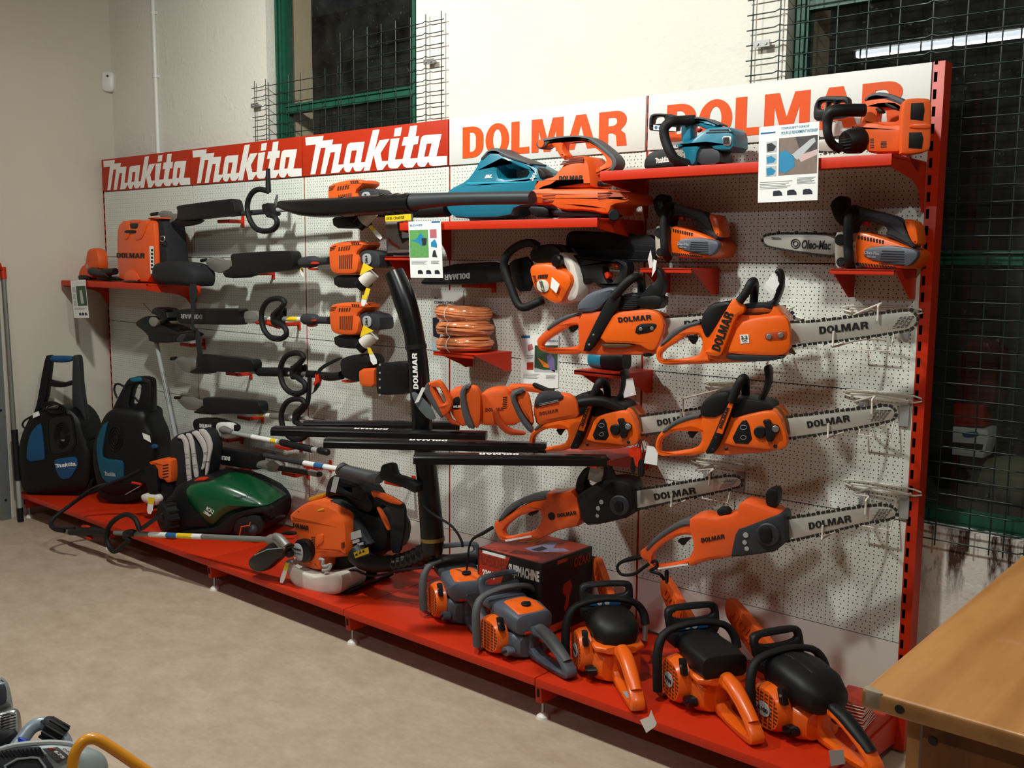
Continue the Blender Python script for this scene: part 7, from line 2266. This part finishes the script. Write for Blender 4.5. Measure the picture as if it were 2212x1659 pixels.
# ------------------------------------------------------------------ things on the left shelf
zl = 1.4185
pb_ = yp(-.24)
t = Thing('backpack_battery', 'orange backpack tank with lettering and a black harness on the shelf', 'backpack', (pb_.hit(300, 610).x, -.2, zl), None)
t.add('tank', slab(pb_, a1((986, 790), (1008, 718), (1060, 692), (1282, 690), (1312, 722), (1324, 1222), (1015, 1222), (990, 1100)), .13, .022), ORANGE)
t.add('grip_recess', slab(pb_, a1((1098, 722), (1192, 722), (1172, 768), (1110, 766)), .006, .002, lift=.002), INK)
t.add('grip_bar', slab(pb_.off(.002), a1((1100, 690), (1200, 690), (1192, 722), (1104, 724)), .02, .006), ORANGE)
t.add('side_rib', slab(pb_, a1((1040, 700), (1100, 700), (1120, 780), (1090, 860), (1064, 862)), .012, .004, lift=.006), ORANGE)
t.add('side_rib', slab(pb_, a1((1196, 700), (1270, 700), (1240, 800), (1205, 862), (1150, 862)), .012, .004, lift=.006), ORANGE)
t.add('gauge', slab(pb_, a1((1074, 778), (1166, 778), (1164, 802), (1070, 806)), .006, .002, lift=.008), BLACK)
t.add('lettering', ptext('DOLMAR', pb_.off(.001), *a1((998, 1014), (1236, 1018), (998, 972))), INK, smooth=0)
t.add('label_strip', slab(pb_, a1((1276, 916), (1312, 916), (1320, 1150), (1286, 1150)), .001, 0, rnd=0, lift=.0015), PAPER, smooth=0)
t.add('label_signs', sum([slab(pb_.off(.0016), a1((1286, 940 + i * 32), (1306, 940 + i * 32), (1308, 960 + i * 32), (1288, 960 + i * 32)), .001, 0, rnd=0) for i in range(6)], G()), INK, smooth=0)
t.add('lower_panel', slab(pb_, a1((1080, 1120), (1160, 1120), (1205, 1216), (1050, 1216)), .006, .002, lift=.004), ORANGE)
t.add('foot_gap', slab(pb_, a1((1072, 1208), (1180, 1208), (1205, 1226), (1050, 1226)), .006, .002, lift=.006), INK)
BAGM = mat('black_webbing', '121317', .8)
t.add('back_pad', slab(pb_.off(-.03), a1((1260, 680), (1300, 668), (1372, 672), (1398, 760), (1410, 900), (1430, 1060), (1430, 1225), (1320, 1225)), .14, .02), BAGM)
t.add('pad_edge', slab(pb_.off(-.02), a1((1254, 670), (1376, 668), (1378, 682), (1262, 690)), .12, .006), ORANGE)
t.add('strap_ring', ptube(pb_.off(-.01), a1((1372, 835), (1400, 830), (1406, 860), (1390, 878), (1370, 868)), .003, sides=6), STEEL)
t.add('hip_belt', pillow(pb_.off(-.03), a1((1330, 1075), (1430, 1042), (1560, 1050), (1650, 1068), (1722, 1130), (1722, 1222), (1700, 1262), (1640, 1256), (1330, 1234)), .06, .08, 2, power=3), BAGM)
t.add('belt_strap', slab(pb_.off(.065), a1((1605, 1235), (1684, 1240), (1660, 1420), (1648, 1600), (1660, 1640), (1632, 1640), (1630, 1450)), .004, .001), BAGM)
t.add('strap_tail', ptube(pb_.off(.06), a1((1648, 1600), (1655, 1640), (1600, 1648), (1540, 1655)), .006, k=2, sides=8), BAGM)
t.add('strap_tail', slab(pb_.off(.05), [(422, 706), (430, 716), (438, 768), (427, 770), (420, 720)], .004, .001), BAGM)
t.add('belt_buckle', slab(pb_.off(.04), a1((1660, 1250), (1688, 1255), (1684, 1330), (1664, 1330)), .02, .004), REDM)

ps_ = yp(-.17)
t = Thing('hand_blower', 'orange hand-held tool with a grey nozzle at the end of the shelf', 'power tool', (ps_.hit(200, 605).x, -.17, zl), None)
t.add('body', slab(ps_, a1((662, 1150), (690, 1082), (722, 1068), (732, 980), (745, 945), (770, 930), (808, 938), (830, 985), (842, 1100), (800, 1120), (780, 1200), (668, 1200)), .07, .016), ORMATT)
t.add('base', slab(ps_.off(.004), a1((662, 1160), (760, 1165), (770, 1202), (668, 1202)), .06, .006), BLACK)
t.add('nozzle', ptube(ps_.off(.03), a1((775, 1130), (800, 1132), (860, 1150), (930, 1152)), [.022, .026, .024, .020], k=2, sides=18), DGREY)
t.add('nozzle_mouth', ptube(ps_.off(.03), a1((885, 1136), (925, 1136), (985, 1130)), [.019, .021, .0195], k=1, sides=18), BLACK)
t.add('tool_foot', slab(ps_.off(.01), a1((820, 1180), (900, 1170), (1000, 1185), (1000, 1212), (830, 1208)), .06, .006), BLACK)
t.add('switch', slab(ps_, a1((738, 1070), (750, 1070), (748, 1104), (736, 1104)), .004, .001, rnd=0, lift=.003), LGREY)
t.add('lead', ptube(ps_.off(.10), a1((960, 1205), (900, 1250), (840, 1298)), .002, sides=6, k=2), BLACK)

# ------------------------------------------------------------------ pole and steel post by the left wall
b0 = on_z(45, 1127, .0)
d_ = ray(6, 577)
p1_ = CAM + d_ * ((-.028 - CAM.x) / d_.x)
t = Thing('extension_pole', 'aluminium extension pole with a black grip leaning on the wall', 'pole', tuple(b0), None)
ax = p1_ - b0


def along(f0, f1, r, m, name, n=14):
    t.add(name, tube([b0 + ax * f0, b0 + ax * f1], r, n, 1), m)


along(.0, .055, .017, BLACKM, 'end_cap')
along(.05, .17, .0125, LGREY, 'lower_tube')
along(.165, .365, .0185, BLACKM, 'foam_grip')
along(.36, .96, .0125, mat('grey_painted_tube', '7E7D78', .4, .3), 'upper_tube')
along(.955, 1.0, .017, REDM, 'lock_collar')
t.add('lock_lever', tube([b0 + ax * .985, b0 + ax * .985 + Vector((.02, -.02, .015)), b0 + ax * .995 + Vector((.03, -.03, .03))], .008, 8, 1), REDM)
c0 = on_z(17, 1121, 0)
GALV = mat('galvanised_steel', '7C8284', .5, .5, vary=.15, scale=30)
t = Thing('steel_post', 'galvanised steel channel post standing against the wall', 'post', (c0.x - .01, c0.y - .02, 0), None)
t.add('channel', box((c0.x - .012, c0.y - .012, .80), .055, .055, 1.6, .003), GALV)
for z in (.12, .66):
    q_ = Vector((c0.x + .0155, c0.y - .012, z))
    t.add('bolt_hole', cyl(q_, q_ + Vector((.001, 0, 0)), .008, sides=14), INK)

# ------------------------------------------------------------------ wooden counter


def wood(name, a, b_, ax_):
    m, bs, n, tc, xyz = base(name, .42)
    mp = n.new('ShaderNodeMapping')
    n.put(tc, mp.inputs[0])
    mp.inputs['Scale'].default_value = {'y': (1, .10, 1), 'x': (.1, 1, 1), 'z': (1, 1, .1)}[ax_]
    w = n.new('ShaderNodeTexWave')
    w.bands_direction = 'X' if ax_ != 'x' else 'Y'
    n.put(mp.outputs[0], w.inputs['Vector'])
    w.inputs['Scale'].default_value = 3.4
    w.inputs['Distortion'].default_value = 14
    w.inputs['Detail'].default_value = 2
    w.inputs['Detail Scale'].default_value = .7
    f = n.m('MULTIPLY', n.ramp(w.outputs[1], .55, 1.0), .35)
    f = n.m('ADD', f, n.m('MULTIPLY', n.ramp(n.noise(mp.outputs[0], 45, 6, .75), .3, .8), .45))
    f = n.m('ADD', f, n.m('MULTIPLY', n.ramp(n.noise(tc, 3, 3), .4, .7), .3))
    col = n.mix(f, lin(a), lin(b_))
    vo = n.new('ShaderNodeTexVoronoi')
    n.put(tc, vo.inputs['Vector'])
    vo.inputs['Scale'].default_value = 3.1
    k = n.m('SUBTRACT', 1.0, n.ramp(vo.outputs['Distance'], .02, .07))
    col = n.mix(n.m('MULTIPLY', k, .75), col, lin('4A2A12'))
    n.put(col, bs.inputs['Base Color'])
    bs.inputs['Coat Weight'].default_value = .15
    return m


WOODT, WOODF = wood('oiled_pine_top', 'C48B50', '9C6530', 'y'), wood('shaded_pine_front', '8A5526', '633512', 'z')  # front pine darker: the shade under the worktop is in its colour
zc_ = .90
cn = on_z(1863, 1487, zc_)
t = Thing('counter', 'wooden shop counter with knots and a worn corner', 'counter', (cn.x + .9, (cn.y - .45) / 2, 0), None)
x0, y0, x1, y1 = cn.x, cn.y, cn.x + 1.7, -.42
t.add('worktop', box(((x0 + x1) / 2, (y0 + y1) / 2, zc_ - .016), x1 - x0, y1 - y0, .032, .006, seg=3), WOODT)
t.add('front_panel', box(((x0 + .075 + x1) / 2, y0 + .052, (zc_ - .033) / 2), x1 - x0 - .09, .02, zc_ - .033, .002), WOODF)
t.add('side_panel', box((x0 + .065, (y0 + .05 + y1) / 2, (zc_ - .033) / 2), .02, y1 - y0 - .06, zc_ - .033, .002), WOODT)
t.add('worn_corner', prism([rounded([(x0 - .0006, y0 - .0006), (x0 + .034, y0 - .0006), (x0 + .028, y0 + .010), (x0 + .010, y0 + .018), (x0 - .0006, y0 + .018)], 1)], lambda a, b, d: Vector((a, b, zc_ + .0005 + d)), .028, .003), mat('bare_grey_wood', '9C8A74', .7, vary=.2, scale=60))
for u, v in ((2015, 1600), (1943, 1532)):
    q_ = yp(y0 + .0415 if u > 2000 else y0 - .0005).hit(u, v)
    t.add('screw_head', cyl(q_, q_ - Vector((0, .0015, 0)), .007, sides=14), DSTEEL)

# ------------------------------------------------------------------ garden machines at the near end of the room
b8 = fr(0, 1400, 5.53)
pe_ = Plane(tuple(on_z(110, 1625, .45)), 67, 30)
ALG = mat('grey_engine_lacquer', '8F9A9A', .4, .2)
cen = on_z(90, 1640, .45)
t = Thing('lawn_mower', 'grey engine with black vents and a grey handle bar with ribbed grip', 'lawn mower', (cen.x - .1, cen.y - .05, 0), None)
t.add('mower_deck', loft([(0.0, cen.x - .14, cen.y, .26, .22, 4), (.22, cen.x - .14, cen.y, .25, .21, 4), (.30, cen.x - .13, cen.y, .12, .12, 3)], 32, axis='z'), DGREY)
t.add('engine_cowl', pillow(pe_.off(-.02), b8((-260, 1500), (-200, 1330), (0, 1215), (300, 1148), (600, 1118), (800, 1130), (1000, 1165), (1200, 1235), (1270, 1310), (1300, 1420), (1290, 1600), (700, 1800), (-200, 1800)), .045, .18, 1, power=3), ALG)
t.add('cowl_rim', ptube(pe_.off(.01), b8((-40, 1228), (150, 1170), (400, 1140), (600, 1130), (780, 1140), (900, 1165)), .007, k=3, sides=8), LGREY)
pq_ = pe_.off(.028)
t.add('vent_field', slab(pq_, b8((-100, 1290), (100, 1210), (300, 1180), (470, 1175), (520, 1260), (640, 1420), (600, 1450), (-100, 1500)), .006, .002, rnd=0), DGREY)
g = G()
for i in range(11):
    u = -40 + i * 50
    g = g + slab(pq_.off(.006), b8((u, 1225 - i * 4), (u + 24, 1222 - i * 4), (u + 70, 1290 - i * 2), (u + 50, 1296 - i * 2)), .006, .002, rnd=0)
t.add('vent_ribs', g, BLACK)
t.add('starter_well', slab(pq_.off(.006), b8((40, 1400), (200, 1310), (400, 1290), (470, 1300), (560, 1420), (540, 1500), (60, 1500)), .012, .004, [b8((80, 1410), (220, 1335), (390, 1315), (450, 1325), (520, 1420), (500, 1480), (90, 1480))], rnd=0), ALG)
t.add('series_label', slab(pq_.off(.006), b8((500, 1200), (690, 1180), (830, 1290), (700, 1345), (660, 1345)), .003, .001, rnd=0), mat('dark_grey_label', '4B4A4A', .5))
t.add('label_red', slab(pq_.off(.0075), b8((566, 1190), (630, 1192), (656, 1212), (600, 1218)), .001, 0, rnd=0), CRED, smooth=0)
t.add('label_number', ptext('675', pq_.off(.0078), *b8((640, 1235), (745, 1325), (680, 1220)), bold=.03), WINK, smooth=0)
t.add('white_label', slab(pq_.off(.004), b8((700, 1190), (860, 1190), (830, 1285), (780, 1260)), .002, 0, rnd=0), PAPER, smooth=0)
t.add('label_scribble', ptext('START', pq_.off(.0045), *b8((745, 1210), (835, 1262), (765, 1195)), bold=.02), INK, smooth=0)
t.add('muffler_cage', slab(pe_.off(-.05), b8((-60, 760), (150, 700), (215, 720), (245, 780), (262, 1060), (180, 1100), (-60, 1150)), .10, .02), STEEL)
g = G()
for i in range(8):
    g = g + slab(pe_.off(-.048), b8((0, 800 + i * 34), (190, 752 + i * 34), (190, 760 + i * 34), (0, 812 + i * 34)), .004, .001, rnd=0)
t.add('cage_slots', g, INK)
t.add('filter_cover', slab(pe_.off(-.06), b8((-120, 600), (0, 310), (80, 380), (110, 440), (150, 660), (60, 700), (-60, 740)), .14, .02), ALG)
t.add('filter_inset', slab(pe_.off(-.058), b8((-60, 440), (50, 430), (75, 470), (85, 640), (0, 690), (-60, 700)), .004, .001), DGREY)
t.add('carburettor', slab(pe_.off(-.02), b8((-60, 950), (180, 960), (215, 1010), (200, 1100), (100, 1170), (-60, 1190)), .08, .012), BLACK)
t.add('oil_cap', slab(pe_.off(.0), b8((205, 1070), (240, 1052), (310, 1080), (360, 1125), (330, 1145), (220, 1150)), .03, .006), mat('bright_blue_plastic', '1B2FA8', .4))
t.add('handle_bar', ptube(pe_.off(-.02), b8((190, 1180), (290, 1060), (360, 970), (440, 915), (530, 905), (640, 960), (720, 1040), (770, 1100), (790, 1160)), .0155, sides=14, k=3), mat('grey_painted_steel', '8D9BA5', .35, .2))
t.add('ribbed_grip', ptube(pe_.off(-.02), b8((530, 935), (545, 938), (640, 985), (760, 1060)), [.021, .025, .025, .022], sides=14, k=2), BLACKM)
g = G()
o1, o2 = pe_.off(-.02).hit(*b8((545, 938))[0]), pe_.off(-.02).hit(*b8((755, 1058))[0])
dd = (o2 - o1).normalized()
s1_ = dd.cross(Vector((0, 0, 1))).normalized()
s2_ = s1_.cross(dd)
for i in range(10):
    a = 2 * math.pi * i / 10
    w_ = (s1_ * math.cos(a) + s2_ * math.sin(a)) * .0245
    g = g + tube([o1 + w_, o2 + w_], .0035, 6, 1)
t.add('grip_ribs', g, BLACK)

py = Plane(tuple(on_z(220, 1640, .55)), 67, 12)
t = Thing('yellow_handle_machine', 'machine with a bent yellow tube handle in front of the grey engine', 'garden machine', tuple(on_z(240, 1700, 0)), None)
pts = [py.hit(*q_) for q_ in b8((850, 1560), (870, 1380), (900, 1250), (980, 1130), (1060, 1085), (1160, 1090), (1300, 1170), (1480, 1290), (1700, 1440), (1860, 1550))]


def to_floor(a, b):
    """carry the line a->b on down to the floor"""
    d = b - a
    d = Vector((d.x * .35, d.y * .35, -abs(d.z) - .05))
    return [b + d * f for f in (.25, .6, (b.z - .03) / -d.z)]


pts = to_floor(pts[1], pts[0])[::-1] + pts + to_floor(pts[-2], pts[-1])
t.add('tube_handle', tube(pts, .0115, 14, 3), mat('yellow_lacquer', 'E0931A', .35, coat=.3))
xs_, ys_ = [p_.x for p_ in pts], [p_.y for p_ in pts]
t.add('base_plate', quads((min(xs_) - .06, max(xs_) + .06, min(ys_) - .06, max(ys_) + .06, 0, .035)), DGREY, smooth=0)

# ------------------------------------------------------------------ dim things outside the far window, boxes added for a reflection in it
po_ = yp(.62)


def dim(name, label, cat, pts, m, th=.15):
    g = slab(po_, pts, th, .01)
    lo = min(q_.z for q_ in g.v)
    single(name, g.moved(Matrix.Translation((0, 0, 0))), m, label, cat)


t = Thing('reflection_boxes', 'dim red and white boxes added outside for a reflection in the tall window', 'machine', tuple(po_.hit(2100, 1130)), None)
t.add('red_cabinet', slab(po_, [(2075, 735), (2150, 740), (2150, 875), (2125, 880), (2075, 875)], .2, .01), mat('deep_red_lacquer', '5A1410', .5))
t.add('red_panel', slab(po_.off(.01), [(2060, 873), (2124, 874), (2126, 922), (2060, 920)], .1, .004, rnd=0), CRED)
t.add('white_carton', slab(po_.off(.02), [(2058, 922), (2132, 928), (2136, 945), (2122, 990), (2056, 982)], .12, .004, rnd=0), PAPER)
t.add('carton_band', slab(po_.off(.021), [(2058, 955), (2124, 960), (2122, 972), (2056, 968)], .002, 0, rnd=0), mat('navy_print', '17172A', .5), smooth=0)
t.add('carton_emblem', slab(po_.off(.021), [(2078, 934), (2110, 932), (2118, 940), (2100, 946), (2080, 944)], .002, 0, rnd=1), BLUINK, smooth=0)
t.add('stand', slab(po_, [(2080, 985), (2120, 988), (2105, 1060), (2112, 1135), (2085, 1130), (2092, 1060)], .1, .006), DSTEEL)
cc = po_.off(-.1).hit(2200, 1105)
single('boulder', ball((cc.x, cc.y, .79), .17, .12, .095), mat('pale_stone', '8C8C72', .8, bump=.5, scale=20), 'pale rounded boulder outside on the ledge behind the window', 'stone')
